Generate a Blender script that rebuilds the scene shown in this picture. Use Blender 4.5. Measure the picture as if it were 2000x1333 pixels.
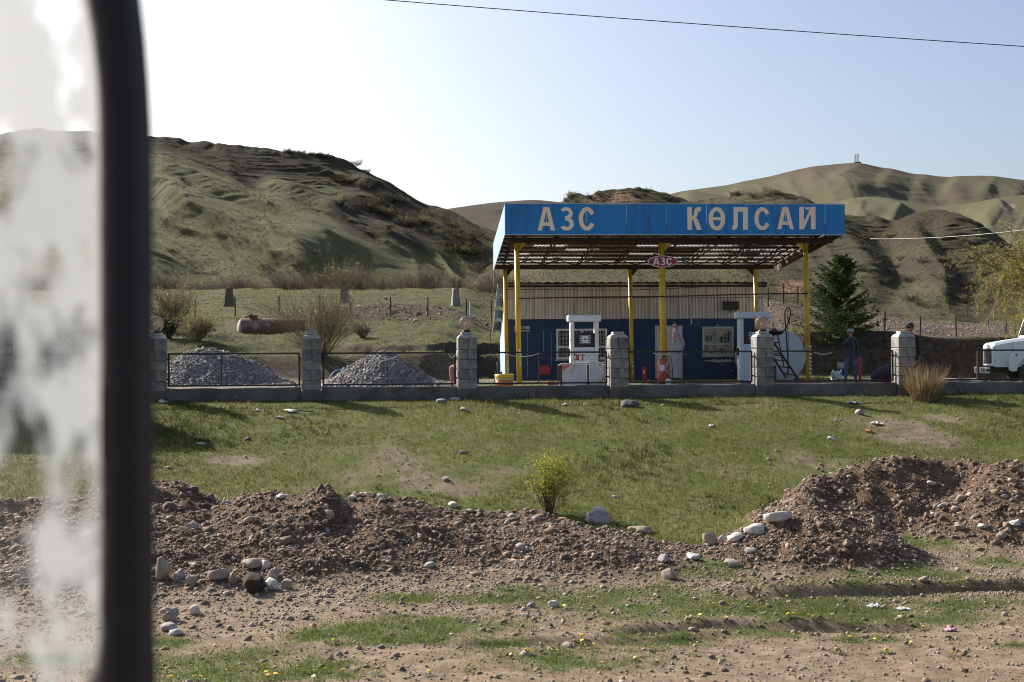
import bpy, math, random
import numpy as np
from mathutils import Vector, Matrix, Euler
random.seed(7)
RNG = np.random.RandomState(11)
SC = bpy.context.scene
for o in list(bpy.data.objects):
    bpy.data.objects.remove(o)
COL = SC.collection
R = math.radians

# ------------------------------------------------------------------ camera
CZ = 2.45                       # eye height above the road verge
F = 2500.0                      # focal length in photo pixels (45 mm on 36 mm)
cam_d = bpy.data.cameras.new('camera')
cam_d.lens = 45.0
cam_d.sensor_width = 36.0
cam_d.clip_start = 0.05
cam_d.clip_end = 8000.0
cam_d.dof.use_dof = True
cam_d.dof.focus_distance = 36.0
cam_d.dof.aperture_fstop = 6.3
cam = bpy.data.objects.new('camera', cam_d)
COL.objects.link(cam)
CAMROT = Matrix.Rotation(R(90.0 + 0.77), 3, 'X') @ Matrix.Rotation(R(-0.3), 3, 'Z')
cam.matrix_world = Matrix.Translation((0, 0, CZ)) @ CAMROT.to_4x4()
SC.camera = cam

# ------------------------------------------------------------------ light
TO_SUN = Vector((-1.12, 1.05, 0.98)).normalized()
SUN_EL = math.asin(TO_SUN.z)
SUN_AZ = math.atan2(TO_SUN.x, TO_SUN.y)
world = bpy.data.worlds.new('World')
SC.world = world
world.use_nodes = True
wn = world.node_tree
for n in list(wn.nodes):
    wn.nodes.remove(n)
sky = wn.nodes.new('ShaderNodeTexSky')
sky.sky_type = 'NISHITA'
sky.sun_disc = False
sky.sun_elevation = SUN_EL
sky.sun_rotation = SUN_AZ
sky.altitude = 1200
sky.air_density = 1.0
sky.dust_density = 8.0
sky.ozone_density = 1.0
bg = wn.nodes.new('ShaderNodeBackground')
bg.inputs['Strength'].default_value = 0.095
wo = wn.nodes.new('ShaderNodeOutputWorld')
wn.links.new(sky.outputs[0], bg.inputs['Color'])
wn.links.new(bg.outputs[0], wo.inputs['Surface'])
sun_d = bpy.data.lights.new('sun', 'SUN')
sun_d.energy = 5.0
sun_d.angle = R(0.5)
sun_d.color = (1.0, 0.94, 0.85)
sun = bpy.data.objects.new('sun', sun_d)
COL.objects.link(sun)
sun.rotation_euler = TO_SUN.to_track_quat('Z', 'Y').to_euler()
sun.location = (-30, 20, 40)
SC.view_settings.view_transform = 'Standard'
SC.view_settings.look = 'None'
SC.view_settings.exposure = 0.84
SC.view_settings.gamma = 1.0
SC.view_settings.use_curve_mapping = False
SC.cycles.use_denoising = True
SC.cycles.max_bounces = 8
SC.cycles.filter_width = 1.0
SC.cycles.transparent_max_bounces = 24

# ------------------------------------------------------------------ helpers
def P(px, py, Y):
    """world point on the sight line of a photo pixel at world distance Y"""
    d = CAMROT @ Vector(((px - 1000.0) / F, (666.5 - py) / F, -1.0))
    k = Y / d.y
    return Vector((d.x * k, Y, CZ + d.z * k))

def vnoise(x, y, seed=0):
    x = np.asarray(x, dtype=np.float64); y = np.asarray(y, dtype=np.float64)
    xi = np.floor(x); yi = np.floor(y)
    fx = x - xi; fy = y - yi
    fx = fx * fx * fx * (fx * (fx * 6 - 15) + 10); fy = fy * fy * fy * (fy * (fy * 6 - 15) + 10)
    xi = xi.astype(np.int64); yi = yi.astype(np.int64)
    def h(a, b):
        k = (a * 374761393 + b * 668265263 + seed * 974711 + 12345) & 0xffffffff
        k = ((k ^ (k >> 13)) * 1274126177) & 0xffffffff
        k = ((k ^ (k >> 16)) * 2246822519) & 0xffffffff
        k = k ^ (k >> 15)
        return (k & 0xffff) / 32767.5 - 1.0
    a = h(xi, yi); b = h(xi + 1, yi); c = h(xi, yi + 1); d = h(xi + 1, yi + 1)
    return (a * (1 - fx) + b * fx) * (1 - fy) + (c * (1 - fx) + d * fx) * fy

def fbm(x, y, octv=4, seed=0, gain=0.5):
    s = 0.0; a = 1.0; t = 0.0
    for i in range(octv):
        s = s + a * vnoise(np.asarray(x) * 2 ** i + 17.3 * i, np.asarray(y) * 2 ** i - 9.1 * i, seed + i)
        t += a; a *= gain
    return s / t

def sm(t):
    t = np.clip(t, 0, 1)
    return t * t * (3 - 2 * t)

def fill_mesh(name, V, faces):
    """faces: list of int arrays (n,k)"""
    V = np.asarray(V, dtype=np.float32)
    me = bpy.data.meshes.new(name)
    me.vertices.add(len(V))
    me.vertices.foreach_set('co', V.ravel())
    faces = [np.asarray(f, dtype=np.int32) for f in faces if len(f)]
    nl = sum(f.size for f in faces); npoly = sum(len(f) for f in faces)
    me.loops.add(nl); me.polygons.add(npoly)
    me.loops.foreach_set('vertex_index', np.concatenate([f.ravel() for f in faces]))
    st = []; k = 0
    for f in faces:
        st.append(k + np.arange(len(f)) * f.shape[1]); k += f.size
    me.polygons.foreach_set('loop_start', np.concatenate(st).astype(np.int32))
    me.update(calc_edges=True)
    return me

def link(name, me, mat=None, parent=None, smooth=False, loc=None):
    o = bpy.data.objects.new(name, me)
    COL.objects.link(o)
    if mat is not None and not me.materials:
        for m in (mat if isinstance(mat, (list, tuple)) else [mat]):
            me.materials.append(m)
    if smooth:
        me.polygons.foreach_set('use_smooth', np.ones(len(me.polygons), dtype=bool))
    if parent is not None:
        o.parent = parent
    if loc is not None:
        o.location = loc
    return o

def set_attr(me, name, vals):
    a = me.attributes.new(name, 'FLOAT', 'POINT')
    a.data.foreach_set('value', np.asarray(vals, dtype=np.float32))

class MB:
    def __init__(s):
        s.v = []; s.f = []; s.mi = []; s.cur = 0
    def add(s, vs, fs):
        k = len(s.v)
        s.v.extend([tuple(v) for v in vs])
        for f in fs:
            s.f.append([i + k for i in f]); s.mi.append(s.cur)
        return s
    def box(s, c, d, rot=None, taper=1.0):
        x, y, z = d[0] / 2, d[1] / 2, d[2] / 2
        vs = [Vector((sx * x * (taper if sz > 0 else 1), sy * y * (taper if sz > 0 else 1), sz * z)) for sz in (-1, 1) for sy in (-1, 1) for sx in (-1, 1)]
        if rot is not None:
            m = Euler(rot).to_matrix()
            vs = [m @ v for v in vs]
        c = Vector(c)
        return s.add([v + c for v in vs], [(0, 2, 3, 1), (4, 5, 7, 6), (0, 1, 5, 4), (2, 6, 7, 3), (0, 4, 6, 2), (1, 3, 7, 5)])
    def span(s, a, b):
        return s.box([(a[i] + b[i]) / 2 for i in range(3)], [abs(b[i] - a[i]) for i in range(3)])
    def bbox(s, c, d, bev=0.01, rot=None):
        """box with chamfered edges"""
        x, y, z = d[0] / 2, d[1] / 2, d[2] / 2
        b = min(bev, x * .9, y * .9, z * .9)
        vs = []; idx = {}
        for sx in (-1, 1):
            for sy in (-1, 1):
                for sz in (-1, 1):
                    for ax in range(3):
                        p = [sx * x, sy * y, sz * z]
                        for j in range(3):
                            if j != ax: p[j] -= (sx, sy, sz)[j] * b
                        idx[(sx, sy, sz, ax)] = len(vs); vs.append(Vector(p))
        fs = []
        for ax in range(3):
            a, c_ = [j for j in range(3) if j != ax]
            for sg in (-1, 1):
                q = []
                for sa, sc in ((-1, -1), (1, -1), (1, 1), (-1, 1)):
                    k = [0, 0, 0]; k[ax] = sg; k[a] = sa; k[c_] = sc
                    q.append(idx[(k[0], k[1], k[2], ax)])
                flip = (sg > 0) ^ (ax == 1)
                fs.append(q if flip else q[::-1])
        for ax in range(3):
            a, c_ = [j for j in range(3) if j != ax]
            for sa in (-1, 1):
                for sc in (-1, 1):
                    k0 = [0, 0, 0]; k1 = [0, 0, 0]
                    k0[ax] = -1; k1[ax] = 1
                    for k in (k0, k1): k[a] = sa; k[c_] = sc
                    q = [idx[tuple(k0) + (a,)], idx[tuple(k1) + (a,)], idx[tuple(k1) + (c_,)], idx[tuple(k0) + (c_,)]]
                    fs.append(q)
        for sx in (-1, 1):
            for sy in (-1, 1):
                for sz in (-1, 1):
                    fs.append([idx[(sx, sy, sz, i)] for i in range(3)])
        if rot is not None:
            m = Euler(rot).to_matrix(); vs = [m @ v for v in vs]
        c = Vector(c)
        return s.add([v + c for v in vs], fs)
    def tube(s, pts, r, n=8, cap=True):
        pts = [Vector(p) for p in pts]
        rs = r if isinstance(r, (list, tuple)) else [r] * len(pts)
        vs = []; fs = []
        up = None
        for i, p in enumerate(pts):
            t = (pts[min(i + 1, len(pts) - 1)] - pts[max(i - 1, 0)]).normalized()
            if up is None:
                up = Vector((0, 0, 1)) if abs(t.z) < .9 else Vector((1, 0, 0))
            a = t.cross(up)
            if a.length < 1e-4: a = t.cross(Vector((1, 0.3, 0)))
            a.normalize(); b = a.cross(t).normalized(); up = b
            for k in range(n):
                w = 2 * math.pi * k / n
                vs.append(p + a * (rs[i] * math.cos(w)) + b * (rs[i] * math.sin(w)))
        for i in range(len(pts) - 1):
            for k in range(n):
                fs.append((i * n + k, i * n + (k + 1) % n, (i + 1) * n + (k + 1) % n, (i + 1) * n + k))
        if cap:
            fs.append(tuple(range(n))[::-1]); fs.append(tuple((len(pts) - 1) * n + k for k in range(n)))
        return s.add(vs, fs)
    def lathe(s, prof, n=20, c=(0, 0, 0), axis='Z'):
        """prof: list of (radius, height)"""
        vs = []; fs = []
        c = Vector(c)
        for r, h in prof:
            for k in range(n):
                w = 2 * math.pi * k / n
                a, b = r * math.cos(w), r * math.sin(w)
                v = Vector((a, b, h)) if axis == 'Z' else (Vector((h, a, b)) if axis == 'X' else Vector((b, h, a)))
                vs.append(v + c)
        for i in range(len(prof) - 1):
            for k in range(n):
                fs.append((i * n + k, i * n + (k + 1) % n, (i + 1) * n + (k + 1) % n, (i + 1) * n + k))
        if prof[0][0] > 1e-4: fs.append(tuple(range(n))[::-1])
        if prof[-1][0] > 1e-4: fs.append(tuple((len(prof) - 1) * n + k for k in range(n)))
        return s.add(vs, fs)
    def prism(s, poly, y0, y1):
        """poly in (x,z), pushed along y"""
        n = len(poly)
        vs = [(x, y0, z) for x, z in poly] + [(x, y1, z) for x, z in poly]
        fs = [tuple(range(n)), tuple(range(2 * n - 1, n - 1, -1))] + [(i, i + n, (i + 1) % n + n, (i + 1) % n) for i in range(n)]
        return s.add(vs, fs)
    def ball(s, c, r, n=14, m=9, sc=(1, 1, 1)):
        prof = [(max(1e-5, math.sin(math.pi * i / m)) * r, -math.cos(math.pi * i / m) * r) for i in range(m + 1)]
        k = len(s.v); s.lathe(prof, n, (0, 0, 0))
        for i in range(k, len(s.v)):
            v = s.v[i]; s.v[i] = (v[0] * sc[0] + c[0], v[1] * sc[1] + c[1], v[2] * sc[2] + c[2])
        return s
    def mesh(s, name):
        me = bpy.data.meshes.new(name)
        me.from_pydata(s.v, [], s.f)
        me.update()
        return me
    def build(s, name, mat, parent=None, smooth=False, loc=None):
        me = s.mesh(name)
        o = link(name, me, mat, parent, smooth, loc)
        if isinstance(mat, (list, tuple)):
            me.polygons.foreach_set('material_index', np.array(s.mi, dtype=np.int32))
        return o

def fixn(o):
    import bmesh
    bm = bmesh.new(); bm.from_mesh(o.data)
    bmesh.ops.recalc_face_normals(bm, faces=bm.faces)
    bm.to_mesh(o.data); bm.free()
    return o

def tag(o, label=None, cat=None, group=None, kind=None):
    if label: o['label'] = label
    if cat: o['category'] = cat
    if group: o['group'] = group
    if kind: o['kind'] = kind
    return o

def thing(name, label, cat, loc=(0, 0, 0), rz=0.0, group=None):
    o = bpy.data.objects.new(name, None)
    o.empty_display_size = 0.2
    COL.objects.link(o)
    o.location = loc; o.rotation_euler = (0, 0, rz)
    return tag(o, label, cat, group)

def copy_tree(o, parent=None):
    c = o.copy(); COL.objects.link(c)
    if parent is not None: c.parent = parent
    for ch in [x for x in KIDS.get(o.name, [])]:
        copy_tree(ch, c)
    return c
KIDS = {}
def remember(root):
    KIDS[root.name] = [x for x in bpy.data.objects if x.parent == root]
    for k in KIDS[root.name]: remember(k)

def segs(P0, P1, r0, r1, n=3):
    """vectorised thin tapered prisms -> V, F"""
    P0 = np.asarray(P0, float); P1 = np.asarray(P1, float)
    N = len(P0); d = P1 - P0; L = np.linalg.norm(d, axis=1, keepdims=True) + 1e-9; d = d / L
    up = np.where(np.abs(d[:, 2:3]) < .9, np.array([[0, 0, 1.0]]), np.array([[1.0, 0, 0]]))
    a = np.cross(d, up); a /= np.linalg.norm(a, axis=1, keepdims=True) + 1e-9
    b = np.cross(a, d)
    r0 = np.broadcast_to(np.asarray(r0, float), (N,))[:, None]; r1 = np.broadcast_to(np.asarray(r1, float), (N,))[:, None]
    V = np.zeros((N, 2 * n, 3))
    for k in range(n):
        w = 2 * math.pi * k / n
        o = a * math.cos(w) + b * math.sin(w)
        V[:, k] = P0 + o * r0; V[:, n + k] = P1 + o * r1
    base = (np.arange(N) * 2 * n)[:, None]
    F = [base + np.array([[k, (k + 1) % n, n + (k + 1) % n, n + k]]) for k in range(n)]
    return V.reshape(-1, 3), np.concatenate(F).astype(np.int32)

def leaf_quads(C, size, rng, elong=1.6, up=0.0):
    C = np.asarray(C, float); N = len(C)
    a = rng.normal(size=(N, 3)); a[:, 2] += up; a /= np.linalg.norm(a, axis=1, keepdims=True)
    b = np.cross(a, rng.normal(size=(N, 3))); b /= np.linalg.norm(b, axis=1, keepdims=True) + 1e-9
    s = np.broadcast_to(np.asarray(size, float), (N,))[:, None]
    V = np.stack([C, C + a * s * elong * .5 + b * s * .5, C + a * s * elong, C + a * s * elong * .5 - b * s * .5], 1)
    Fq = (np.arange(N) * 4)[:, None] + np.array([[0, 1, 2, 3]])
    return V.reshape(-1, 3), Fq.astype(np.int32)

def join(parts):
    V = []; FS = {}
    k = 0
    for v, f in parts:
        V.append(v); FS.setdefault(f.shape[1], []).append(f + k); k += len(v)
    return np.concatenate(V), [np.concatenate(x) for x in FS.values()]

# ------------------------------------------------------------------ materials
def new_mat(name):
    m = bpy.data.materials.new(name); m.use_nodes = True
    nt = m.node_tree
    b = nt.nodes['Principled BSDF']
    return m, nt, b

def N(nt, t, **kw):
    n = nt.nodes.new(t)
    for k, v in kw.items():
        setattr(n, k, v)
    return n

def mixc(nt, fac, a, b, mode='MIX'):
    m = N(nt, 'ShaderNodeMix', data_type='RGBA', blend_type=mode)
    for s, v in ((0, fac), (6, a), (7, b)):
        if hasattr(v, 'links') or hasattr(v, 'is_linked'):
            nt.links.new(v, m.inputs[s])
        elif isinstance(v, (int, float)):
            m.inputs[s].default_value = v
        else:
            m.inputs[s].default_value = (*v, 1.0) if len(v) == 3 else v
    return m.outputs[2]

def noise(nt, scale, detail=4, rough=.55, vec=None, dim='3D'):
    n = N(nt, 'ShaderNodeTexNoise'); n.inputs['Scale'].default_value = scale
    n.inputs['Detail'].default_value = detail; n.inputs['Roughness'].default_value = rough
    if vec is not None: nt.links.new(vec, n.inputs['Vector'])
    return n.outputs['Fac']

def ramp(nt, fac, stops):
    r = N(nt, 'ShaderNodeValToRGB')
    e = r.color_ramp.elements
    while len(e) < len(stops): e.new(.5)
    for i, (p, c) in enumerate(stops):
        e[i].position = p; e[i].color = (*c, 1.0) if not isinstance(c, float) else (c, c, c, 1)
    nt.links.new(fac, r.inputs[0])
    return r.outputs[0]

def objvec(nt, geo=False, scale=None):
    if geo:
        o = N(nt, 'ShaderNodeNewGeometry').outputs['Position']
    else:
        o = N(nt, 'ShaderNodeTexCoord').outputs['Object']
    if scale is not None:
        mp = N(nt, 'ShaderNodeMapping'); mp.inputs['Scale'].default_value = scale
        nt.links.new(o, mp.inputs['Vector']); o = mp.outputs[0]
    return o

def bump(nt, b, h, strength=.4, dist=.02):
    bp = N(nt, 'ShaderNodeBump'); bp.inputs['Strength'].default_value = strength; bp.inputs['Distance'].default_value = dist
    nt.links.new(h, bp.inputs['Height']); nt.links.new(bp.outputs[0], b.inputs['Normal'])

def simple(name, col, rough=.6, metal=0.0, var=.18, scale=6.0, bmp=0.0, dirt=None, dirt_amt=.35, dirt_scale=2.5, spec=None, stretch=None):
    """base colour with tonal variation, stains with their own shape, and relief"""
    m, nt, b = new_mat(name)
    v = objvec(nt, scale=stretch)
    n1 = noise(nt, scale, 5, .6, v)
    lo = tuple(c * (1 - var) for c in col); hi = tuple(min(1, c * (1 + var)) for c in col)
    c = ramp(nt, n1, [(.3, lo), (.7, hi)])
    if dirt is not None:
        n2 = noise(nt, dirt_scale, 6, .65, v)
        f = ramp(nt, n2, [(.62 - dirt_amt * .35, 0.0), (.72 - dirt_amt * .2, 1.0)])
        c = mixc(nt, f, c, dirt)
    nt.links.new(c, b.inputs['Base Color'])
    b.inputs['Roughness'].default_value = rough; b.inputs['Metallic'].default_value = metal
    if spec is not None: b.inputs['Specular IOR Level'].default_value = spec
    if bmp > 0:
        n3 = noise(nt, scale * 5, 4, .6, v)
        bump(nt, b, n3, bmp, .01)
    return m

def foliage(name, stops, transl=.35, rough=.6):
    m, nt, b = new_mat(name)
    g = N(nt, 'ShaderNodeNewGeometry')
    c = ramp(nt, g.outputs['Random Per Island'], stops)
    nt.links.new(c, b.inputs['Base Color']); b.inputs['Roughness'].default_value = rough
    b.inputs['Specular IOR Level'].default_value = .25
    t = N(nt, 'ShaderNodeBsdfTranslucent'); nt.links.new(c, t.inputs['Color'])
    mx = N(nt, 'ShaderNodeMixShader'); mx.inputs[0].default_value = transl
    nt.links.new(b.outputs[0], mx.inputs[1]); nt.links.new(t.outputs[0], mx.inputs[2])
    nt.links.new(mx.outputs[0], nt.nodes['Material Output'].inputs['Surface'])
    return m

M = {}
M['yellow'] = simple('yellow_paint', (.62, .40, .025), .45, var=.12, scale=3, dirt=(.30, .17, .03), dirt_amt=.25, dirt_scale=5, stretch=(1, 1, .4))
M['blue_panel'] = simple('blue_fascia_paint', (.004, .20, .53), .55, var=.07, scale=1.2, dirt=(.018, .12, .31), dirt_amt=.32, dirt_scale=1.6, stretch=(2, 1, .3))
M['pale_panel'] = simple('pale_blue_panel', (.30, .42, .57), .45, var=.06, scale=2)
M['cream'] = simple('cream_letter_paint', (.92, .70, .51), .6, var=.05, scale=3)
M['white'] = simple('white_paint', (.72, .73, .74), .4, var=.06, scale=3, dirt=(.42, .40, .36), dirt_amt=.2, dirt_scale=4)
M['white_board'] = simple('stained_white_board', (.62, .62, .60), .6, var=.1, scale=3, dirt=(.33, .27, .2), dirt_amt=.35, dirt_scale=3)
M['grey_blue'] = simple('grey_blue_shade_tone', (.50, .56, .62), .45, var=.06, scale=3)  # keypad colour, and the second pump's white with shade put in
M['dark_steel'] = simple('dark_brown_steel', (.022, .015, .013), .6, var=.3, scale=9, dirt=(.07, .03, .018), dirt_amt=.3, dirt_scale=7)
M['rust_steel'] = simple('rusty_brown_steel', (.055, .026, .017), .75, var=.35, scale=8, dirt=(.12, .045, .02), dirt_amt=.4, dirt_scale=5)
M['slate_sheet'] = simple('slate_grey_sheet', (.19, .215, .24), .6, var=.15, scale=4)
M['roof_sheet'] = simple('grey_corrugated_roofing', (.085, .072, .064), .8, var=.2, scale=4, dirt=(.075, .045, .03), dirt_amt=.5, dirt_scale=2.5)
M['roof_rust'] = simple('rusty_corrugated_roofing', (.095, .038, .02), .8, var=.3, scale=4, dirt=(.13, .055, .03), dirt_amt=.5, dirt_scale=3)
M['siding'] = simple('weathered_metal_siding', (.63, .60, .56), .5, .0, var=.1, scale=1.6, dirt=(.48, .43, .37), dirt_amt=.35, dirt_scale=1.3, stretch=(3, 1, .5))
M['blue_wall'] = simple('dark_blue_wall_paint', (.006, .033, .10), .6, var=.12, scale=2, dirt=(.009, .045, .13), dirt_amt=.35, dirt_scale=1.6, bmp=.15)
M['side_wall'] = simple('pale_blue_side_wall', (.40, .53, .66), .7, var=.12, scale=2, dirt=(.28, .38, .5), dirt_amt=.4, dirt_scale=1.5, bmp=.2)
M['bare_plaster'] = simple('bare_plaster', (.48, .47, .45), .9, var=.15, scale=9, bmp=.3)
M['block'] = simple('grey_concrete_block', (.27, .26, .245), .95, var=.18, scale=7, dirt=(.15, .14, .13), dirt_amt=.5, dirt_scale=4, bmp=.7)
def vary(m, lo, hi):
    """a tone of its own for each object that shares the material"""
    nt = m.node_tree; b = nt.nodes['Principled BSDF']; src = b.inputs['Base Color'].links[0].from_socket
    r_ = N(nt, 'ShaderNodeObjectInfo').outputs['Random']
    nt.links.new(mixc(nt, 1.0, src, ramp(nt, r_, [(0, (lo, lo, lo)), (1, (hi, hi * .98, hi * .95))]), 'MULTIPLY'), b.inputs['Base Color'])
vary(M['block'], .72, 1.22)
vary(M['blue_panel'], .92, 1.06)
vary(M['siding'], .86, 1.06)
M['mortar'] = simple('dark_mortar', (.16, .15, .14), .95, var=.2, scale=10, bmp=.6)
M['concrete'] = simple('poured_concrete', (.15, .14, .125), .95, var=.2, scale=3, dirt=(.09, .082, .07), dirt_amt=.5, dirt_scale=1.6, bmp=.6)
M['cap'] = simple('pale_concrete_cap', (.45, .43, .40), .9, var=.14, scale=8, dirt=(.28, .26, .23), dirt_amt=.35, dirt_scale=4, bmp=.4)
M['black'] = simple('black_plastic', (.012, .012, .013), .5, var=.2, scale=5)
M['rubber'] = simple('black_rubber', (.010, .010, .013), .75, var=.3, scale=30, bmp=.1)
M['gasket'] = simple('brown_grey_gasket_reflection', (.36, .31, .265), .7, var=.3, scale=25, dirt=(.09, .065, .05), dirt_amt=.4, dirt_scale=12)  # reflected light on the bevel is put into this lighter brown-grey
M['red'] = simple('red_paint', (.42, .022, .03), .45, var=.1, scale=4)
M['sign_red'] = simple('dark_red_sign_enamel', (.30, .012, .028), .4, var=.06, scale=4)
M['extinguisher'] = simple('faded_red_cylinder_paint', (.40, .075, .045), .45, var=.12, scale=4, dirt=(.3, .12, .08), dirt_amt=.2)
M['pink_ext'] = simple('sun_bleached_pink_cylinder_paint', (.50, .29, .33), .5, var=.12, scale=4)
M['orange'] = simple('orange_plastic', (.62, .15, .05), .5, var=.1, scale=4)
M['yellow_pl'] = simple('yellow_plastic', (.70, .42, .02), .5, var=.1, scale=4)
M['green_pl'] = simple('green_plastic', (.012, .075, .05), .45, var=.2, scale=4)
M['green_mt'] = simple('green_paint', (.03, .22, .11), .5, var=.15, scale=4)
M['tank_white'] = simple('pale_tank_paint', (.47, .49, .52), .5, var=.06, scale=2, dirt=(.38, .39, .40), dirt_amt=.3, dirt_scale=2)
M['tank_rust'] = simple('rusted_tank_steel', (.16, .075, .045), .8, var=.3, scale=3, dirt=(.36, .27, .21), dirt_amt=.28, dirt_scale=2.2)
M['tank_end'] = simple('chalky_tank_end', (.45, .40, .35), .85, var=.2, scale=4, dirt=(.25, .15, .1), dirt_amt=.3, dirt_scale=3)
M['mesh_wire'] = simple('dull_mesh_wire', (.05, .045, .04), 1.0, spec=0.0)
M['hose'] = simple('black_hose_rubber', (.016, .012, .011), .55, var=.2, scale=20)
M['rope'] = simple('white_rope', (.62, .60, .56), .8, var=.1, scale=30)
M['cable'] = simple('dark_cable', (.02, .02, .022), .6, var=.2, scale=10)
M['pale_cable'] = simple('pale_cable', (.55, .54, .52), .6, var=.1, scale=10)
M['blue_hose'] = simple('blue_hose_plastic', (.03, .13, .42), .5, var=.15, scale=10)
M['glass_dark'] = simple('dark_window_glass', (.02, .022, .025), .08, var=.2, scale=2)
M['skin'] = simple('sunburnt_skin', (.36, .17, .115), .55, var=.1, scale=20)
M['jeans'] = simple('blue_denim', (.058, .10, .19), .85, var=.3, scale=9)
M['jacket'] = simple('dark_slate_jacket_cloth', (.036, .047, .070), .85, var=.25, scale=9)
M['black_cloth'] = simple('black_cloth', (.010, .010, .012), .9, var=.25, scale=9)
M['grey_cap'] = simple('grey_wool_cap', (.33, .34, .34), .9, var=.2, scale=30, bmp=.3)
M['pink_cloth'] = simple('dusty_pink_cloth', (.47, .20, .20), .9, var=.16, scale=12)
M['purple'] = simple('dark_purple_cloth', (.030, .014, .040), .85, var=.3, scale=9)
M['shoe'] = simple('black_shoe_leather', (.012, .011, .010), .5)
M['hair'] = simple('grey_hair', (.12, .11, .10), .8)
M['eye'] = simple('dark_eye', (.02, .015, .012), .3)
M['truck'] = simple('white_truck_enamel', (.62, .68, .72), .3, var=.04, scale=2, dirt=(.45, .46, .45), dirt_amt=.15, dirt_scale=3)
M['chrome'] = simple('dull_bumper_metal', (.50, .52, .54), .4, .3, var=.1, scale=4)
M['tyre'] = simple('dusty_tyre_rubber', (.045, .040, .036), .85, var=.25, scale=6, bmp=.3)
M['rim'] = simple('grey_wheel_rim', (.33, .30, .28), .6, var=.15, scale=5)
M['lens_red'] = simple('red_lamp_lens', (.45, .02, .015), .2)
M['lens'] = simple('headlamp_glass', (.55, .56, .55), .1)
M['brick'] = simple('broken_red_brick', (.42, .13, .06), .9, var=.2, scale=9, bmp=.4)
M['paper'] = simple('white_litter', (.75, .74, .72), .7, var=.06, scale=9)
M['straw'] = foliage('dry_straw', [(0, (.26, .175, .085)), (.5, (.48, .35, .19)), (1, (.62, .49, .30))], .3)
M['bark'] = simple('brown_bark', (.09, .065, .045), .9, var=.3, scale=9, stretch=(1, 1, .3), bmp=.6)
M['weather_wood'] = simple('weathered_wood', (.11, .09, .075), .9, var=.3, scale=9, stretch=(2, 2, .3), bmp=.6)
M['galv'] = simple('galvanised_pipe', (.52, .53, .54), .45, .2, var=.08, scale=5)
M['amber_cap'] = simple('amber_lamp_lens', (.6, .3, .03), .2)
M['lattice'] = simple('grey_lattice_steel', (.12, .12, .13), .6)
M['mast'] = simple('pale_mast_steel', (.32, .32, .33), .6)

# dirty glass globe of the pillar lamps
m, nt, b = new_mat('smoked_glass_globe')
tr = N(nt, 'ShaderNodeBsdfTransparent'); tr.inputs['Color'].default_value = (.62, .60, .60, 1)
b.inputs['Base Color'].default_value = (.16, .145, .14, 1); b.inputs['Roughness'].default_value = .06
lw = N(nt, 'ShaderNodeLayerWeight'); lw.inputs['Blend'].default_value = .55
rp = ramp(nt, lw.outputs['Facing'], [(0, .10), (.6, .25), (1, .7)])
mx = N(nt, 'ShaderNodeMixShader')
tl = N(nt, 'ShaderNodeBsdfTranslucent'); tl.inputs['Color'].default_value = (.30, .245, .20, 1)
m0 = N(nt, 'ShaderNodeMixShader'); m0.inputs[0].default_value = .30; nt.links.new(tr.outputs[0], m0.inputs[1]); nt.links.new(tl.outputs[0], m0.inputs[2])
nt.links.new(rp, mx.inputs[0]); nt.links.new(m0.outputs[0], mx.inputs[1]); nt.links.new(b.outputs[0], mx.inputs[2])
nt.links.new(mx.outputs[0], nt.nodes['Material Output'].inputs['Surface'])
M['globe'] = m
M['bulb'] = simple('frosted_bulb', (.8, .72, .6), .3)

# stones: grey to tan, one tone per stone
def stone_mat(name, lo, hi, per='Object'):
    m, nt, b = new_mat(name)
    if per == 'Object':
        rnd = N(nt, 'ShaderNodeObjectInfo').outputs['Random']
    else:
        rnd = N(nt, 'ShaderNodeNewGeometry').outputs['Random Per Island']
    mid = tuple((a + c) / 2 * k for a, c, k in zip(lo, hi, (1.0, .99, 1.04)))
    c = ramp(nt, rnd, [(0, lo), (.45, mid), (.75, hi), (.93, hi), (1, (.40, .375, .34))])
    v = objvec(nt)
    n1 = noise(nt, 9, 6, .65, v)
    c2 = mixc(nt, 1.0, c, ramp(nt, n1, [(.3, (.72, .70, .67)), (.7, (1.12, 1.1, 1.08))]), 'MULTIPLY')
    nt.links.new(c2, b.inputs['Base Color']); b.inputs['Roughness'].default_value = .85
    bump(nt, b, noise(nt, 28, 5, .6, v), .5, .01)
    return m
M['stone'] = stone_mat('river_stone', (.19, .145, .105), (.42, .34, .262))
M['pebble'] = stone_mat('mixed_pebbles', (.13, .088, .06), (.34, .255, .185), 'Island')
M['gravel'] = stone_mat('crushed_gravel', (.105, .098, .094), (.335, .318, .30), 'Island')
M['rubble'] = stone_mat('pale_rubble', (.16, .122, .09), (.36, .285, .22), 'Island')
M['white_stone'] = simple('pale_boulder', (.56, .52, .47), .85, var=.16, scale=5, dirt=(.36, .31, .26), dirt_amt=.3, dirt_scale=3, bmp=.4)
M['grey_stone'] = simple('grey_boulder', (.36, .33, .315), .85, var=.25, scale=6, dirt=(.20, .17, .16), dirt_amt=.4, dirt_scale=3, bmp=.5)
M['tan_stone'] = simple('tan_boulder', (.36, .29, .225), .85, var=.2, scale=6, dirt=(.25, .18, .13), dirt_amt=.4, dirt_scale=3, bmp=.5)
M['dark_stone'] = simple('dark_boulder', (.10, .09, .10), .85, var=.25, scale=6, bmp=.5)
M['clod'] = simple('dark_turf_clod', (.055, .036, .022), 1.0, var=.4, scale=12, bmp=1.0)
M['lap_light'] = foliage('pale_lap_light_sheet', [(0, (.42, .43, .43)), (1, (.58, .59, .58))], .75, .5)  # translucent sheet added to brighten the laps of the canopy roof
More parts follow.
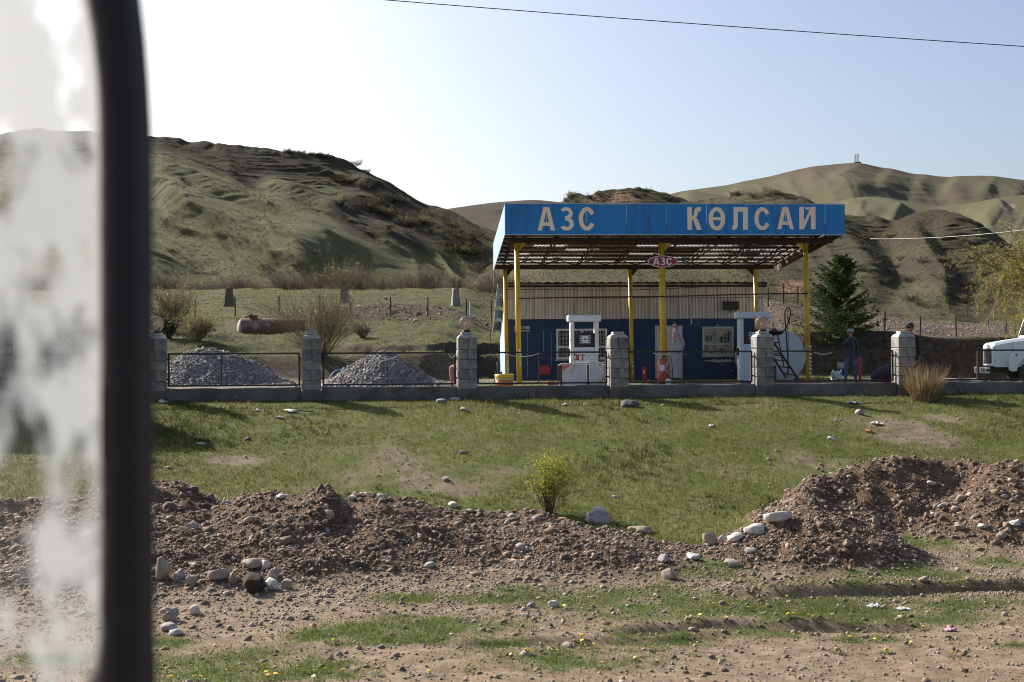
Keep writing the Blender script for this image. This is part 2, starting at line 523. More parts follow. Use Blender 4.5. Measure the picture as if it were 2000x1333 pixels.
# ------------------------------------------------------------------ terrain shape
FK = 0.143                       # the yard fence runs slightly away to the right
FY = 25.5
def base_h(x, y):
    """ground height without the dirt banks (world z)"""
    x = np.asarray(x, float); y = np.asarray(y, float)
    d = y - (FY + FK * x)
    t = np.clip(-d / 9.6, 0, 1)
    out = -0.80 - 1.50 * (0.35 * t + 0.65 * sm(t)) - 0.13 * np.clip((-d - 9.6) / 4.0, 0, 1)
    out = out + .05 * fbm(x * .35, y * .35, 3, 3) * np.clip(-d / 2, 0, 1) + .025 * fbm(x * 1.6, y * 1.6, 3, 5) * np.clip(-d, 0.1, 1)
    ins = -0.83 + .03 * fbm(x * .5, y * .5, 3, 8)
    ins = ins - .24 * sm((x - 15.5) / 2.5) * sm((y - 38) / 8)
    yy = y - .06 * x + .5 * fbm(x * .16 + 3, y * 0.05, 3, 21)
    Ls = 47.0 + 7.3 * sm((x + 3.5) / 3.0) - 2.6 * sm((x - 9.6) / 2.0)
    q = yy - Ls
    right = sm((x - 9) / 4)
    left = 1 - sm((x + 2) / 3)
    lump = fbm(x * .45, y * .45, 4, 31)
    up = 1.0 * sm((q + .25 * lump) / (2.3 - 1.4 * right)) + (.85 - .42 * left) * sm((q - 3.9 * (1 - right) + .5 * lump) / (.8 + .9 * left * sm((-x - 5) / 3)))
    slope = np.clip(q - 5, 0, 41)
    steep = .098 + .010 * left - .05 * sm((x - 15) / 16) 
    up = up + slope * steep + .012 * np.clip(q - 46, 0, 400)
    up = up + (.16 * lump + .08 * fbm(x * 1.3, y * 1.3, 3, 35)) * sm((q - .3) / 3) * (1 - .6 * sm((q - 45) / 10))
    # rubble heap right of the building, low rises on the terrace
    up = up + 1.1 * np.exp(-((x - 12.8) / 3.2) ** 2 - ((y - 62) / 5) ** 2) * right
    up = up + .55 * np.exp(-((x + 6.3) / 4.5) ** 2 - ((y - 68) / 2.2) ** 2)
    ins = ins + up
    z = np.where(d < 0, out, ins)
    # wheel ruts on the verge
    for (x0, x1, yr, w, dp) in ((.7, 3.9, 11.45, .10, .07), (2.0, 9, 13.1, .11, .085), (-.9, 2.2, 11.0, .09, .04)):
        yl = yr + .12 * np.sin(x * 1.3 + yr) + .03 * np.sin(x * 4.1) + .03 * (x - x0)
        m_ = sm((x - x0) / .5) * sm((x1 - x) / .5)
        z = z + m_ * (-dp * np.exp(-((y - yl) / w) ** 2) + .55 * dp * np.exp(-((y - yl - .2) / (w * 1.1)) ** 2) * (1 + .5 * vnoise(x * 4, y * 4, 5)))
    return z + CZ

def crest(lst):
    """(px, py, Y, front width, back width) -> polyline with the height that puts the crest there"""
    out = []
    for px, py, Y, wf, wb in lst:
        p = P(px, py, Y)
        out.append((p.x, p.y, max(.02, p.z - float(base_h(p.x, p.y))), wf, wb))
    return out

BANKS = [crest(l) for l in (
    # long low bank on the left
    [(-420, 935, 15.6, 3.4, 1.0), (-150, 950, 15.6, 3.2, .9), (60, 975, 15.7, 3.2, .9), (200, 958, 15.8, 3.3, .9), (300, 948, 15.9, 3.4, .9), (380, 968, 16.1, 3.2, .8), (445, 985, 16.1, 2.6, .7), (520, 968, 15.6, 2.3, .8),
     (590, 966, 15.5, 2.3, .8), (640, 988, 15.8, 2.3, .7), (700, 968, 16.0, 2.5, .8), (770, 964, 16.0, 2.6, .8), (830, 985, 15.9, 2.4, .7), (900, 1000, 15.8, 2.3, .6),
     (980, 1008, 15.7, 2.1, .6), (1060, 1008, 15.5, 2.0, .6), (1130, 1025, 15.3, 1.8, .5), (1210, 1042, 15.1, 1.6, .5), (1290, 1062, 14.9, 1.1, .5), (1370, 1066, 14.9, .9, .4),
     (1450, 1050, 14.9, .9, .5)],
    # spur and big heap on the right
    [(1430, 1052, 15.0, .9, .5), (1500, 1020, 15.0, 1.1, .7), (1550, 990, 15.2, 1.4, .8), (1600, 985, 15.2, 1.4, .9), (1650, 1005, 15.0, 1.1, .8), (1700, 1045, 14.7, .7, .6), (1735, 1078, 14.5, .5, .5)],
    [(1560, 985, 16.0, 1.0, .7), (1562, 945, 16.9, 1.2, .8), (1600, 918, 17.4, 1.4, .9), (1690, 897, 17.7, 1.7, .9), (1790, 890, 17.7, 1.8, .9), (1880, 902, 17.6, 1.9, .9), (1935, 920, 17.3, 2.0, 1.0), (1985, 915, 17.0, 2.1, 1.0),
     (2060, 900, 16.9, 2.1, 1.0), (2300, 930, 16.9, 1.8, 1.0), (2500, 960, 17, 1.2, .8)],
)]
def bank_h(x, y):
    x = np.asarray(x, float); y = np.asarray(y, float)
    tot = np.zeros(np.broadcast(x, y).shape)
    wob = .28 * fbm(x * .9, y * .9, 3, 51)
    wob2 = .22 * fbm(x * 1.1 + 7, y * 1.1, 3, 57)
    xx = x + wob; yy = y + wob2
    for pts in BANKS:
        for a, b in zip(pts[:-1], pts[1:]):
            dx, dy = b[0] - a[0], b[1] - a[1]
            t = np.clip(((xx - a[0]) * dx + (yy - a[1]) * dy) / (dx * dx + dy * dy), 0, 1)
            qx = xx - a[0] - t * dx; qy = yy - a[1] - t * dy
            d = np.hypot(qx, qy)
            side = .5 + .5 * np.clip((qy * dx - qx * dy) / (math.hypot(dx, dy) * .25), -1, 1)
            h = a[2] * (1 - t) + b[2] * t
            w = (a[3] * (1 - t) + b[3] * t) * (1 - side) + (a[4] * (1 - t) + b[4] * t) * side
            k = np.clip(1 - d / w, 0, 1)
            tot = np.maximum(tot, h * (.45 * k + .55 * sm(k)))
    m_ = sm(tot / .18)
    lump = .17 * fbm(x * 1.4, y * 1.4, 4, 61) + .09 * np.abs(fbm(x * 4.5, y * 4.5, 4, 67)) - .02
    return tot + m_ * lump * (.4 + tot)

def ground_h(x, y):
    return base_h(x, y) + bank_h(x, y)

def G(px, py, lo=7.0, hi=130.0, n=2600):
    """world point where a photo pixel meets the ground"""
    d = CAMROT @ Vector(((px - 1000.0) / F, (666.5 - py) / F, -1.0))
    Y = lo * (hi / lo) ** (np.arange(n) / (n - 1.0))
    x = d.x / d.y * Y; z = CZ + d.z / d.y * Y
    h = ground_h(x, Y)
    k = np.argmax(z <= h)
    if z[k] > h[k]: k = n - 1
    return Vector((x[k], Y[k], h[k]))

# grass patches on the verge: (px, py, half width px, half height px)
PATCHES = [(1150, 1168, 230, 22), (1420, 1185, 300, 24), (1650, 1205, 260, 28), (1340, 1108, 130, 22), (1440, 1098, 60, 12), (420, 1305, 170, 36), (560, 1318, 150, 20), (640, 1240, 90, 12), (830, 1222, 190, 16),
           (760, 1248, 120, 12), (1090, 1290, 190, 26), (1000, 1262, 120, 10), (1780, 1062, 160, 14), (1880, 1050, 130, 14), (1800, 1120, 150, 12), (1700, 1143, 120, 12), (1900, 1150, 140, 16), (800, 1172, 70, 10), (1300, 1245, 120, 10),
           (1950, 1100, 80, 10), (340, 1255, 60, 12), (1860, 1180, 150, 14), (1690, 1250, 90, 8), (1480, 1235, 90, 12), (1980, 1262, 60, 8), (110, 1290, 120, 14), (2150, 1150, 140, 18), (960, 1172, 90, 10)]
WORN = [(740, 905, 90, 40), (900, 950, 90, 20), (1780, 850, 70, 22), (1560, 895, 60, 18), (1720, 820, 100, 12), (420, 850, 50, 10), (1850, 820, 60, 10), (1000, 925, 60, 14), (560, 950, 60, 10), (450, 900, 60, 10)]
def flat_pt(px, py):
    d = CAMROT @ Vector(((px - 1000.0) / F, (666.5 - py) / F, -1.0))
    Y = np.linspace(8, 26, 900)
    x = d.x / d.y * Y; z = CZ + d.z / d.y * Y
    k = int(np.argmax(z <= base_h(x, Y)))
    return x[k], Y[k]
def to_world(lst):
    out = []
    for px, py, rx, ry in lst:
        x, y = flat_pt(px, py); x2, y2 = flat_pt(px + rx, py); _, y3 = flat_pt(px, py - ry)
        out.append((x, y, abs(x2 - x) * 1.12, max(.14, abs(y3 - y) * 1.25)))
    return out
PATCH_W = to_world(PATCHES); WORN_W = to_world(WORN)

def grassiness(x, y):
    x = np.asarray(x, float); y = np.asarray(y, float)
    d = y - (FY + FK * x)
    bk = bank_h(x, y)
    n = fbm(x * .8, y * .8, 4, 71); n2 = fbm(x * 2.6, y * 2.6, 3, 73)
    verge = np.zeros(np.shape(x))
    for (cx, cy, rx, ry) in PATCH_W:
        q = np.hypot((x - cx) / rx, (y - cy) / ry) + .35 * n + .35 * n2
        verge = np.maximum(verge, sm((1.55 - q) / 1.55))
    field = .92 + .25 * n
    for (cx, cy, rx, ry) in WORN_W:
        q = np.hypot((x - cx) / rx, (y - cy) / ry) + .4 * n + .5 * n2
        field = field - .55 * sm((1.35 - q) / 1.2)
    infield = sm((d + 10.3 + .3 * n) / .5)
    g = verge * (.78 + .55 * fbm(x * 5.5, y * 5.5, 3, 75)) * (1 - infield) + field * infield
    yard = sm((d + .1) / .3)
    yardg = .42 + .9 * fbm(x * .25, y * .25, 3, 77) + .3 * n
    g = g * (1 - yard) + yardg * yard
    terr = sm((y - 49 - 5.0 * sm((x + 3) / 3)) / 3)
    tg = .78 + .35 * n - 1.05 * sm((x - 8) / 3) * (1 - .75 * sm((y - 74) / 5)) + .35 * fbm(x * .3, y * .3, 3, 79)
    # stony scrape on the left terrace
    tg = tg - .8 * np.exp(-((x + 6.0) / 4.5) ** 2 - ((y - 67.5) / 2.4) ** 2)
    g = g * (1 - terr) + tg * terr
    g = g * (1 - sm(bk / .10 - .25))
    return np.clip(g, 0, 1)

def axis(knots):
    out = []
    for a, b, s in knots:
        n = max(1, int(round((b - a) / s)))
        out.extend(list(a + (b - a) * np.arange(n) / n))
    out.append(knots[-1][1])
    return np.array(out)
gx = axis([(-1600, -400, 200), (-400, -100, 30), (-100, -45, 5), (-45, -26, 1.0), (-26, -13, .4), (-13, -6.5, .13), (-6.5, 8.5, .07), (8.5, 13, .13), (13, 26, .35), (26, 50, 1.0), (50, 100, 5), (100, 400, 30), (400, 1600, 200)])
gy = axis([(-1500, -300, 300), (-300, -60, 40), (-60, -8, 6), (-8, 6, 1.0), (6, 9, .2), (9, 17.5, .06), (17.5, 27, .10), (27, 46, .35), (46, 58, .16), (58, 98, .45), (98, 150, 3), (150, 500, 25), (500, 2200, 150)])
GX, GY = np.meshgrid(gx, gy)
GZ = ground_h(GX, GY)
GG = grassiness(GX, GY)
GB = bank_h(GX, GY)
slope = np.hypot(np.gradient(GZ, axis=1) / np.gradient(gx)[None], np.gradient(GZ, axis=0) / np.gradient(gy)[:, None])
GG = GG * (1 - sm((slope - .42) / .35))
nx, ny = len(gx), len(gy)
idx = np.arange(nx * ny).reshape(ny, nx)
quads = np.stack([idx[:-1, :-1], idx[:-1, 1:], idx[1:, 1:], idx[1:, :-1]], -1).reshape(-1, 4)
cx = .25 * (GX[:-1, :-1] + GX[1:, 1:] + GX[:-1, 1:] + GX[1:, :-1]).ravel(); cy = .25 * (GY[:-1, :-1] + GY[1:, 1:] + GY[:-1, 1:] + GY[1:, :-1]).ravel()
cd = cy - (FY + FK * cx)
cb = .25 * (GB[:-1, :-1] + GB[1:, 1:] + GB[:-1, 1:] + GB[1:, :-1]).ravel()
cat = np.where(cd > 0, 3, np.where(cd > -9.9, 2, 0))
cat = np.where((cd <= 0) & (cb > .06), 1, cat)
cat = np.where((cd > 0) & (cy > 47 + 5.0 * sm((cx + 3.5) / 3)), 4, cat)

def ground_mat(name, soil, grass, dry, speck=22.0, bstr=.6, bdist=.03, grass_noise=1.0, clods=False):
    m, nt, b = new_mat(name)
    v = objvec(nt, geo=True)
    a = N(nt, 'ShaderNodeAttribute', attribute_name='grass')
    n1 = noise(nt, 1.1, 5, .6, v); n2 = noise(nt, speck, 6, .7, v); n3 = noise(nt, 5.0, 5, .65, v)
    n4 = noise(nt, 75, 4, .7, v)
    s = ramp(nt, n3, [(.28, soil[0]), (.5, soil[1]), (.74, soil[2])])
    s = mixc(nt, 1.0, s, ramp(nt, n4, [(.3, (.62, .60, .58)), (.5, (1, 1, 1)), (.72, (1.35, 1.32, 1.28))]), 'MULTIPLY')
    g = ramp(nt, n2, [(.3, grass[0]), (.52, grass[1]), (.75, grass[2])])
    g = mixc(nt, ramp(nt, n1, [(.42, 0.0), (.68, .75)]), g, dry)
    # grass edge broken up by fine noise
    ad = N(nt, 'ShaderNodeMath', operation='MULTIPLY_ADD'); nt.links.new(n2, ad.inputs[0]); ad.inputs[1].default_value = 1.9; ad.inputs[2].default_value = -.95
    ad2 = N(nt, 'ShaderNodeMath', operation='ADD'); nt.links.new(ad.outputs[0], ad2.inputs[0]); nt.links.new(a.outputs['Fac'], ad2.inputs[1])
    f = ramp(nt, ad2.outputs[0], [(.36, 0.0), (.62, 1.0)])
    c = mixc(nt, f, s, g)
    nt.links.new(c, b.inputs['Base Color']); b.inputs['Roughness'].default_value = .95; b.inputs['Specular IOR Level'].default_value = .15
    hsum = N(nt, 'ShaderNodeMath', operation='ADD'); nt.links.new(n2, hsum.inputs[0]); nt.links.new(n4, hsum.inputs[1])
    bump(nt, b, hsum.outputs[0], bstr, bdist)
    return m
SOIL = [(.135, .092, .060), (.228, .165, .110), (.34, .265, .192)]
BANKSOIL = [(.105, .064, .040), (.18, .118, .076), (.27, .19, .13)]
GRASS = [(.05, .064, .014), (.095, .118, .025), (.145, .162, .042)]
VERGE = [(.06, .08, .022), (.095, .125, .035), (.14, .165, .06)]
DRY = (.165, .145, .07)
gm = [ground_mat('stony_verge_soil', SOIL, VERGE, (.13, .15, .05)),
      ground_mat('brown_bank_soil', BANKSOIL, GRASS, DRY, bstr=.9, bdist=.04),
      ground_mat('short_turf', [(.13, .095, .065), (.20, .15, .105), (.29, .23, .17)], GRASS, DRY),
      ground_mat('trodden_yard', [(.115, .09, .07), (.19, .155, .125), (.28, .235, .19)], [(.06, .075, .02), (.105, .125, .035), (.15, .165, .055)], (.19, .165, .085)),
      ground_mat('stony_terrace', [(.06, .042, .03), (.125, .095, .07), (.23, .19, .155)], [(.05, .06, .018), (.10, .11, .036), (.155, .16, .06)], (.17, .15, .08), speck=6, bstr=.9, bdist=.12)]
for k, (nm) in enumerate(('road_verge', 'dirt_bank', 'grass_slope', 'station_yard', 'terrace_ground')):
    f = quads[cat == k]
    u, inv = np.unique(f, return_inverse=True)
    V = np.stack([GX.ravel()[u], GY.ravel()[u], GZ.ravel()[u]], 1)
    me = fill_mesh(nm, V, [inv.reshape(-1, 4)])
    set_attr(me, 'grass', GG.ravel()[u])
    o = link(nm, me, gm[k], smooth=True)
    o['kind'] = 'structure'

# ------------------------------------------------------------------ hills
def polyint(pts, u):
    pts = sorted(pts); xs = [p[0] for p in pts]
    return [np.interp(u, xs, [p[i] for p in pts]) for i in range(1, len(pts[0]))]

def smooth1(a, k):
    if k < 1: return a
    w = np.hanning(2 * k + 3)[1:-1]; w /= w.sum()
    return np.convolve(np.pad(a, k, mode='edge'), w, mode='valid')

CAMROT_NP = np.array(CAMROT)
def P_np(px, py, Y):
    d = np.stack([(px - 1000.0) / F, (666.5 - py) / F, -np.ones_like(px)], -1) @ CAMROT_NP.T
    k = Y / d[..., 1]
    return np.stack([d[..., 0] * k, Y, CZ + d[..., 2] * k], -1)

def hill(name, ridge, foot, nu, ns, p_pow, mat, spurs=(), terr=(0.2, 4.0, .5), lump=(1.5, 12.0), back=60.0, veg=None, seed=0, skyrough=0.0, extra=None, ksm=5, gully=None):
    """ridge / foot: (px, py, Y). surface from foot to ridge, then down behind"""
    u = np.linspace(ridge[0][0], ridge[-1][0], nu)
    ry, rY = [smooth1(a, ksm) for a in polyint(ridge, u)]; fy, fY = [smooth1(a, ksm) for a in polyint(foot, u)]
    s = np.linspace(0, 1, ns)
    U, Sg = np.meshgrid(u, s)
    PY = fy + (ry - fy) * Sg
    YY = fY + (rY - fY) * Sg ** p_pow
    V = P_np(U, PY, YY)
    scale = YY / F                         # metres per photo pixel
    edge = sm(Sg / .12) * (1 - .92 * sm((Sg - .86) / .14))
    D = np.zeros(U.shape)
    low = sm(Sg / .22)
    for pts, w, amp, asym in spurs:
        best = np.full(U.shape, 1e9); side = np.zeros(U.shape); along = np.zeros(U.shape)
        n = len(pts) - 1
        for i, (a, b_) in enumerate(zip(pts[:-1], pts[1:])):
            dx, dy = b_[0] - a[0], b_[1] - a[1]; L = math.hypot(dx, dy)
            t = np.clip(((U - a[0]) * dx + (PY - a[1]) * dy) / L ** 2, 0, 1)
            qx = U - a[0] - t * dx; qy = PY - a[1] - t * dy; dd = np.hypot(qx, qy)
            sg = np.sign(qx * dy - qy * dx)    # + to the upper right of a line that runs down to the right
            k = dd < best
            best = np.where(k, dd, best); side = np.where(k, sg, side); along = np.where(k, (i + t) / n, along)
        ww = np.where(side > 0, w * asym, w)
        prof = np.clip(1 - best / ww, 0, 1)
        D = D + amp * (.8 * prof + .2 * sm(prof)) * low * sm(along / .25) * sm((1 - along) / .3)
    x, y, z = V[..., 0], V[..., 1], V[..., 2]
    if gully:
        (gx_, gy_), gsp, gam = gully; L_ = math.hypot(gx_, gy_)
        q_ = (U * gy_ - PY * gx_) / L_ / gsp; t_ = (U * gx_ + PY * gy_) / L_ / (9 * gsp)
        q_ = q_ + .35 * fbm(U / 60., PY / 60., 2, 211 + seed)
        D = D + edge * gam * ((1 - 2 * np.abs(vnoise(q_, t_, 201 + seed))) + .22 * (1 - 2 * np.abs(vnoise(q_ * 2.3, t_ * 2, 203 + seed))))
    D = D + edge * lump[0] * fbm(x / lump[1] + seed, z / lump[1] * 1.3 + y / lump[1] * .4, 4, 91 + seed)
    mod = .35 + .65 * sm(.5 + 1.2 * fbm(x / 25.0, z / 14.0, 3, 97 + seed))
    zz = z + .25 * fbm(x / 14., y / 14., 2, 5 + seed)
    tr = vnoise(x / (terr[1] * 2.4), zz / terr[2], 101 + seed) + .6 * vnoise(x / terr[1], zz / (terr[2] * .7), 103 + seed)
    D = D + sm(Sg / .08) * terr[0] * tr * mod
    # displaced towards the viewer and up
    V[..., 1] -= D * .85
    V[..., 2] += D * .35 * (1 - .9 * sm((Sg - .85) / .15))
    V[..., 2] += skyrough * fbm(x / 2.5, y / 6., 3, 111 + seed) * sm((Sg - .9) / .1)
    V[0, :, 2] -= 3.0
    rows = [V]
    for q in (.06, .2, .5, 1.0):
        B = V[-1].copy(); B[:, 1] += back * q; B[:, 2] = B[:, 2] * (1 - q ** 1.5) - 6 * q - .01 * back * q
        rows.append(B[None])
    VV = np.concatenate(rows, 0)
    nr = VV.shape[0]
    ii = np.arange(nr * nu).reshape(nr, nu)
    qd = np.stack([ii[:-1, :-1], ii[:-1, 1:], ii[1:, 1:], ii[1:, :-1]], -1).reshape(-1, 4)
    me = fill_mesh(name, VV.reshape(-1, 3), [qd])
    vg = veg(U, PY, VV[:ns]) if veg is not None else np.zeros(U.shape)
    vg = np.concatenate([vg] + [vg[-1:]] * 4, 0)
    set_attr(me, 'veg', vg.ravel())
    ex = extra(U, PY, VV[:ns]) if extra is not None else np.zeros(U.shape)
    ex = np.concatenate([ex] + [ex[-1:]] * 4, 0)
    set_attr(me, 'bare', ex.ravel())
    o = link(name, me, mat, smooth=True)
    o['kind'] = 'structure'
    return o, u, s, V

def hill_mat(name, green, brown, bare, sc=1.0, bdist=.4, bstr=.7):
    m, nt, b = new_mat(name)
    v = objvec(nt, geo=True, scale=(sc, sc, sc * 2.2))
    a = N(nt, 'ShaderNodeAttribute', attribute_name='veg'); e = N(nt, 'ShaderNodeAttribute', attribute_name='bare')
    n1 = noise(nt, 1.3, 8, .75, v); n2 = noise(nt, .12, 4, .6, v)
    g = ramp(nt, n1, [(.3, green[0]), (.7, green[1])])
    br = ramp(nt, n1, [(.3, brown[0]), (.7, brown[1])])
    ad = N(nt, 'ShaderNodeMath', operation='MULTIPLY_ADD'); nt.links.new(n1, ad.inputs[0]); ad.inputs[1].default_value = .8; ad.inputs[2].default_value = -.4
    ad2 = N(nt, 'ShaderNodeMath', operation='ADD'); nt.links.new(ad.outputs[0], ad2.inputs[0]); nt.links.new(a.outputs['Fac'], ad2.inputs[1])
    c = mixc(nt, ramp(nt, ad2.outputs[0], [(.3, 0.0), (.7, 1.0)]), g, br)
    ad3 = N(nt, 'ShaderNodeMath', operation='ADD'); nt.links.new(ad.outputs[0], ad3.inputs[0]); nt.links.new(e.outputs['Fac'], ad3.inputs[1])
    c = mixc(nt, ramp(nt, ad3.outputs[0], [(.4, 0.0), (.75, 1.0)]), c, bare)
    nt.links.new(c, b.inputs['Base Color']); b.inputs['Roughness'].default_value = 1.0; b.inputs['Specular IOR Level'].default_value = .1
    bump(nt, b, n1, bstr, bdist)
    return m

HM_A = hill_mat('grazed_hill_turf', [(.090, .091, .043), (.145, .142, .070)], [(.038, .031, .021), (.075, .063, .043)], (.16, .12, .085))
HM_C = hill_mat('brown_green_hillside', [(.058, .055, .029), (.105, .099, .054)], [(.038, .030, .021), (.08, .066, .045)], (.21, .125, .085))
HM_B = hill_mat('dark_far_hill', [(.06, .058, .04), (.09, .086, .055)], [(.05, .042, .034), (.085, .072, .055)], (.15, .12, .09), sc=.5, bdist=1.0)
HM_D = hill_mat('soft_far_pasture', [(.076, .074, .041), (.114, .108, .060)], [(.078, .060, .041), (.122, .097, .068)], (.28, .2, .15), sc=.35, bdist=.5, bstr=.35)

def veg_shade_a(U, PY, V):  # shade on the steep top, right flank and gully painted in as brown cover
    n = fbm(U / 60., PY / 30., 4, 131)
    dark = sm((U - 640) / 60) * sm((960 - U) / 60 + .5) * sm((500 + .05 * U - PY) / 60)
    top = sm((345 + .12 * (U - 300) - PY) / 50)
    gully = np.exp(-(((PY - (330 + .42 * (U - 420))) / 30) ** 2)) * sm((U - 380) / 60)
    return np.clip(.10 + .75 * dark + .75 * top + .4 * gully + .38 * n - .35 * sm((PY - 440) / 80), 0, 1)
hillA = hill('grassy_hill', [(-420, 400, 190), (-250, 318, 190), (-100, 268, 190), (0, 262, 190), (60, 250, 190), (170, 254, 190), (300, 268, 190), (400, 276, 190), (480, 285, 190), (560, 294, 190), (640, 305, 190), (690, 320, 190), (725, 340, 190), (770, 366, 190),
              (830, 400, 190), (862, 404, 190), (900, 424, 188), (960, 452, 184), (1060, 498, 176), (1200, 545, 160)],
             [(-420, 606, 112), (300, 604, 110), (700, 604, 112), (960, 606, 116), (1200, 604, 122)], 500, 470, .75, HM_A,
             spurs=[([(230, 300), (330, 340), (430, 395), (560, 455), (660, 500), (800, 535)], 110, 6.0, .38),
                    ([(290, 360), (370, 430), (480, 480), (600, 520), (700, 545)], 90, 4.8, .42),
                    ([(500, 350), (580, 395), (680, 452), (780, 490), (900, 530)], 75, 4.2, .42),
                    ([(560, 370), (640, 400), (700, 440)], 45, 2.0, .5),
                    ([(700, 318), (740, 372), (800, 430), (880, 480), (960, 520)], 80, 4, .5),
                    ([(-60, 330), (60, 400), (180, 460), (320, 520), (420, 548)], 110, 4.0, .45)],
             gully=((1, .5), 24, .75), terr=(.17, 1.9, .40), lump=(.3, 14.0), veg=veg_shade_a, seed=1, skyrough=.5)
hillB = hill('dark_far_hill', [(640, 480, 560), (760, 440, 560), (870, 409, 560), (960, 396, 560), (1040, 390, 560), (1110, 397, 560), (1250, 430, 560), (1400, 480, 560)],
             [(640, 560, 300), (1400, 560, 300)], 160, 60, 1.1, HM_B, terr=(.5, 8, 3), lump=(6, 40), veg=lambda U, PY, V: np.clip(.6 + .4 * fbm(U / 40., PY / 20., 3, 141), 0, 1), seed=2, back=200)
def veg_light_c(U, PY, V):
    n = fbm(U / 50., PY / 25., 4, 151)
    hump = np.exp(-(((U - 1820) / 120) ** 2) - ((PY - 450) / 50) ** 2)
    low = sm((PY - 560) / 40)
    lit = sm((1500 - U) / 150) * sm((PY - 400) / 60)  # sunlit stretch, its light put into the colour as greener cover
    return np.clip(.42 + .5 * n + .6 * hump - .3 * lit - .1 * low - .35 * np.exp(-(((U - 1420) / 100) ** 2) - ((PY - 388) / 14) ** 2), 0, 1)
def bare_c(U, PY, V):
    r = np.exp(-(((U - 1555) / 62) ** 2) - ((PY - 562) / 20) ** 2)
    r2 = np.exp(-(((U - 1200) / 85) ** 2) - ((PY - 388) / 20) ** 2)
    return np.clip(.95 * r + .85 * r2 - .05, 0, 1)
hillC = hill('brown_hillside', [(820, 596, 150), (890, 560, 152), (960, 520, 154), (1040, 450, 156), (1085, 402, 159), (1110, 388, 159), (1150, 377, 159), (1210, 368, 159), (1290, 371, 159), (1318, 388, 159), (1400, 392, 157), (1450, 381, 155), (1500, 373, 154), (1555, 384, 153), (1640, 410, 150), (1740, 432, 147), (1790, 412, 145),
              (1840, 405, 144), (1895, 430, 142), (1960, 468, 140), (2100, 515, 135), (2400, 560, 127)],
             [(820, 604, 108), (960, 604, 106), (1300, 602, 100), (1500, 618, 92), (1700, 645, 86), (1900, 668, 82), (2400, 680, 80)], 480, 400, .9, HM_C,
             spurs=[([(1500, 375), (1560, 420), (1640, 470), (1700, 540), (1740, 600)], 90, 2.2, .6), ([(1740, 432), (1790, 480), (1830, 540), (1850, 610)], 60, 2, .6),
                    ([(1400, 392), (1420, 430), (1440, 490), (1460, 560)], 80, 1.8, .6), ([(1840, 406), (1880, 440), (1930, 500), (1980, 560)], 70, 2, .6)],
             gully=((.8, 1), 30, .16), terr=(.25, 1.7, .32), lump=(.5, 8.0), veg=veg_light_c, extra=bare_c, seed=3, skyrough=.6)
vD = lambda sd, b0: (lambda U, PY, V: np.clip(b0 + .35 * fbm(U / 70., PY / 30., 4, sd) + .3 * fbm(U / 12., PY / 6., 3, sd + 3) + .35 * sm((362 - PY) / 30), 0, 1))
hillD = hill('distant_hill', [(1180, 420, 950), (1260, 392, 950), (1330, 374, 950), (1420, 362, 950), (1500, 346, 950), (1580, 327, 950), (1640, 320, 950), (1672, 319, 950), (1720, 328, 950), (1780, 341, 950), (1850, 347, 950), (1920, 344, 950), (2000, 353, 950), (2150, 372, 950), (2400, 420, 950)],
             [(1180, 520, 560), (2400, 520, 560)], 300, 120, 1.1, HM_D,
             spurs=[([(1640, 322), (1660, 350), (1700, 372), (1780, 392)], 70, 8, .9), ([(1500, 346), (1560, 365), (1620, 372), (1700, 398)], 60, 5, .9), ([(1850, 347), (1880, 366), (1950, 384)], 60, 5.5, .9),
                    ([(1420, 362), (1470, 385), (1520, 410)], 60, 5, .9), ([(1560, 335), (1600, 352), (1660, 376), (1700, 392)], 45, 4, .8), ([(1720, 328), (1760, 352), (1830, 378)], 50, 5, .8), ([(1780, 341), (1830, 360), (1900, 380)], 40, 3.5, .8), ([(1920, 344), (1960, 366), (2010, 390)], 50, 4.5, .8)],
             gully=((.9, 1), 24, 1.1), terr=(.8, 14, 4), lump=(4, 60), veg=vD(161, .42), seed=4, back=400)
hillE = hill('smooth_green_foothill', [(1250, 420, 520), (1320, 384, 520), (1345, 372, 520), (1400, 380, 520), (1480, 392, 520), (1560, 398, 510), (1640, 392, 500), (1700, 384, 490), (1760, 392, 480), (1830, 404, 470), (1900, 398, 460), (1960, 386, 450), (2040, 376, 450), (2300, 400, 450)],
             [(1250, 500, 300), (2300, 520, 300)], 260, 110, 1.1, HM_D,
             spurs=[([(1640, 392), (1670, 415), (1700, 450)], 55, 4.5, .8), ([(1760, 392), (1740, 420), (1720, 450)], 50, 4, .8), ([(1960, 388), (1930, 420), (1900, 450)], 60, 4.5, .8)],
             gully=((-.6, 1), 24, .5), terr=(.4, 12, 4), lump=(3, 40), veg=vD(171, .12), extra=lambda U, PY, V: np.clip(1.1 * np.exp(-(((U - 1965) / 26) ** 2) - ((PY - 408 + .35 * (U - 1965)) / 10) ** 2) - .1, 0, 1), seed=5, back=200)
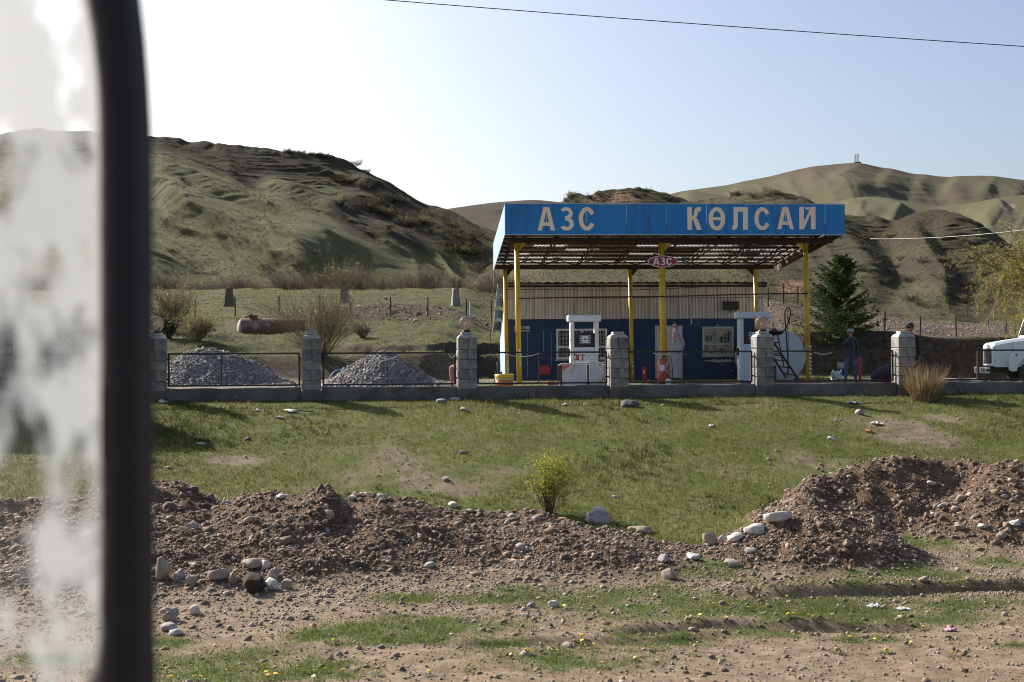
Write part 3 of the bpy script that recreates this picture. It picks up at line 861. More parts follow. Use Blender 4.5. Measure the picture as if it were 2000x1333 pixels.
# ------------------------------------------------------------------ bus window (the view is through it)
def bus_window():
    Y = .70
    inn = [(-420, -175), (-100, -172), (40, -160), (110, -122), (150, -60), (170, 0), (184, 80), (192, 150), (196, 230), (198, 420), (199, 700), (200, 1000), (198, 1240), (191, 1290), (168, 1335), (120, 1372), (40, 1396), (-100, 1402), (-420, 1404)]
    out = [(-520, -260), (-100, -255), (70, -240), (170, -205), (235, -130), (277, 0), (286, 80), (292, 160), (297, 250), (300, 420), (301, 700), (302, 1000), (304, 1260), (306, 1330), (304, 1420), (270, 1500), (140, 1550), (-100, 1562), (-520, 1565)]
    root = thing('bus_window', 'blurred black rubber edged bus window with smeared misty glass close to the viewer', 'window', P(250, 700, Y))
    b0 = root.location
    def loop(pts, dy): return [P(x, y, Y) + Vector((0, dy, 0)) - b0 for x, y in pts]
    # the outer wall is seen down its side: its rear edge is what stands against the view
    out = [(1000 + (x - 1000) * (Y + .034) / Y, 666 + (y - 666) * (Y + .034) / Y) for x, y in out]
    inn = [(1000 + (x - 1000) * (Y + .018) / Y, 666 + (y - 666) * (Y + .018) / Y) for x, y in inn]
    def mid(f): return [(a[0] + (c[0] - a[0]) * f, a[1] + (c[1] - a[1]) * f) for a, c in zip(inn, out)]
    def strip(mb, loops):
        n = len(loops[0]); vs = [p for l in loops for p in l]
        fs = [(k * n + i, k * n + i + 1, (k + 1) * n + i + 1, (k + 1) * n + i) for k in range(len(loops) - 1) for i in range(n - 1)]
        mb.add(vs, fs)
    fr = MB(); strip(fr, [loop(out, .034), loop(out, .004), loop(mid(.93), 0), loop(mid(.60), -.002), loop(mid(.33), 0), loop(mid(.26), .012), loop(mid(.26), .034), loop(out, .034)])
    fixn(fr.build('frame', M['rubber'], root, True))
    ga = MB(); strip(ga, [loop(mid(.27), .030), loop(mid(.27), .013), loop(mid(.20), .006), loop(mid(.10), .008), loop(mid(0), .014), loop(mid(-.01), .030)])
    fixn(ga.build('gasket', M['gasket'], root, True))
    # misty, dirty pane
    m, nt, b = new_mat('misted_dirty_glass')
    v = objvec(nt)
    mp = N(nt, 'ShaderNodeMapping'); mp.inputs['Scale'].default_value = (1.15, 1, .62); mp.inputs['Location'].default_value = (.31, .2, .47); mp.inputs['Rotation'].default_value = (0, R(24), 0); nt.links.new(v, mp.inputs['Vector'])
    n1 = noise(nt, 30, 3, .5, mp.outputs[0]); n2 = noise(nt, 120, 5, .6, mp.outputs[0]); n0 = noise(nt, 27, 3, .5, mp.outputs[0])
    ad = N(nt, 'ShaderNodeMath', operation='MULTIPLY_ADD'); nt.links.new(n2, ad.inputs[0]); ad.inputs[1].default_value = .12; nt.links.new(n1, ad.inputs[2])
    ad2 = N(nt, 'ShaderNodeMath', operation='MULTIPLY_ADD'); nt.links.new(n0, ad2.inputs[0]); ad2.inputs[1].default_value = .7; nt.links.new(ad.outputs[0], ad2.inputs[2])
    # veil is denser next to the frame and high on the pane
    sx = N(nt, 'ShaderNodeSeparateXYZ'); nt.links.new(v, sx.inputs[0])
    edge = N(nt, 'ShaderNodeMapRange'); nt.links.new(sx.outputs[0], edge.inputs[0]); edge.inputs[1].default_value = -.034; edge.inputs[2].default_value = -.020; edge.inputs[3].default_value = 0; edge.inputs[4].default_value = .16
    top = N(nt, 'ShaderNodeMapRange'); nt.links.new(sx.outputs[2], top.inputs[0]); top.inputs[1].default_value = -.10; top.inputs[2].default_value = .15; top.inputs[3].default_value = -.06; top.inputs[4].default_value = .10
    a3 = N(nt, 'ShaderNodeMath', operation='ADD'); nt.links.new(ad2.outputs[0], a3.inputs[0]); nt.links.new(edge.outputs[0], a3.inputs[1])
    a4 = N(nt, 'ShaderNodeMath', operation='ADD'); nt.links.new(a3.outputs[0], a4.inputs[0]); nt.links.new(top.outputs[0], a4.inputs[1])
    f = ramp(nt, a4.outputs[0], [(.76, .05), (1.28, .90)])
    tr = N(nt, 'ShaderNodeBsdfTransparent')
    tl = N(nt, 'ShaderNodeBsdfTranslucent'); tl.inputs['Color'].default_value = (.275, .29, .305, 1)
    mx = N(nt, 'ShaderNodeMixShader'); nt.links.new(f, mx.inputs[0]); nt.links.new(tr.outputs[0], mx.inputs[1]); nt.links.new(tl.outputs[0], mx.inputs[2])
    nt.links.new(mx.outputs[0], nt.nodes['Material Output'].inputs['Surface'])
    gl = MB(); n = len(inn)
    pl = loop(mid(.05), .021)
    gl.add(pl, [tuple(range(n))])
    gl.build('glass_pane', m, root)
bus_window()

# ------------------------------------------------------------------ lettering
def arc(cx, cz, rx, rz, a0, a1, n=14):
    return [(cx + rx * math.cos(R(a0 + (a1 - a0) * i / n)), cz + rz * math.sin(R(a0 + (a1 - a0) * i / n))) for i in range(n + 1)]
def letter_polys(ch):
    """filled outlines in a 0..w by 0..1 box, (x,z); holes are avoided by splitting the shape"""
    if ch == 'A':
        return .70, [[(0, 0), (.17, 0), (.21, .20), (.345, .20), (.345, .35), (.245, .35), (.345, .82), (.345, 1), (.23, 1)],
                     [(.355, .20), (.49, .20), (.53, 0), (.70, 0), (.47, 1), (.355, 1), (.355, .82), (.455, .35), (.355, .35)]]
    if ch == 'З':
        o = arc(.28, .735, .27, .265, 150, -62, 12); i = arc(.28, .735, .115, .12, -60, 150, 8)
        up = o + [(.30, .56), (.22, .56), (.22, .615)] + [(.30, .617)] + i[2:]
        o2 = arc(.29, .285, .30, .285, 62, -150, 14); i2 = arc(.29, .285, .13, .135, -150, 75, 9)
        lo = [(.22, .555), (.30, .555)] + o2[1:] + i2 + [(.22, .43)]
        return .60, [up, lo]
    if ch == 'C':
        up = arc(.34, .5, .34, .5, 28, 180, 14) + arc(.34, .5, .165, .33, 180, 28, 10)
        lo = arc(.34, .5, .34, .5, 180, 332, 14) + arc(.34, .5, .165, .33, 332, 180, 10)
        return .66, [up, lo]
    if ch == 'К':
        return .66, [[(0, 0), (.20, 0), (.20, 1), (0, 1)], [(.203, .43), (.27, .42), (.41, 0), (.63, 0), (.50, .36), (.43, .49), (.36, .53), (.203, .55)],
                     [(.203, .553), (.36, .533), (.43, .58), (.46, .74), (.50, .81), (.61, .83), (.61, 1), (.46, 1), (.345, .93), (.30, .80), (.27, .62), (.203, .60)]]
    if ch == 'Ө':
        l = arc(.36, .5, .36, .5, 90, 270, 18) + arc(.36, .5, .175, .33, 270, 90, 14)
        r = arc(.36, .5, .36, .5, 270, 450, 18) + arc(.36, .5, .175, .33, 450, 270, 14)
        return .72, [l, r, [(.19, .435), (.53, .435), (.53, .565), (.19, .565)]]
    if ch == 'Л':
        return .70, [[(0, 0), (.10, 0), (.20, .04), (.25, .14), (.25, .80), (.48, .80), (.48, 0), (.70, 0), (.70, 1), (.06, 1), (.06, .22), (.0, .17)]]
    if ch == 'Й':
        return .70, [[(0, 0), (.20, 0), (.46, .62), (.50, .62), (.50, 0), (.70, 0), (.70, 1), (.50, 1), (.24, .40), (.20, .40), (.20, 1), (0, 1)],
                     [(.25, .93), (.30, .87), (.40, .87), (.45, .93), (.45, 1), (.39, .97), (.31, .97), (.25, 1)]]
    if ch == 'Д':
        return .78, [[(.05, .16), (.17, .16), (.25, .55), (.25, 1), (.68, 1), (.68, .16), (.78, .16), (.78, -.12), (.64, -.12), (.64, 0), (.12, 0), (.12, -.12), (0, -.12), (0, .16)]]
    if ch == 'Т':
        return .62, [[(.22, 0), (.40, 0), (.40, .84), (.62, .84), (.62, 1), (0, 1), (0, .84), (.22, .84)]]
def put_letter(ch, x, z, w, h, y, mat, parent, th=.006):
    wd, polys = letter_polys(ch)
    mb = MB()
    for p in polys:
        mb.prism([(x + a / wd * w, z + c * h) for a, c in p], y - th, y)
    return fixn(mb.build('letter', mat, parent))

# ------------------------------------------------------------------ filling station canopy
CK = math.atan(.06)
GZ0 = CZ - .83                                   # yard level
def canopy():
    p0 = P(988, 700, 39.3)
    root = thing('filling_station_canopy', 'blue fascia canopy reading АЗС КӨЛСАЙ on yellow posts over the fuel pumps', 'canopy', (p0.x, 39.3, GZ0), CK)
    W, D = 10.62, 7.9
    T0, B0, T1, B1 = 5.57, 4.65, 5.06, 4.05      # fascia top/bottom at the front and at the back
    # fascia boards
    n = 9; xs = [0] + [.02 + 1.247 * k for k in range(1, 9)] + [W]
    for a, c in zip(xs[:-1], xs[1:]):
        mb = MB(); mb.bbox(((a + c) / 2, 0, (T0 + B0) / 2 + RNG.uniform(-.006, .006)), (c - a - .012, .03, T0 - B0), .005, (RNG.uniform(-.004, .004), 0, RNG.uniform(-.003, .003)))
        mb.build('fascia_panel', M['blue_panel'], root)
    mb = MB(); mb.span((-.01, -.02, B0 - .035), (W + .01, .02, B0 - .004)); mb.span((-.01, -.02, T0 + .004), (W + .01, .03, T0 + .03))
    mb.build('edge_trim', M['pale_panel'], root)
    for sx, nm in ((0, 0), (W, 1)):
        for a, c in ((.02, D * .47), (D * .47 + .012, D)):
            mb = MB()
            za, zb = T0 + (T1 - T0) * a / D, T0 + (T1 - T0) * c / D
            ya, yb = B0 + (B1 - B0) * a / D, B0 + (B1 - B0) * c / D
            t = .012
            q = [(sx - t, a, ya), (sx - t, c, yb), (sx - t, c, zb), (sx - t, a, za), (sx + t, a, ya), (sx + t, c, yb), (sx + t, c, zb), (sx + t, a, za)]
            mb.add(q, [(0, 1, 2, 3), (7, 6, 5, 4), (0, 4, 5, 1), (3, 2, 6, 7), (0, 3, 7, 4), (1, 5, 6, 2)])
            mb.build('side_panel', M['pale_panel'] if sx == 0 else M['rust_steel'], root)
    # lettering, one character each
    s = 39.3 / F
    z0 = lambda pyb: (700 - pyb) * s + .83
    for ch, a, c, t, b_ in (('A', 1051.5, 1085.5, 405, 451), ('З', 1094.5, 1122.5, 405, 451), ('C', 1131.5, 1163, 405, 451), ('К', 1343, 1372.5, 404.5, 449.5), ('Ө', 1384, 1417, 404.5, 450.5),
                            ('Л', 1430, 1461, 404.5, 449), ('C', 1473, 1503.5, 404.5, 450), ('A', 1517, 1550, 404.5, 448), ('Й', 1560, 1592, 403.5, 448)):
        k = s * (1 + .06 * ((a - 988) * s) / 39.3)
        roll = (a - 1320) * .0035
        x = (a - 988) * s / math.cos(CK) * (1 + .022 * (a - 988) / 664); w = (c - a) * s * (1 + .02 * (a - 988) / 664)
        put_letter(ch, x, z0(b_ - .6) - roll * 0, w, (b_ - t) * s * 1.005, -.017, M['cream'], root)
    # beams
    lean = -.07
    zf, zb = 4.46, 4.06                           # post tops
    def zr(y): return 5.0 - (5.0 - 4.36) * y / D  # roof plane
    mb = MB(); mb.span((.12, .88, zf), (W - .1, 1.02, zf + .16)); mb.build('front_beam', M['dark_steel'], root)
    mb = MB(); mb.span((.02, 7.08, zb), (W - .35, 7.22, zb + .16)); mb.build('rear_beam', M['dark_steel'], root)
    # trusses run front to back
    for x in (.35, 1.75, 3.1, 4.45, 5.75, 7.1, 8.45, 9.75, 10.4):
        mb = MB()
        y0, y1 = .1, 7.75
        bz = lambda y: min(zr(y) - .10, zf + .19 + (zb - zf) * (y - .95) / 6.2)
        mb.tube([(x, y0, zr(y0) - .06), (x, y1, zr(y1) - .06)], .028, 4)
        mb.tube([(x, y0, bz(.95)), (x, y1, bz(y1))], .028, 4)
        nn = 12
        for i in range(nn):
            ya = y0 + (y1 - y0) * i / nn; yc = y0 + (y1 - y0) * (i + 1) / nn
            if i % 2 == 0: mb.tube([(x, ya, bz(ya)), (x, yc, zr(yc) - .06)], .016, 4, False)
            else: mb.tube([(x, ya, zr(ya) - .06), (x, yc, bz(yc))], .016, 4, False)
        mb.build('truss', M['rust_steel'] if RNG.rand() < .5 else M['dark_steel'], root)
    # front lattice girder behind the fascia
    mb = MB(); za, zc = zf + .17, zf + .47
    for i in range(20):
        xa = .15 + (W - .3) * i / 20; xb = .15 + (W - .3) * (i + 1) / 20
        mb.tube([(xa, .95, za if i % 2 else zc), (xb, .95, zc if i % 2 else za)], .018, 4, False)
    mb.tube([(.1, .95, zc), (W - .1, .95, zc)], .025, 4); mb.build('lattice_girder', M['dark_steel'], root)
    mb = MB()
    for i in range(18):
        xa = .1 + (W - .5) * i / 18; xb = .1 + (W - .5) * (i + 1) / 18
        mb.tube([(xa, 7.15, zb + .16 if i % 2 else zr(7.15) - .03), (xb, 7.15, zr(7.15) - .03 if i % 2 else zb + .16)], .016, 4, False)
    mb.build('lattice_girder', M['dark_steel'], root)
    # purlins
    rows = 9
    for i in range(rows + 1):
        y = .12 + (D - .3) * i / rows
        mb = MB(); mb.span((.05, y - .03, zr(y) - .055), (W - .05, y + .03, zr(y) - .005)); mb.build('purlin', M['rust_steel'], root)
    # corrugated sheets, lapped like steps, sky shows in the laps
    nsh = 9; sw = (W - .06) / nsh
    def sheet_mesh(step, cut=0.0):
        mb = MB(); nw = 16; pit = (D - .16) / rows - cut
        vs = []; fs = []
        for j, yy in enumerate((0, pit - .015)):
            for k in range(nw + 1):
                zz = (.016 if k % 2 else -.016) + (zr(yy) - zr(0)) + (step if j == 1 else 0)
                vs.append((k / nw * (sw - .006), yy, zz))
        for k in range(nw): fs.append((k, k + 1, nw + 2 + k, nw + 1 + k))
        return mb.add(vs, fs).mesh('roof_sheet')
    metas = [(sheet_mesh(.012), M['roof_sheet']), (sheet_mesh(.03), M['roof_sheet']), (sheet_mesh(.010), M['roof_rust'])]
    metas += [(sheet_mesh(q_, .24), mt_) for q_, mt_ in ((.012, M['roof_sheet']), (.02, M['roof_sheet']), (.010, M['roof_rust']))]
    for me, mt in metas: me.materials.append(mt)
    lit = {}
    pit = (D - .16) / rows
    for i in range(rows):
        for k in range(nsh):
            r_ = RNG.rand()
            qi = 2 if r_ < (.75 if i < 3 else .22) else (1 if r_ < .6 + .2 * (i > 5) else 0)
            lit[(i, k)] = RNG.rand() < (0, 0, .15, .25, .3, .4, .5, .75, .85)[i]
            q = metas[qi + 3 * lit[(i, k)]]
            o = link('roof_sheet', q[0], None, root); o.location = (.03 + k * sw, .08 + i * pit, zr(.08 + i * pit) + .012 + RNG.uniform(-.004, .004))
    # added translucent strips, stand-ins for the bright light at the laps
    def strip_mesh():
        mb = MB(); vs = []; fs = []; nw = 16
        for j, yy in enumerate((0, .27)):
            for k in range(nw + 1): vs.append((k / nw * (sw - .02), yy, (.016 if k % 2 else -.016) + (zr(yy) - zr(0)) * .6))
        for k in range(nw): fs.append((k, k + 1, nw + 2 + k, nw + 1 + k))
        return mb.add(vs, fs).mesh('lap_light_strip')
    sme = strip_mesh(); sme.materials.append(M['lap_light'])
    for i in range(1, rows):
        for k in range(nsh):
            if lit[(i, k)]:
                y = .08 + (i + 1) * pit - .25
                o = link('lap_light_strip', sme, None, root); o.location = (.04 + k * sw, y, zr(y) + .004); o.scale = (RNG.uniform(.75, 1), 1, 1)
    # posts
    for x, y, r, top in ((.48, .95, .082, zf), (5.08, .95, .105, zf), (9.72, .95, .082, zf), (.45, 7.15, .078, zb), (5.02, 7.15, .078, zb), (9.66, 7.15, .078, zb)):
        mb = MB(); mb.tube([(x, y, -.3), (x + lean, y, top)], r, 18); post = mb.build('post', M['yellow'], root, False)
        for p in post.data.polygons: p.use_smooth = len(p.vertices) == 4
        mb = MB(); sg = 1 if x < 6 else -1
        mb.prism([(x + lean + sg * r, top - .003), (x + lean + sg * (r + .22), top - .003), (x + lean + sg * r, top - .26)], y - .01, y + .01); fixn(mb.build('bracket', M['yellow'] if y < 2 else M['dark_steel'], root))
    # flaked paint and paper bits on the feet of the posts
    for x, y, r, zz, kk in ((.45, 7.15, .08, .75, 7), (.48, .95, .084, 1.1, 6), (5.02, 7.15, .08, .65, 6)):
        for j in range(kk):
            mb = MB(); mb.bbox((x + RNG.uniform(-.03, .03), y - r - .004, zz - j * .085 + RNG.uniform(-.02, .02)), (RNG.uniform(.03, .07), .008, RNG.uniform(.03, .07)), .003); mb.build('flake_light_mark', M['paper'], root)
    mb = MB(); mb.tube([(5.06, .95, .22), (5.055, .95, .27)], .110, 18); mb.build('white_band', M['paper'], root)
    for p_, z_ in ((9.72, .0),):  # right post: white bars paint the light between fence shadow stripes
        for j in range(9):
            mb = MB(); mb.bbox((9.74 + .02, .95 - .085, 1.15 - j * .12), (.07, .012, .055), .003); mb.build('flake_light_mark', M['paper'], root)
    # oval sign wired to the middle post
    sg = thing('oval_sign', 'dark red oval sign reading АЗС hung on the middle yellow post', 'sign', root.matrix_basis @ Vector((5.02, .80, 3.86)), CK)
    mb = MB(); mb.prism([(.47 * math.cos(t), .185 * math.sin(t)) for t in np.linspace(0, 2 * math.pi, 41)[:-1]], -.01, .01); fixn(mb.build('rim', M['white'], sg))
    mb = MB(); mb.prism([(.45 * math.cos(t), .165 * math.sin(t)) for t in np.linspace(0, 2 * math.pi, 41)[:-1]], -.016, -.0115); fixn(mb.build('face', M['sign_red'], sg))
    for ch, a, w in (('A', -.31, .21), ('З', -.08, .165), ('C', .11, .19)): put_letter(ch, a, -.115, w, .235, -.0175, M['white'], sg, .004)
    mb = MB(); mb.tube([(.06, .0, .16), (.06, .10, .45)], .008, 5); mb.tube([(.38, 0, .08), (.12, .1, .5)], .004, 4); mb.build('hanger_wire', M['dark_steel'], sg)
    root2 = root.matrix_basis
    def wl(p): return root2 @ Vector(p)
    # long pipe tied across the posts
    for nm, lab, z0_, z1_, x0, x1, y, r in (('steel_pipe', 'thin rusty pipe tied across the canopy posts at mid height', 2.70, 2.84, .5, 9.72, .845, .022),
                                  ('sagging_cable', 'dark cable slung under the canopy in front of the shed roof', 3.32, 3.50, .45, 9.66, 7.055, .012)):
        mb = MB(); pts = []
        for i in range(17):
            t = i / 16; pts.append(Vector((x0 + (x1 - x0) * t - .05, y, z0_ + (z1_ - z0_) * t - .10 * math.sin(math.pi * t) * (r < .02) + .012 * math.sin(9 * t))))
        c0 = wl(pts[0]); o = None
        mb.tube([(wl(p) - c0) for p in pts], r, 6); o = mb.build(nm, M['rust_steel'] if r > .02 else M['cable'], None, True, c0); tag(o, lab, 'pipe' if r > .02 else 'cable')
    mb = MB(); c0 = wl((.02, 7.88, 4.0)); mb.tube([Vector(wl((.02, 7.88, 4.0 - 3.9 * t)) - c0) + Vector((-.25 * t, 0, 0)) for t in (0, .3, .6, 1)], .012, 5)
    tag(mb.build('hanging_cable', M['cable'], None, True, c0), 'thin dark cable hanging straight down from the left rear canopy corner', 'cable')
    mb = MB(); pts = [wl((5.1, .8, 4.75)), wl((6.2, .7, 4.60)), wl((7.2, .7, 4.68)), wl((8.4, .7, 4.57)), wl((9.4, .75, 4.66))]
    pp = []
    for a, c in zip(pts[:-1], pts[1:]):
        for i in range(6): 
            t = i / 6; p = a.lerp(c, t); p.z -= .07 * math.sin(math.pi * t); pp.append(p)
    c0 = pp[0].copy(); mb.tube([p - c0 for p in pp], .009, 5)
    tag(mb.build('slack_wire', M['rust_steel'], None, True, c0), 'slack brown wire looping under the right half of the canopy front beam', 'wire')
    return root
CAN = canopy()
def canw(x, y, z=0.0): return CAN.matrix_basis @ Vector((x, y, z))

# ------------------------------------------------------------------ station building
def building():
    p0 = P(988, 700, 47.7)
    root = thing('station_building', 'low dark blue shop with ribbed grey metal upper wall behind the pumps', 'building', (p0.x, 47.7, GZ0), CK)
    W, D, H1, H2 = 9.75, 4.2, 2.36, 3.60
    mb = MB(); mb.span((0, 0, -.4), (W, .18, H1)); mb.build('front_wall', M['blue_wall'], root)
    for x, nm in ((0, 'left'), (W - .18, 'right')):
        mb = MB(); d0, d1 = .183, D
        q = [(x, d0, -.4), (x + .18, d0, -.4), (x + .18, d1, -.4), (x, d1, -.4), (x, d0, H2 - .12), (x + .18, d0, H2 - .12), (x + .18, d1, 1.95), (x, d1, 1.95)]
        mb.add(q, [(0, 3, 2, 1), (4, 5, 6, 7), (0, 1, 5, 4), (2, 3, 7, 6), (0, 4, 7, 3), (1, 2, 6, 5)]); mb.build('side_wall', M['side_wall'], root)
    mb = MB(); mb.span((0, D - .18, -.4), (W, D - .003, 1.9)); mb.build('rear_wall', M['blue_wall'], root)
    # ribbed sheets: two courses, lapped
    def rib_sheet(w, h):
        mb = MB(); vs = []; fs = []; k = 0; pit = .125
        xs = []
        x = 0
        while x < w - 1e-6:
            for dx, dz in ((0, 0), (.022, 0), (.034, -.042), (.103, -.042), (.116, 0)):
                if x + dx < w: xs.append((x + dx, dz))
            x += pit
        xs.append((w, 0))
        for px_, d in xs: vs += [(px_, d, 0), (px_, d, h)]
        for i in range(len(xs) - 1): fs.append((2 * i, 2 * i + 2, 2 * i + 3, 2 * i + 1))
        return mb.add(vs, fs).mesh('siding_sheet')
    nS = 9; sw = W / nS
    hl, hu = .78, .52
    mlo, mup = rib_sheet(sw - .008, hl), rib_sheet(sw - .008, hu)
    for me in (mlo, mup): me.materials.append(M['siding'])
    for k in range(nS):
        o = link('siding_sheet', mlo, None, root); o.location = (k * sw + .004, -.03 - .004 * (k % 2), H1 - .08 + RNG.uniform(-.012, .006))
        o = link('siding_sheet', mup, None, root); o.location = (k * sw + .004, -.012 - .004 * (k % 2), H1 - .08 + hl + .012 + RNG.uniform(-.01, .015))
    mb = MB(); mb.span((0, .005, H1 - .06), (W, .16, H2 - .14)); mb.build('siding_backing', M['rust_steel'], root)
    mb = MB(); mb.tube([(.05, -.045, H1 + hl - .075), (W - .05, -.045, H1 + hl - .075)], .012, 5); mb.build('siding_rail', M['rust_steel'], root)
    # shed roof falling to the rear, rows of sheets overhanging the left wall
    rows = 4; pit = (D + .35) / rows
    def rz(y): return H2 - (H2 - 2.0) * (y + .1) / (D + .1)
    for i in range(rows):
        for k in range(6):
            y0, y1 = -.12 + i * pit, -.12 + (i + 1) * pit + .06
            x0 = -.30 + k * (W + .45) / 6; x1 = x0 + (W + .45) / 6 - .01
            mb = MB(); vs = []; fs = []; nw = 10
            for j, yy in enumerate((y0, y1)):
                for q in range(nw + 1):
                    vs.append((x0 + (x1 - x0) * q / nw, yy, rz(yy) + .05 + (.02 if q % 2 else -.02) - (.10 if j == 0 and i > 0 else 0) + (.02 if j else 0)))
            for q in range(nw): fs.append((q, q + 1, nw + 2 + q, nw + 1 + q))
            m_ = len(vs); vs += [(v[0], v[1], v[2] - .09) for v in vs[:]] if k == 0 else []
            if k == 0: fs += [(0, nw + 1, nw + 1 + m_, m_)]
            mb.add(vs, fs); mb.build('roof_sheet', M['slate_sheet'] if k == 0 else M['roof_sheet'], root)
    mb = MB(); mb.span((-.1, -.10, H2 - .13), (W + .1, -.045, H2 - .05)); mb.build('eaves_board', M['dark_steel'], root)
    # bent reinforcing bars standing along the roof edge
    mb = MB()
    for i in range(9):
        x = 4.6 + .37 * i; mb.tube([(x, -.02, H2 - .02), (x + .02, -.02, H2 + .16), (x + .33, -.02, H2 + .02)], .009, 4)
    mb.build('bent_rods', M['dark_steel'], root)
    s = 47.7 / F
    X = lambda px: (px - 988) * s; Z = lambda py: (700 - py) * s + .83
    # windows with welded grilles
    def window(px0, px1, py0, py1, lit):
        f = MB(); x0, x1, z0, z1 = X(px0), X(px1), Z(py1), Z(py0); t = .07
        f.span((x0, -.05, z0), (x0 + t, .0, z1)); f.span((x1 - t, -.05, z0), (x1, .0, z1)); f.span((x0 + t, -.05, z0), (x1 - t, .0, z0 + t)); f.span((x0 + t, -.05, z1 - t), (x1 - t, 0, z1))
        zm = z0 + (z1 - z0) * .36; f.span((x0 + t, -.048, zm), (x1 - t, -.002, zm + .09)); xm = (x0 + x1) / 2; f.span((xm - .03, -.046, z0 + t), (xm + .03, -.004, zm)); f.span((xm - .03, -.046, zm + .09), (xm + .03, -.004, z1 - t))
        w = f.build('window', M['white'] if not lit else M['pale_plaster'], root)
        g = MB(); g.span((x0 + t, -.010, z0 + t), (x1 - t, -.0035, z1 - t)); g.build('pane', M['glass_dark'] if not lit else M['bright_pane'], w)
        gr = MB(); nb = int((x1 - x0) / .12)
        for i in range(1, nb):
            xx = x0 + (x1 - x0) * i / nb; gr.tube([(xx, -.056, z0 + .03), (xx, -.056, z1 - .03)], .010, 4)
        for i in range(nb - 1):
            xx = x0 + (x1 - x0) * (i + 1) / nb
            for zz, rz_ in ((z1 - .22, .05), (z1 - .36, .05), (z0 + .2, .09), (zm + .2, .045)):
                gr.tube([(xx + .045 * math.cos(a), -.058, zz + rz_ * math.sin(a)) for a in np.linspace(0, 2 * math.pi, 11)], .008, 4, False)
        gr.build('grille', M['cap'], w)
        sl = MB(); sl.span((x0 - .04, -.10, z0 - .06), (x1 + .04, .0, z0 - .003)); sl.build('sill', M['cap'], w)
        return w, x0, x1, z0, z1
    M['pale_plaster'] = simple('pale_window_paint', (.50, .47, .42), .6, var=.08)
    M['bright_pane'] = simple('yellowish_bright_pane', (.58, .50, .37), .8, var=.3, scale=7, dirt=(.04, .04, .05), dirt_amt=.4, dirt_scale=5)  # brightness of the lit window is put into its pane colour
    window(1087, 1187, 643, 702, False)
    w2, x0, x1, z0, z1 = window(1376, 1438, 640, 697, True)
    for a, b_, c, d, mt in ((.30, .55, .62, .90, M['cap']), (.62, .90, .48, .66, M['purple']), (.10, .30, .50, .70, M['green_pl']), (.28, .52, .66, .74, M['yellow_pl']), (.06, .20, .12, .3, M['green_mt']), (.4, .7, .1, .24, M['green_pl'])):
        mb = MB(); mb.span((x0 + (x1 - x0) * a, -.022, z0 + (z1 - z0) * c), (x0 + (x1 - x0) * b_, -.012, z0 + (z1 - z0) * d)); mb.build('goods_behind_glass', mt, w2)
    mb = MB(); mb.box(((x0 + x1) / 2 + .28, -.03, z1 - .36), (.55, .012, .16), (0, R(-35), 0)); mb.build('slanted_placard', M['black'], w2)
    # door
    x0, x1, z0, z1 = X(1285), X(1333), Z(741), Z(640)
    mb = MB(); mb.bbox(((x0 + x1) / 2, -.03, (z0 + z1) / 2), (x1 - x0, .06, z1 - z0), .01); dr = mb.build('door', M['white_board'], root)
    mb = MB(); mb.span((x0 - .06, -.05, z0), (x0 - .005, .0, z1 + .05)); mb.span((x1 + .005, -.05, z0 - .1), (x1 + .06, .0, z1 + .05)); mb.span((x0 - .005, -.05, z1 + .004), (x1 + .005, 0, z1 + .05)); mb.build('door_frame', M['pale_plaster'], root)
    mb = MB(); mb.tube([(x1 - .1, -.07, (z0 + z1) / 2 - .08), (x1 - .1, -.07, (z0 + z1) / 2 + .1)], .015, 6); mb.build('handle', M['black'], dr)
    mb = MB(); mb.span((x0 + .03, -.064, z1 - .56), (x0 + .32, -.0615, z1 - .29)); mb.build('notice', M['paper'], dr)
    mb = MB(); mb.tube([(x0 + .09 + .045 * math.cos(a), -.067, z1 - .37 + .045 * math.sin(a)) for a in np.linspace(0, 2 * math.pi, 15)], .008, 4, False); mb.box((x0 + .09, -.067, z1 - .37), (.085, .004, .012), (0, R(45), 0)); mb.build('prohibition_symbol', M['red'], dr)
    mb = MB()
    for i in range(2):
        mb.span((x0 + .17, -.066, z1 - .36 - .12 * i), (x0 + .30, -.0645, z1 - .33 - .12 * i))
    mb.span((x0 + .06, -.066, z1 - .53), (x0 + .28, -.0645, z1 - .49)); mb.build('notice_print', M['black'], dr)
    for q, w_ in ((.50, .16), (.72, .12)):
        mb = MB(); a0 = x0 + q; mb.span((a0, -.066, z1 - .50), (a0 + .02, -.062, z1 - .26)); mb.span((a0 + w_, -.066, z1 - .50), (a0 + w_ + .02, -.062, z1 - .26)); mb.span((a0 + .02, -.066, z1 - .28), (a0 + w_, -.062, z1 - .26)); mb.build('red_notice_frame', M['red'], dr)
    # bare patches where paint has gone
    def patch(px0, px1, py0, py1, seed):
        r_ = np.random.RandomState(seed); n = 14; top = []; bot = []
        for i in range(n + 1):
            t = i / n; e = math.sin(math.pi * min(1, max(.02, t))) ** .5
            top.append((X(px0 + (px1 - px0) * t), Z((py0 + py1) / 2 - (py1 - py0) / 2 * e * r_.uniform(.4, 1.1)))); bot.append((X(px0 + (px1 - px0) * t), Z((py0 + py1) / 2 + (py1 - py0) / 2 * e * r_.uniform(.4, 1.1))))
        mb = MB(); mb.prism(top + bot[::-1], -.004, .001); fixn(mb.build('bare_patch', M['bare_plaster'], root))
    patch(1380, 1440, 703, 711, 1); patch(1384, 1428, 697.5, 701, 2); patch(1332, 1341, 655, 690, 3)
    for i in range(26):
        px = RNG.uniform(1335, 1455); py = RNG.choice([RNG.uniform(630, 640), RNG.uniform(675, 700), RNG.uniform(712, 742)]); d = RNG.uniform(.5, 1.6)
        patch(px, px + 2 * d, py, py + 2.2 * d, 10 + i)
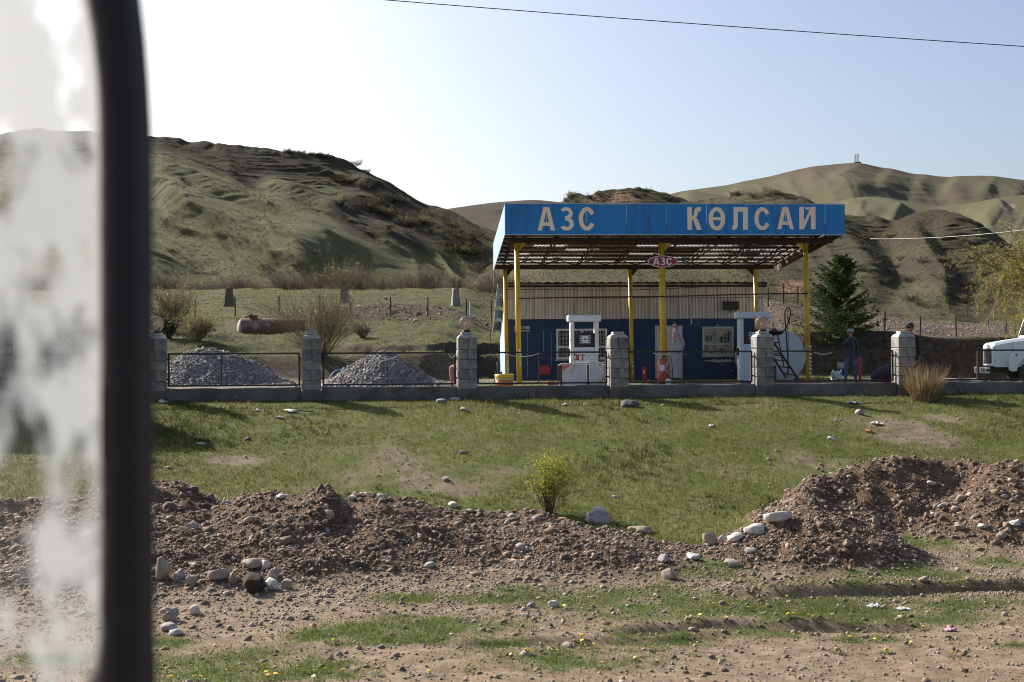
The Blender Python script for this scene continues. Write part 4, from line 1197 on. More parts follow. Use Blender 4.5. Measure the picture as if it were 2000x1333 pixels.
    # small things fixed to the wall
    mb = MB(); mb.span((X(1004), -.03, Z(648)), (X(1035), -.004, Z(645.5))); mb.span((X(1004), -.02, Z(643.5)), (X(1035), -.004, Z(637.5))); mb.build('wall_plate', M['cap'], root)
    mb = MB()
    for i in range(3): mb.span((X(1005), -.024, Z(643 - 1.9 * i)), (X(1027), -.0205, Z(642.2 - 1.9 * i)))
    mb.build('plate_print', M['black'], root)
    mb = MB(); mb.bbox(((X(1051) + X(1075)) / 2, -.06, (Z(733) + Z(714)) / 2), (X(1075) - X(1051), .12, Z(714) - Z(733)), .02); mb.build('fire_box', M['red'], root)
    for px0, px1, y0, y1 in ((1062, 1062, 646, 690), (1077, 1077, 652, 720), (1030, 1030, 650, 740)):
        mb = MB(); mb.tube([(X(px0), -.012, Z(y0)), (X(px1), -.012, Z(y1))], .008, 4); mb.build('conduit', M['cap'], root)
    mb = MB(); mb.tube([(X(1354), -.04, Z(634)), (X(1354), -.04, Z(620))], .03, 6); mb.build('vent_pipe', M['galv'], root)
    # dark board on a bracket in front of the siding
    d = thing('wall_board', 'flat black board on a bracket against the grey siding', 'lamp', root.matrix_basis @ Vector((X(1430.5), -.22, Z(599))), CK)
    mb = MB(); mb.bbox((0, 0, 0), (.60, .10, .32), .015); mb.build('housing', M['black'], d)
    mb = MB(); mb.tube([(0, .02, -.16), (0, .12, -.24), (0, .20, -.24)], .02, 6); mb.build('bracket', M['dark_steel'], d)
    return root
BLD = building()

# ------------------------------------------------------------------ fuel pumps
def pump(px, hood_w, h_top, label, letters, tone):
    s = 40.2 / F
    p0 = P(px, 700, 40.2)
    root = thing('fuel_pump', label, 'fuel pump', (p0.x, 40.2, GZ0), CK, 'fuel pumps under the canopy')
    Z = lambda py: (700 - py) * s + .83
    w = hood_w * s; D = .58
    zt = Z(h_top); zb = zt - .20
    mt = M['white'] if tone == 0 else M['grey_blue']  # second pump is white; its shade is put into a grey-blue colour
    mb = MB(); mb.bbox((0, 0, (zt + zb) / 2), (w, D, zt - zb), .02); mb.build('hood', mt, root)
    xi = w / 2 - .13
    for sx in (-1, 1):
        mb = MB(); mb.bbox((sx * xi, -.03, (zb + .0) / 2 + .05), (.12, .40, zb - .10), .012); mb.build('post', mt, root)
    zd1, zd0 = zb - .36 + .02 * tone, zb - .80
    mb = MB(); mb.bbox((0, .0, (zd0 + zd1) / 2), (2 * xi - .125, .34, zd1 - zd0), .01); dp = mb.build('display_unit', M['black'], root)
    mb = MB(); mb.bbox((.02, -.176, (zd0 + zd1) / 2 + .02), (2 * xi - .42, .012, .24), .005); dpl = mb.build('display_face', mt, dp)
    mb = MB()
    for r_ in range(3):
        for sx in (-1, 1):
            mb.span((.02 + sx * .16 - .075, -.186, zd0 + .15 + .075 * r_), (.02 + sx * .16 + .075, -.1825, zd0 + .185 + .075 * r_))
    mb.build('readout_window', M['black'], dp)
    mb = MB(); mb.prism([(.02 + .035 * (1 + .35 * (k % 2)) * math.cos(k * math.pi / 8), (zd0 + zd1) / 2 + .02 + .035 * (1 + .35 * (k % 2)) * math.sin(k * math.pi / 8)) for k in range(16)], -.187, -.1825); fixn(mb.build('sun_emblem', M['orange'], dp))
    mb = MB(); mb.bbox((0, .0, (zd0 - .01) / 2 + .02), (2 * xi - .125, .36, zd0 - .05), .012); bd = mb.build('body', mt, root)
    mb = MB()
    for k in range(10):
        xx = -xi + .14 + (2 * xi - .28) * k / 9; mb.span((xx - .018, -.19, zd0 - .20), (xx + .018, -.181, zd0 - .06))
    mb.build('keypad_strip', M['grey_blue'], bd)
    mb = MB(); mb.span((-xi + .07, -.1835, zd0 - .255), (xi - .07, -.1805, zd0 - .247)); mb.build('panel_seam', M['black'], bd)
    if letters:
        put_letter('Д', -.312, Z(704.2), 9.6 * s, 10.4 * s, -.184, M['red'], bd); put_letter('Т', -.140, Z(705.4), 9.2 * s, 11.8 * s, -.184, M['red'], bd)
    mb = MB(); mb.box((-xi + .09, -.19, zd0 - .225), (.13, .02, .025), (0, R(35), 0)); mb.build('latch', M['black'], bd)
    mb = MB(); mb.tube([(xi + .03, -.15, 1.0), (xi + .06, -.26, .85), (xi + .05, -.32, .58), (xi - .06, -.30, .42), (xi - .16, -.26, .45), (xi - .14, -.24, .60)], .02, 6); mb.build('hose', M['hose'], root, True)
    mb = MB(); mb.bbox((-xi - .09, -.02, 1.0), (.06, .12, .22), .01); mb.build('nozzle', M['black'], root)
    mb = MB(); mb.span((-w / 2 + .02, -.34, -.25), (w / 2 - .02, .34, .08)); mb.build('plinth', M['concrete'], root)
pump(1140.5, 64, 617, 'white fuel pump lettered ДТ in red, left of the two', True, 0)
pump(1470.5, 66, 612.5, 'white fuel pump coloured grey-blue for shade, half hidden by the globe topped pillar', False, 1)

# white boarded guard in front of the left pump
def guard():
    Y = 38.2; s = Y / F
    p0 = P(1138, 700, Y)
    root = thing('pump_guard', 'white boarded guard with rusty frame standing before the ДТ pump', 'guard', (p0.x, Y, GZ0), CK)
    Z = lambda py: (700 - py) * s + .83
    x0, x1, z1 = (1094 - 1138) * s, (1184 - 1138) * s, Z(710)
    for a, b_ in ((x0 + .05, .10), (.22, x1 - .06)):
        mb = MB(); mb.bbox(((a + b_) / 2, 0, z1 / 2 - .02), (b_ - a, .02, z1 - .06), .004); mb.build('board', M['white_board'], root)
    mb = MB(); mb.tube([(x0, 0, z1 - .03), (x0 + .7, 0, z1 - .01), (x1, 0, z1 + .005)], .026, 8); mb.build('top_rail', M['pale_cable'], root)
    for x in (x0 + .02, .16, x1 - .02):
        mb = MB(); mb.span((x - .028, -.02, -.1), (x + .028, .02, z1 - .05)); mb.build('upright', M['rust_steel'], root)
    mb = MB(); mb.prism([(x0 + .06, z1 - .08), (x0 + .34, z1 - .05), (x0 + .06, z1 - .24)], -.016, -.0125); fixn(mb.build('orange_corner', M['orange'], root))
    for x in (x0 + .02, x1 - .02):
        mb = MB(); mb.tube([(x, .03, z1 - .06), (x, .8, z1 - .06)], .022, 6); mb.tube([(x, .8, z1 - .06), (x, .8, -.1)], .022, 6); mb.build('side_rail', M['rust_steel'], root)
guard()

# ------------------------------------------------------------------ fire extinguishers and clutter round the posts
def ext(name, label, px, Y, zb, h, r, mat, tilt=0.0, extra=None):
    p = P(px, 700, Y)
    root = thing(name, label, 'fire extinguisher', (p.x, Y, zb))
    mb = MB(); mb.lathe([(r * .85, 0), (r, .02), (r, h * .86), (r * .8, h * .95), (r * .28, h), (r * .22, h + .04)], 16); o = mb.build('cylinder', mat, root, True)
    mb = MB(); mb.lathe([(r * .3, h + .03), (r * .3, h + .08), (.004, h + .09)], 8); mb.box((.03, 0, h + .10), (.16, .02, .02)); mb.box((.04, 0, h + .065), (.12, .02, .015)); mb.build('valve', M['black'], root)
    mb = MB(); mb.tube([(r * .2, -.02, h + .05), (r * 1.25, -.04, h - .02), (r * 1.35, -.04, h * .55), (r * 1.3, -.03, h * .2)], .012, 6); mb.build('hose', M['hose'], root, True)
    mb = MB(); mb.bbox((-r * .35, -r * .93, h * .62), (r * .7, r * .3, h * .22), .004); mb.build('label', M['paper'], root)
    if tilt: root.rotation_euler = (0, R(tilt), 0)
    return root
e = ext('fire_extinguisher', 'pink sun bleached fire extinguisher hung on the thick middle post', 1318, 40.18, P(0, 674, 40.2).z, .55, .075, M['pink_ext'])
mb = MB(); mb.tube([(-.04, 0, .48), (-.11, .05, .48)], .012, 6); mb.lathe([(.078, .44), (.079, .47)], 16); mb.build('bracket', M['red'], e)
mb = MB(); mb.lathe([(.082, -.02), (.085, .03)], 14); mb.lathe([(.04, -.05), (.04, -.021)], 8); mb.build('foot_holder', M['cap'], e)
e = ext('fire_extinguisher', 'big faded orange red extinguisher with white straps by the door', 1297, 39.9, GZ0, .82, .20, M['extinguisher'], -2)
for a in (1, -1):
    mb = MB(); mb.tube([(-.15 * a, -.17, .70), (0, -.212, .48), (.17 * a, -.14, .28)], .012, 5); mb.build('strap', M['rope'], e, True)
mb = MB(); mb.lathe([(.10, -.03), (.10, .03)], 14, (.10, -.26, .08), 'Y'); mb.build('wheel', M['paper'], e)
ext('fire_extinguisher', 'small red extinguisher on the ground by the rear middle post', 1259, 45.9, GZ0, .50, .085, M['red'])

p = P(985, 700, 37.6)
t = thing('plastic_tub', 'yellow and orange plastic tub at the foot of the left post', 'tub', (p.x, 37.6, GZ0))
mb = MB(); mb.lathe([(.20, .0), (.255, .04), (.27, .20)], 22); mb.build('orange_bowl', M['orange'], t, True)
mb = MB(); mb.lathe([(.272, .204), (.285, .21), (.285, .225), (.275, .23)], 22); mb.build('white_rim', M['paper'], t, True)
mb = MB(); mb.lathe([(.262, .234), (.278, .25), (.285, .36), (.26, .365), (.25, .25)], 22); mb.build('yellow_bowl', M['yellow_pl'], t, True)
p = P(972, 700, 38.4)
t = thing('green_dustpan', 'dark green scoop with upright stick behind the yellow tub', 'dustpan', (p.x, 38.4, GZ0))
mb = MB(); mb.prism([(-.13, .30), (-.10, .44), (.02, .38), (.13, .44), (.15, .25), (.0, .0), (-.08, 0)], -.05, .05); fixn(mb.build('scoop', M['green_pl'], t))
mb = MB(); mb.tube([(0, 0, .30), (-.005, 0, .66)], .02, 8); mb.ball((-.006, 0, .67), .03, 8, 6); mb.build('handle', M['green_mt'], t)
p = P(1075, 700, 38)
t = thing('brick_rubble', 'broken pale brick lying left of the white pump guard', 'brick', (p.x, 38, GZ0))
mb = MB(); mb.bbox((0, 0, .07), (.24, .12, .14), .01, (0, 0, .3)); mb.build('brick', M['brick'], t)
mb = MB(); mb.bbox((.16, .05, .04), (.14, .1, .08), .01, (.1, .2, .8)); mb.build('brick', M['tan_stone'], t)

# ------------------------------------------------------------------ horizontal white tank, ladder, hose on the right
def white_tank():
    Y = 45.0; s = Y / F
    p0 = P(1521, 697, Y); r = 53 * s
    root = thing('storage_tank', 'big pale cylindrical fuel tank seen end on, behind the ladder', 'tank', (p0.x, Y, p0.z), CK)
    mb = MB(); mb.lathe([(r, .08), (r, 2.6)], 48, (0, 0, 0), 'Y'); o = mb.build('shell', M['tank_white'], root)
    mb = MB(); mb.lathe([(.001, -.02), (r * .5, -.012), (r * .95, .02), (r * 1.0, .05), (r, .0801)], 48, (0, 0, 0), 'Y'); mb.build('end_plate', M['tank_white'], root, True)
    mb = MB(); mb.lathe([(r + .012, .06), (r + .02, .075), (r + .012, .09)], 48, (0, 0, 0), 'Y'); mb.build('weld_rim', M['cap'], root)
    for y in (.5, 2.1):
        mb = MB(); mb.span((-.8, y - .15, -1.3), (.8, y + .15, -r * .72)); mb.build('cradle', M['concrete'], root)
white_tank()
def ladder():
    Y = 42.5; s = Y / F
    p0 = P(1520, 700, Y)
    root = thing('platform_ladder', 'dark steel ladder leaning up to a small platform by the tank', 'ladder', (p0.x, Y, GZ0), CK)
    X = lambda px: (px - 1520) * s; Z = lambda py: (700 - py) * s + .83
    for k, (a, b_) in enumerate((((1500, 655), (1562, 748)), ((1490, 660), (1541, 742)))):
        mb = MB(); mb.tube([(X(a[0]), .35 * k, Z(a[1])), (X(b_[0]), .35 * k, Z(b_[1]))], .035, 4); mb.build('rail', M['dark_steel'], root)
    for i in range(6):
        t = (i + .6) / 6.4
        mb = MB(); mb.tube([(X(1500 + 62 * t), 0, Z(655 + 93 * t)), (X(1490 + 51 * t), .35, Z(660 + 82 * t))], .022, 5); mb.box((X(1500 + 62 * t) - .02, .15, Z(655 + 93 * t)), (.10, .4, .015)); mb.build('rung', M['rust_steel'], root)
    for a, b_ in (((1514, 655), (1507, 745)), ((1521, 655), (1533, 718)), ((1510, 672), (1524, 672)), ((1508, 697), (1530, 697)), ((1502, 672), (1500, 745))):
        mb = MB(); mb.tube([(X(a[0]), .15, Z(a[1])), (X(b_[0]), .15, Z(b_[1]))], .022, 5); mb.build('brace', M['dark_steel'], root)
    mb = MB(); mb.lathe([(.12, -.05), (.30, -.02), (.36, .06), (.35, .09)], 20, (X(1512), .15, Z(655))); mb.build('tray', M['black'], root)
    p = root.matrix_basis @ Vector((X(1514), .15, Z(652.5)))
    c = thing('paint_pot', 'bright red pot with pale rim sitting on the ladder platform', 'pot', p)
    mb = MB(); mb.lathe([(.11, 0), (.15, .03), (.15, .075), (.09, .12), (.04, .13)], 18); mb.build('pot_body', M['red'], c, True)
    mb = MB(); mb.lathe([(.05, .131), (.06, .15), (.03, .19), (.004, .195)], 12); mb.build('knob', M['pale_cable'], c, True)
    mb = MB(); mb.lathe([(.20, -.03), (.20, -.002)], 18); mb.build('rim', M['cap'], c, True)
    # black hose looped in the air
    H = [(1497, 643), (1505, 652), (1518, 656), (1530, 650), (1537, 640), (1543, 622), (1544, 610), (1540, 604), (1535, 608), (1533, 620), (1534, 636), (1536, 660), (1538, 700), (1539, 720), (1536, 732), (1532, 741)]
    base = root.matrix_basis @ Vector((X(1538), 0, 0))
    mb = MB(); pts = [root.matrix_basis @ Vector((X(a), -.06 + .02 * i / len(H), Z(b_))) - base for i, (a, b_) in enumerate(H)]
    sm_ = []
    for i in range(len(pts) - 1):
        for k in range(4):
            t = k / 4; a = pts[max(0, i - 1)]; b_ = pts[i]; c_ = pts[i + 1]; d = pts[min(len(pts) - 1, i + 2)]
            sm_.append(.5 * ((2 * b_) + (c_ - a) * t + (2 * a - 5 * b_ + 4 * c_ - d) * t * t + (3 * b_ - a - 3 * c_ + d) * t ** 3))
    mb.tube(sm_, .022, 7); tag(mb.build('filling_hose', M['hose'], None, True, base), 'thick black hose looped upright above the ladder before the tank', 'hose')
    mb = MB(); p1 = root.matrix_basis @ Vector((X(1539), -.05, Z(608)))
    mb.tube([(0, 0, 0), (0, 0, -2.25)], .012, 5); tag(mb.build('hose_pole', M['dark_steel'], None, False, p1), 'thin dark pole that holds up the looped black hose', 'pole')
    p2 = root.matrix_basis @ Vector((X(1511), .1, 0))
    t = thing('jerry_can', 'dark green can standing under the ladder behind the pillar', 'can', p2)
    mb = MB(); mb.bbox((0, 0, .27), (.20, .2, .54), .03); mb.build('body', M['green_pl'], t); mb = MB(); mb.lathe([(.04, .54), (.04, .6)], 10); mb.build('spout', M['black'], t)
ladder()
# ------------------------------------------------------------------ yard fence: block pillars, low wall, mesh panels
FA = math.atan(FK)
FM = Matrix.Translation((0, FY, 0)) @ Matrix.Rotation(FA, 4, 'Z')
def fu(px):
    """distance along the fence line for a photo column"""
    a = (px - 1000) / F
    return a * FY / (1 - FK * a) / math.cos(FA)
ZF = CZ - .80
block_meshes = {}
def block_mesh(w, h, d, k):
    key = (round(w, 3), round(h, 3), round(d, 3), k)
    if key not in block_meshes:
        r_ = np.random.RandomState(k + int(w * 1000))
        mb = MB(); mb.bbox((0, 0, 0), (w, d, h), .012)
        mb.v = [tuple(np.array(v) + r_.uniform(-.004, .004, 3)) for v in mb.v]
        me = mb.mesh('concrete_block'); me.materials.append(M['block']); block_meshes[key] = me
    return block_meshes[key]
PIL = [(305, 'globe', 'block fence pillar with glass globe lamp at the window frame edge'), (608, 'plate', 'block fence pillar with flat slab top between the two gravel heaps'),
       (911, 'globe', 'block fence pillar with glass globe lamp right of the second gravel heap'), (1206, 'cap', 'block fence pillar with bare stepped cap right of the ДТ pump'),
       (1489, 'globe', 'block fence pillar with glass globe lamp beside the ladder'), (1764, 'cap', 'block fence pillar with bare stepped cap behind the dry grass tuft'), (2068, 'cap', 'block fence pillar at the far right in front of the truck')]
PW = .37
for px, top, lab in PIL:
    u = fu(px)
    w0 = FM @ Vector((u, 0, 0))
    root = thing('fence_pillar', lab, 'pillar', (w0.x, w0.y, ZF), FA, 'block pillars of the yard fence')
    ht = .02 if px < 1000 else 0
    mb = MB(); mb.bbox((0, 0, -.12), (PW + .02, PW + .02, .62), .012); mb.build('footing', M['concrete'], root)
    mb = MB(); mb.box((0, 0, .66), (PW - .045, PW - .045, .95)); mb.build('mortar_core', M['mortar'], root)
    rows = [.195, .195, .195, .195]; z = .195
    for i in range(5):
        h = .185 if i < 4 else .215
        zc = z + h / 2 + .005
        if (i % 2 == 0) and i < 4:
            o = link('concrete_block', block_mesh(PW, h, PW, i), None, root); o.location = (RNG.uniform(-.004, .004), 0, zc)
        elif i == 4 and px in (1489, 1764):
            o = link('concrete_block', block_mesh(PW, h, PW, 9), None, root); o.location = (0, 0, zc)
        else:
            sp = RNG.uniform(-.03, .03)
            for sx in (-1, 1):
                w = PW / 2 - .006 - sx * sp
                o = link('concrete_block', block_mesh(round(w, 2), h, PW, i), None, root); o.location = (sx * (PW / 4 + .003) + sp / 2, 0, zc)
        z += h + .01
    zt = z
    cm = MB(); b2, t2 = PW / 2, PW / 2 - .085
    cm.add([(-b2, -b2, zt), (b2, -b2, zt), (b2, b2, zt), (-b2, b2, zt), (-b2 + .04, -b2 + .04, zt + .055), (b2 - .04, -b2 + .04, zt + .055), (b2 - .04, b2 - .04, zt + .055), (-b2 + .04, b2 - .04, zt + .055), (-t2, -t2, zt + .075), (t2, -t2, zt + .075), (t2, t2, zt + .075), (-t2, t2, zt + .075)],
           [(3, 2, 1, 0), (0, 1, 5, 4), (1, 2, 6, 5), (2, 3, 7, 6), (3, 0, 4, 7), (4, 5, 9, 8), (5, 6, 10, 9), (6, 7, 11, 10), (7, 4, 8, 11), (8, 9, 10, 11)])
    cm.build('cap_stone', M['cap'], root)
    cm = MB(); cm.bbox((0, 0, zt + .095), (PW - .15, PW - .15, .05), .012)
    if top == 'plate': cm.bbox((0, 0, zt + .145), (PW - .13, PW - .13, .025), .006)
    cm.build('cap_slab', M['cap'], root)
    if top == 'globe':
        g = thing('globe_lamp', {305: 'round glass globe lamp at the edge of the window frame', 911: 'round glass globe lamp glowing warm in front of the white pole', 1489: 'round smoky glass globe lamp in front of the right pump'}[px], 'lamp', (w0.x, w0.y, ZF + zt + .12), FA, 'globe lamps on the fence pillars')
        mb = MB(); mb.lathe([(.085, 0), (.085, .025), (.06, .035), (.055, .05)], 18); mb.build('collar', M['black'], g, True)
        mb = MB(); mb.ball((0, 0, .175), .148, 28, 18); mb.build('globe', M['globe'], g, True)
        mb = MB(); mb.lathe([(.02, .04), (.022, .10), (.035, .13), (.038, .155), (.02, .185), (.002, .19)], 14); mb.build('bulb', M['bulb'], g, True)
# low wall
wall = thing('low_wall', 'low grey concrete kerb wall running along the foot of the fence', 'wall', (0, FY, ZF), FA)
ends = [-420] + [p[0] for p in PIL] + [2500]
for a, b_ in zip(ends[:-1], ends[1:]):
    ua, ub = fu(a) + PW / 2 + .012, fu(b_) - PW / 2 - .012
    if a == -420: ua = fu(140)
    mb = MB(); n = max(2, int((ub - ua) / .25)); vs = []; fs = []
    for i in range(n + 1):
        x = ua + (ub - ua) * i / n; j = RNG.uniform(-.012, .012); f_ = RNG.uniform(-.008, .008)
        vs += [(x, -.10 + f_, -.45), (x, -.10 + f_, .235 + j), (x, -.085 + f_, .25 + j), (x, .085, .25 + j * .8), (x, .10, .235), (x, .10, -.45)]
    for i in range(n):
        for k in range(5): fs.append((6 * i + k, 6 * i + 6 + k, 6 * i + 7 + k, 6 * i + 1 + k))
    fs += [(0, 1, 2, 3, 4, 5), tuple(6 * n + k for k in range(5, -1, -1))]
    mb.add(vs, fs); fixn(mb.build('wall_segment', M['concrete'], wall))
for px, mt in ((460, 'black'), (768, 'black'), (1037, 'yellow_pl'), (1364, 'black'), (1560, 'black'), (1686, 'black'), (1872, 'black')):
    mb = MB(); u = fu(px); mb.lathe([(.045, -.125), (.052, -.13), (.055, -.09)], 14, (u, 0, .09), 'Y'); mb.build('drain_pipe', M['mortar'], wall)
    mb = MB(); mb.lathe([(.001, -.122), (.046, -.1215)], 14, (u, 0, .09), 'Y'); mb.build('drain_hole', M[mt], wall)
# mesh panels
bays = [(305, 608, 'fence panel of diamond mesh before the left gravel heap', [432]), (608, 911, 'fence panel of diamond mesh before the right gravel heap', [756]),
        (911, 1206, 'fence panel of diamond mesh before the ДТ pump and its guard', [1052]), (1206, 1489, 'fence panel of diamond mesh before the shop door', []),
        (1489, 1764, 'fence panel of diamond mesh before the man in the flat cap', []), (1764, 2068, 'fence panel of diamond mesh before the truck front', []), (150, 305, 'fence panel of diamond mesh behind the misty glass', [])]
for a, b_, lab, mids in bays:
    ua, ub = fu(a) + PW / 2 + .03, fu(b_) - PW / 2 - .03
    if a == 150: ua = fu(160)
    w = ub - ua; z0, z1 = .30, .915
    w0 = FM @ Vector((ua, .02, 0))
    root = thing('fence_panel', lab, 'fence', (w0.x, w0.y, ZF), FA, 'mesh panels of the yard fence')
    for nm, z in (('top_rail', z1), ('bottom_rail', z0)):
        mb = MB(); mb.span((0, -.018, z - .016), (w, .018, z + .016)); mb.build(nm, M['dark_steel'], root)
    for x in (.016, w - .016):
        mb = MB(); mb.span((x - .018, -.018, z0 + .0162), (x + .018, .018, z1 - .0162)); mb.build('upright', M['dark_steel'], root)
    for m_ in mids:
        mb = MB(); x = fu(m_) - ua; mb.span((x - .008, -.008, z0 + .0162), (x + .008, .008, z1 - .0162)); mb.build('middle_rod', M['dark_steel'], root)
    A = []; B = []
    h = z1 - z0 - .04; zb = z0 + .02; stp = .09
    for k in np.arange(-h, w, stp):
        x0, x1 = max(0.02, k), min(w - .02, k + h)
        if x1 > x0:
            A.append((x0, 0.003, zb + (x0 - k))); B.append((x1, .003, zb + (x1 - k)))
            A.append((x0, -.003, zb + h - (x0 - k))); B.append((x1, -.003, zb + h - (x1 - k)))
    V, Fq = segs(A, B, .0012, .0012)
    link('wire_mesh', fill_mesh('wire_mesh', V, [Fq]), M['mesh_wire'], root)
    for x in (.0, w):
        mb = MB(); mb.tube([(x - .04, 0, z1 - .1), (x + .04, 0, z1 - .1)], .012, 5); mb.tube([(x - .04, 0, z0 + .12), (x + .04, 0, z0 + .12)], .012, 5); mb.build('hinge_bolt', M['dark_steel'], root)
# bits of white rope knotted to the top rails
for a, b_, sag, lab in ((655, 695, 7, 'white rope sagging from the rail left of the right gravel heap'), (705, 782, 14, 'white rope drooping over the peak of the right gravel heap'), (876, 890, 8, 'short white rope end beside the warm globe pillar'),
                        (985, 1053, 7, 'white rope sagging across the two left yellow posts'), (1275, 1308, 5, 'white rope sagging across the shop door'), (1590, 1625, 5, 'white rope sagging from the rail by the right yellow post'), (345, 385, 3, 'white rope over the left gravel heap'), (450, 490, 4, 'white rope along the rail right of the left gravel heap peak')):
    pa = FM @ Vector((fu(a), -.01, ZF + .895)); pb = FM @ Vector((fu(b_), -.01, ZF + .895))
    mb = MB(); mb.tube([(pb - pa) * t + Vector((0, 0, -4 * sag * .0095 * t * (1 - t) * (1 if a != 705 else 1.0))) for t in np.linspace(0, 1, 11)], .008, 5)
    tag(mb.build('rope', M['rope'], None, True, pa), lab, 'rope', 'bits of rope on the fence rails')

# block gate pier at the left, behind the glass
pr = P(70, 700, 23.0)
root = thing('block_pier', 'broad grey concrete block pier seen through the misty glass', 'pier', (pr.x, 23.0, ZF), FA)
s_ = 23.0 / F
x0, x1 = -2.2, 1.0
mb = MB(); mb.span((x0 + .02, .03, -.4), (x1 - .02, .36, 1.66)); mb.build('mortar_core', M['mortar'], root)
for i in range(9):
    off = .2 if i % 2 else 0
    xs = np.arange(x0 - off, x1, .4)
    for x in xs:
        a, b_ = max(x, x0), min(x + .39, x1)
        if b_ - a < .08: continue
        o = link('concrete_block', block_mesh(round(b_ - a, 2), .19, .38, i), None, root); o.location = ((a + b_) / 2, .19, .0 + i * .2 - .0)
mb = MB(); mb.bbox(((x0 + x1) / 2, .19, 1.75), (x1 - x0 + .06, .46, .1), .01); mb.build('coping', M['concrete'], root)

# ------------------------------------------------------------------ gravel heaps
def ico(sub):
    import bmesh
    bm = bmesh.new(); bmesh.ops.create_icosphere(bm, subdivisions=sub, radius=1.0)
    V = np.array([v.co[:] for v in bm.verts]); Fc = np.array([[v.index for v in f.verts] for f in bm.faces]); bm.free()
    return V, Fc
ICO1, ICO1F = ico(1); ICO2, ICO2F = ico(2); ICO3, ICO3F = ico(3)
def pebbles(C, size, rng, base=(ICO1, ICO1F), flat=(.45, .8), ang=.28):
    """joined stones at the given centres"""
    C = np.asarray(C, float); n = len(C); V0, F0 = base
    nv = len(V0)
    sc = np.stack([rng.uniform(.8, 1.3, n), rng.uniform(.7, 1.1, n), rng.uniform(*flat, n)], 1) * np.broadcast_to(np.asarray(size, float), (n,))[:, None] * .5
    jit = 1 + rng.uniform(-ang, ang, (n, nv, 1))
    V = V0[None] * jit * sc[:, None]
    a = rng.uniform(0, 2 * math.pi, n); b_ = rng.normal(0, .35, n)
    ca, sa = np.cos(a)[:, None], np.sin(a)[:, None]; cb, sb = np.cos(b_)[:, None], np.sin(b_)[:, None]
    x, y, z = V[..., 0], V[..., 1], V[..., 2]
    x, z = x * cb - z * sb, x * sb + z * cb
    x, y = x * ca - y * sa, x * sa + y * ca
    V = np.stack([x, y, z], -1) + C[:, None]
    Fq = (np.arange(n) * nv)[:, None, None] + F0[None]
    return V.reshape(-1, 3), Fq.reshape(-1, 3).astype(np.int32)

def gravel_heap(name, label, prof, Y, depth, seed, nst):
    """prof: skyline (px, py) at distance Y"""
    rng = np.random.RandomState(seed)
    us = np.array([p[0] for p in prof]); hs = np.array([(P(p[0], p[1], Y).z - GZ0) for p in prof])
    xs = np.linspace(P(us[0], 700, Y).x, P(us[-1], 700, Y).x, 90); hx = smooth1(np.interp(xs, [P(u, 700, Y).x for u in us], np.maximum(hs, 0)), 3)
    ts = np.linspace(-1, 1, 70)
    X, T = np.meshgrid(xs, ts)
    H = hx[None] * (1 - np.abs(T) ** 1.15) 
    dep = depth * (.35 + .65 * hx / hx.max())[None] * np.ones_like(T)
    YY = Y + T * dep
    H = H + .11 * fbm(X * 1.8, YY * 1.8, 4, seed) * np.clip(H * 3, 0, 1) - .02
    V = np.stack([X, YY, GZ0 + H], -1).reshape(-1, 3)
    ii = np.arange(X.size).reshape(X.shape)
    qd = np.stack([ii[:-1, :-1], ii[:-1, 1:], ii[1:, 1:], ii[1:, :-1]], -1).reshape(-1, 4)
    i = rng.randint(0, 69 - 24, nst); j = rng.randint(0, 89, nst)      # front and top
    fi, fj = rng.rand(nst), rng.rand(nst)
    def bil(A): return A[i, j] * (1 - fi) * (1 - fj) + A[i + 1, j] * fi * (1 - fj) + A[i, j + 1] * (1 - fi) * fj + A[i + 1, j + 1] * fi * fj
    C = np.stack([bil(X), bil(YY), GZ0 + bil(H) + .006], 1)
    sz = np.clip(rng.lognormal(math.log(.052), .5, nst), .02, .17)
    pv, pf = pebbles(C, sz, rng, (ICO0, ICO0F), (.6, 1.0), .3)
    ns_ = 420; a_ = rng.uniform(0, 1, ns_); C2 = np.stack([xs[0] - .5 + (xs[-1] - xs[0] + 1.0) * a_, Y - depth * (.55 + .75 * rng.rand(ns_) ** 1.5), np.full(ns_, GZ0 + .015)], 1)
    pv2, pf2 = pebbles(C2, np.clip(rng.lognormal(math.log(.06), .5, ns_), .02, .2), rng, (ICO0, ICO0F), (.6, 1.0), .3)
    VV, FF = join([(V, qd), (pv, pf), (pv2, pf2)])
    o = link(name, fill_mesh(name, VV, FF), M['gravel'])
    o['kind'] = 'stuff'; o['label'] = label; o['category'] = 'gravel heap'
    return o
ICO0 = np.array([(1, 0, -.5), (-.3, .95, -.5), (-.6, -.85, -.45), (.35, .5, .8), (-.75, .1, .6), (.3, -.65, .7)]); ICO0F = np.array([(0, 2, 1), (3, 4, 5), (0, 1, 3), (1, 4, 3), (1, 2, 4), (2, 5, 4), (2, 0, 5), (0, 3, 5)])
gravel_heap('gravel_heap', 'long flat topped heap of grey gravel behind the left fence panel', [(255, 748), (300, 732), (330, 708), (352, 693), (375, 686), (400, 682), (430, 684), (455, 690), (485, 702), (520, 722), (545, 738), (575, 750)], 42.0, 1.9, 5, 9000)
gravel_heap('gravel_heap', 'pointed heap of grey gravel behind the second fence panel', [(622, 752), (640, 742), (670, 722), (705, 700), (730, 688), (752, 684), (775, 690), (805, 712), (835, 735), (870, 748), (900, 754)], 39.5, 1.7, 6, 8000)

# blue hose loop by the second heap
p = P(660, 0, 41.0)
mb = MB(); s41 = 41.0 / F
mb.tube([((a - 660) * s41, .05 * i, (700 - b_) * s41 + .83) for i, (a, b_) in enumerate(((640, 742), (643, 733), (648, 726), (656, 721), (664, 720), (674, 722)))], .02, 6)
tag(mb.build('blue_hose', M['blue_hose'], None, True, (p.x, 41.0, GZ0)), 'blue hose arched on the ground left of the pointed gravel heap', 'hose')

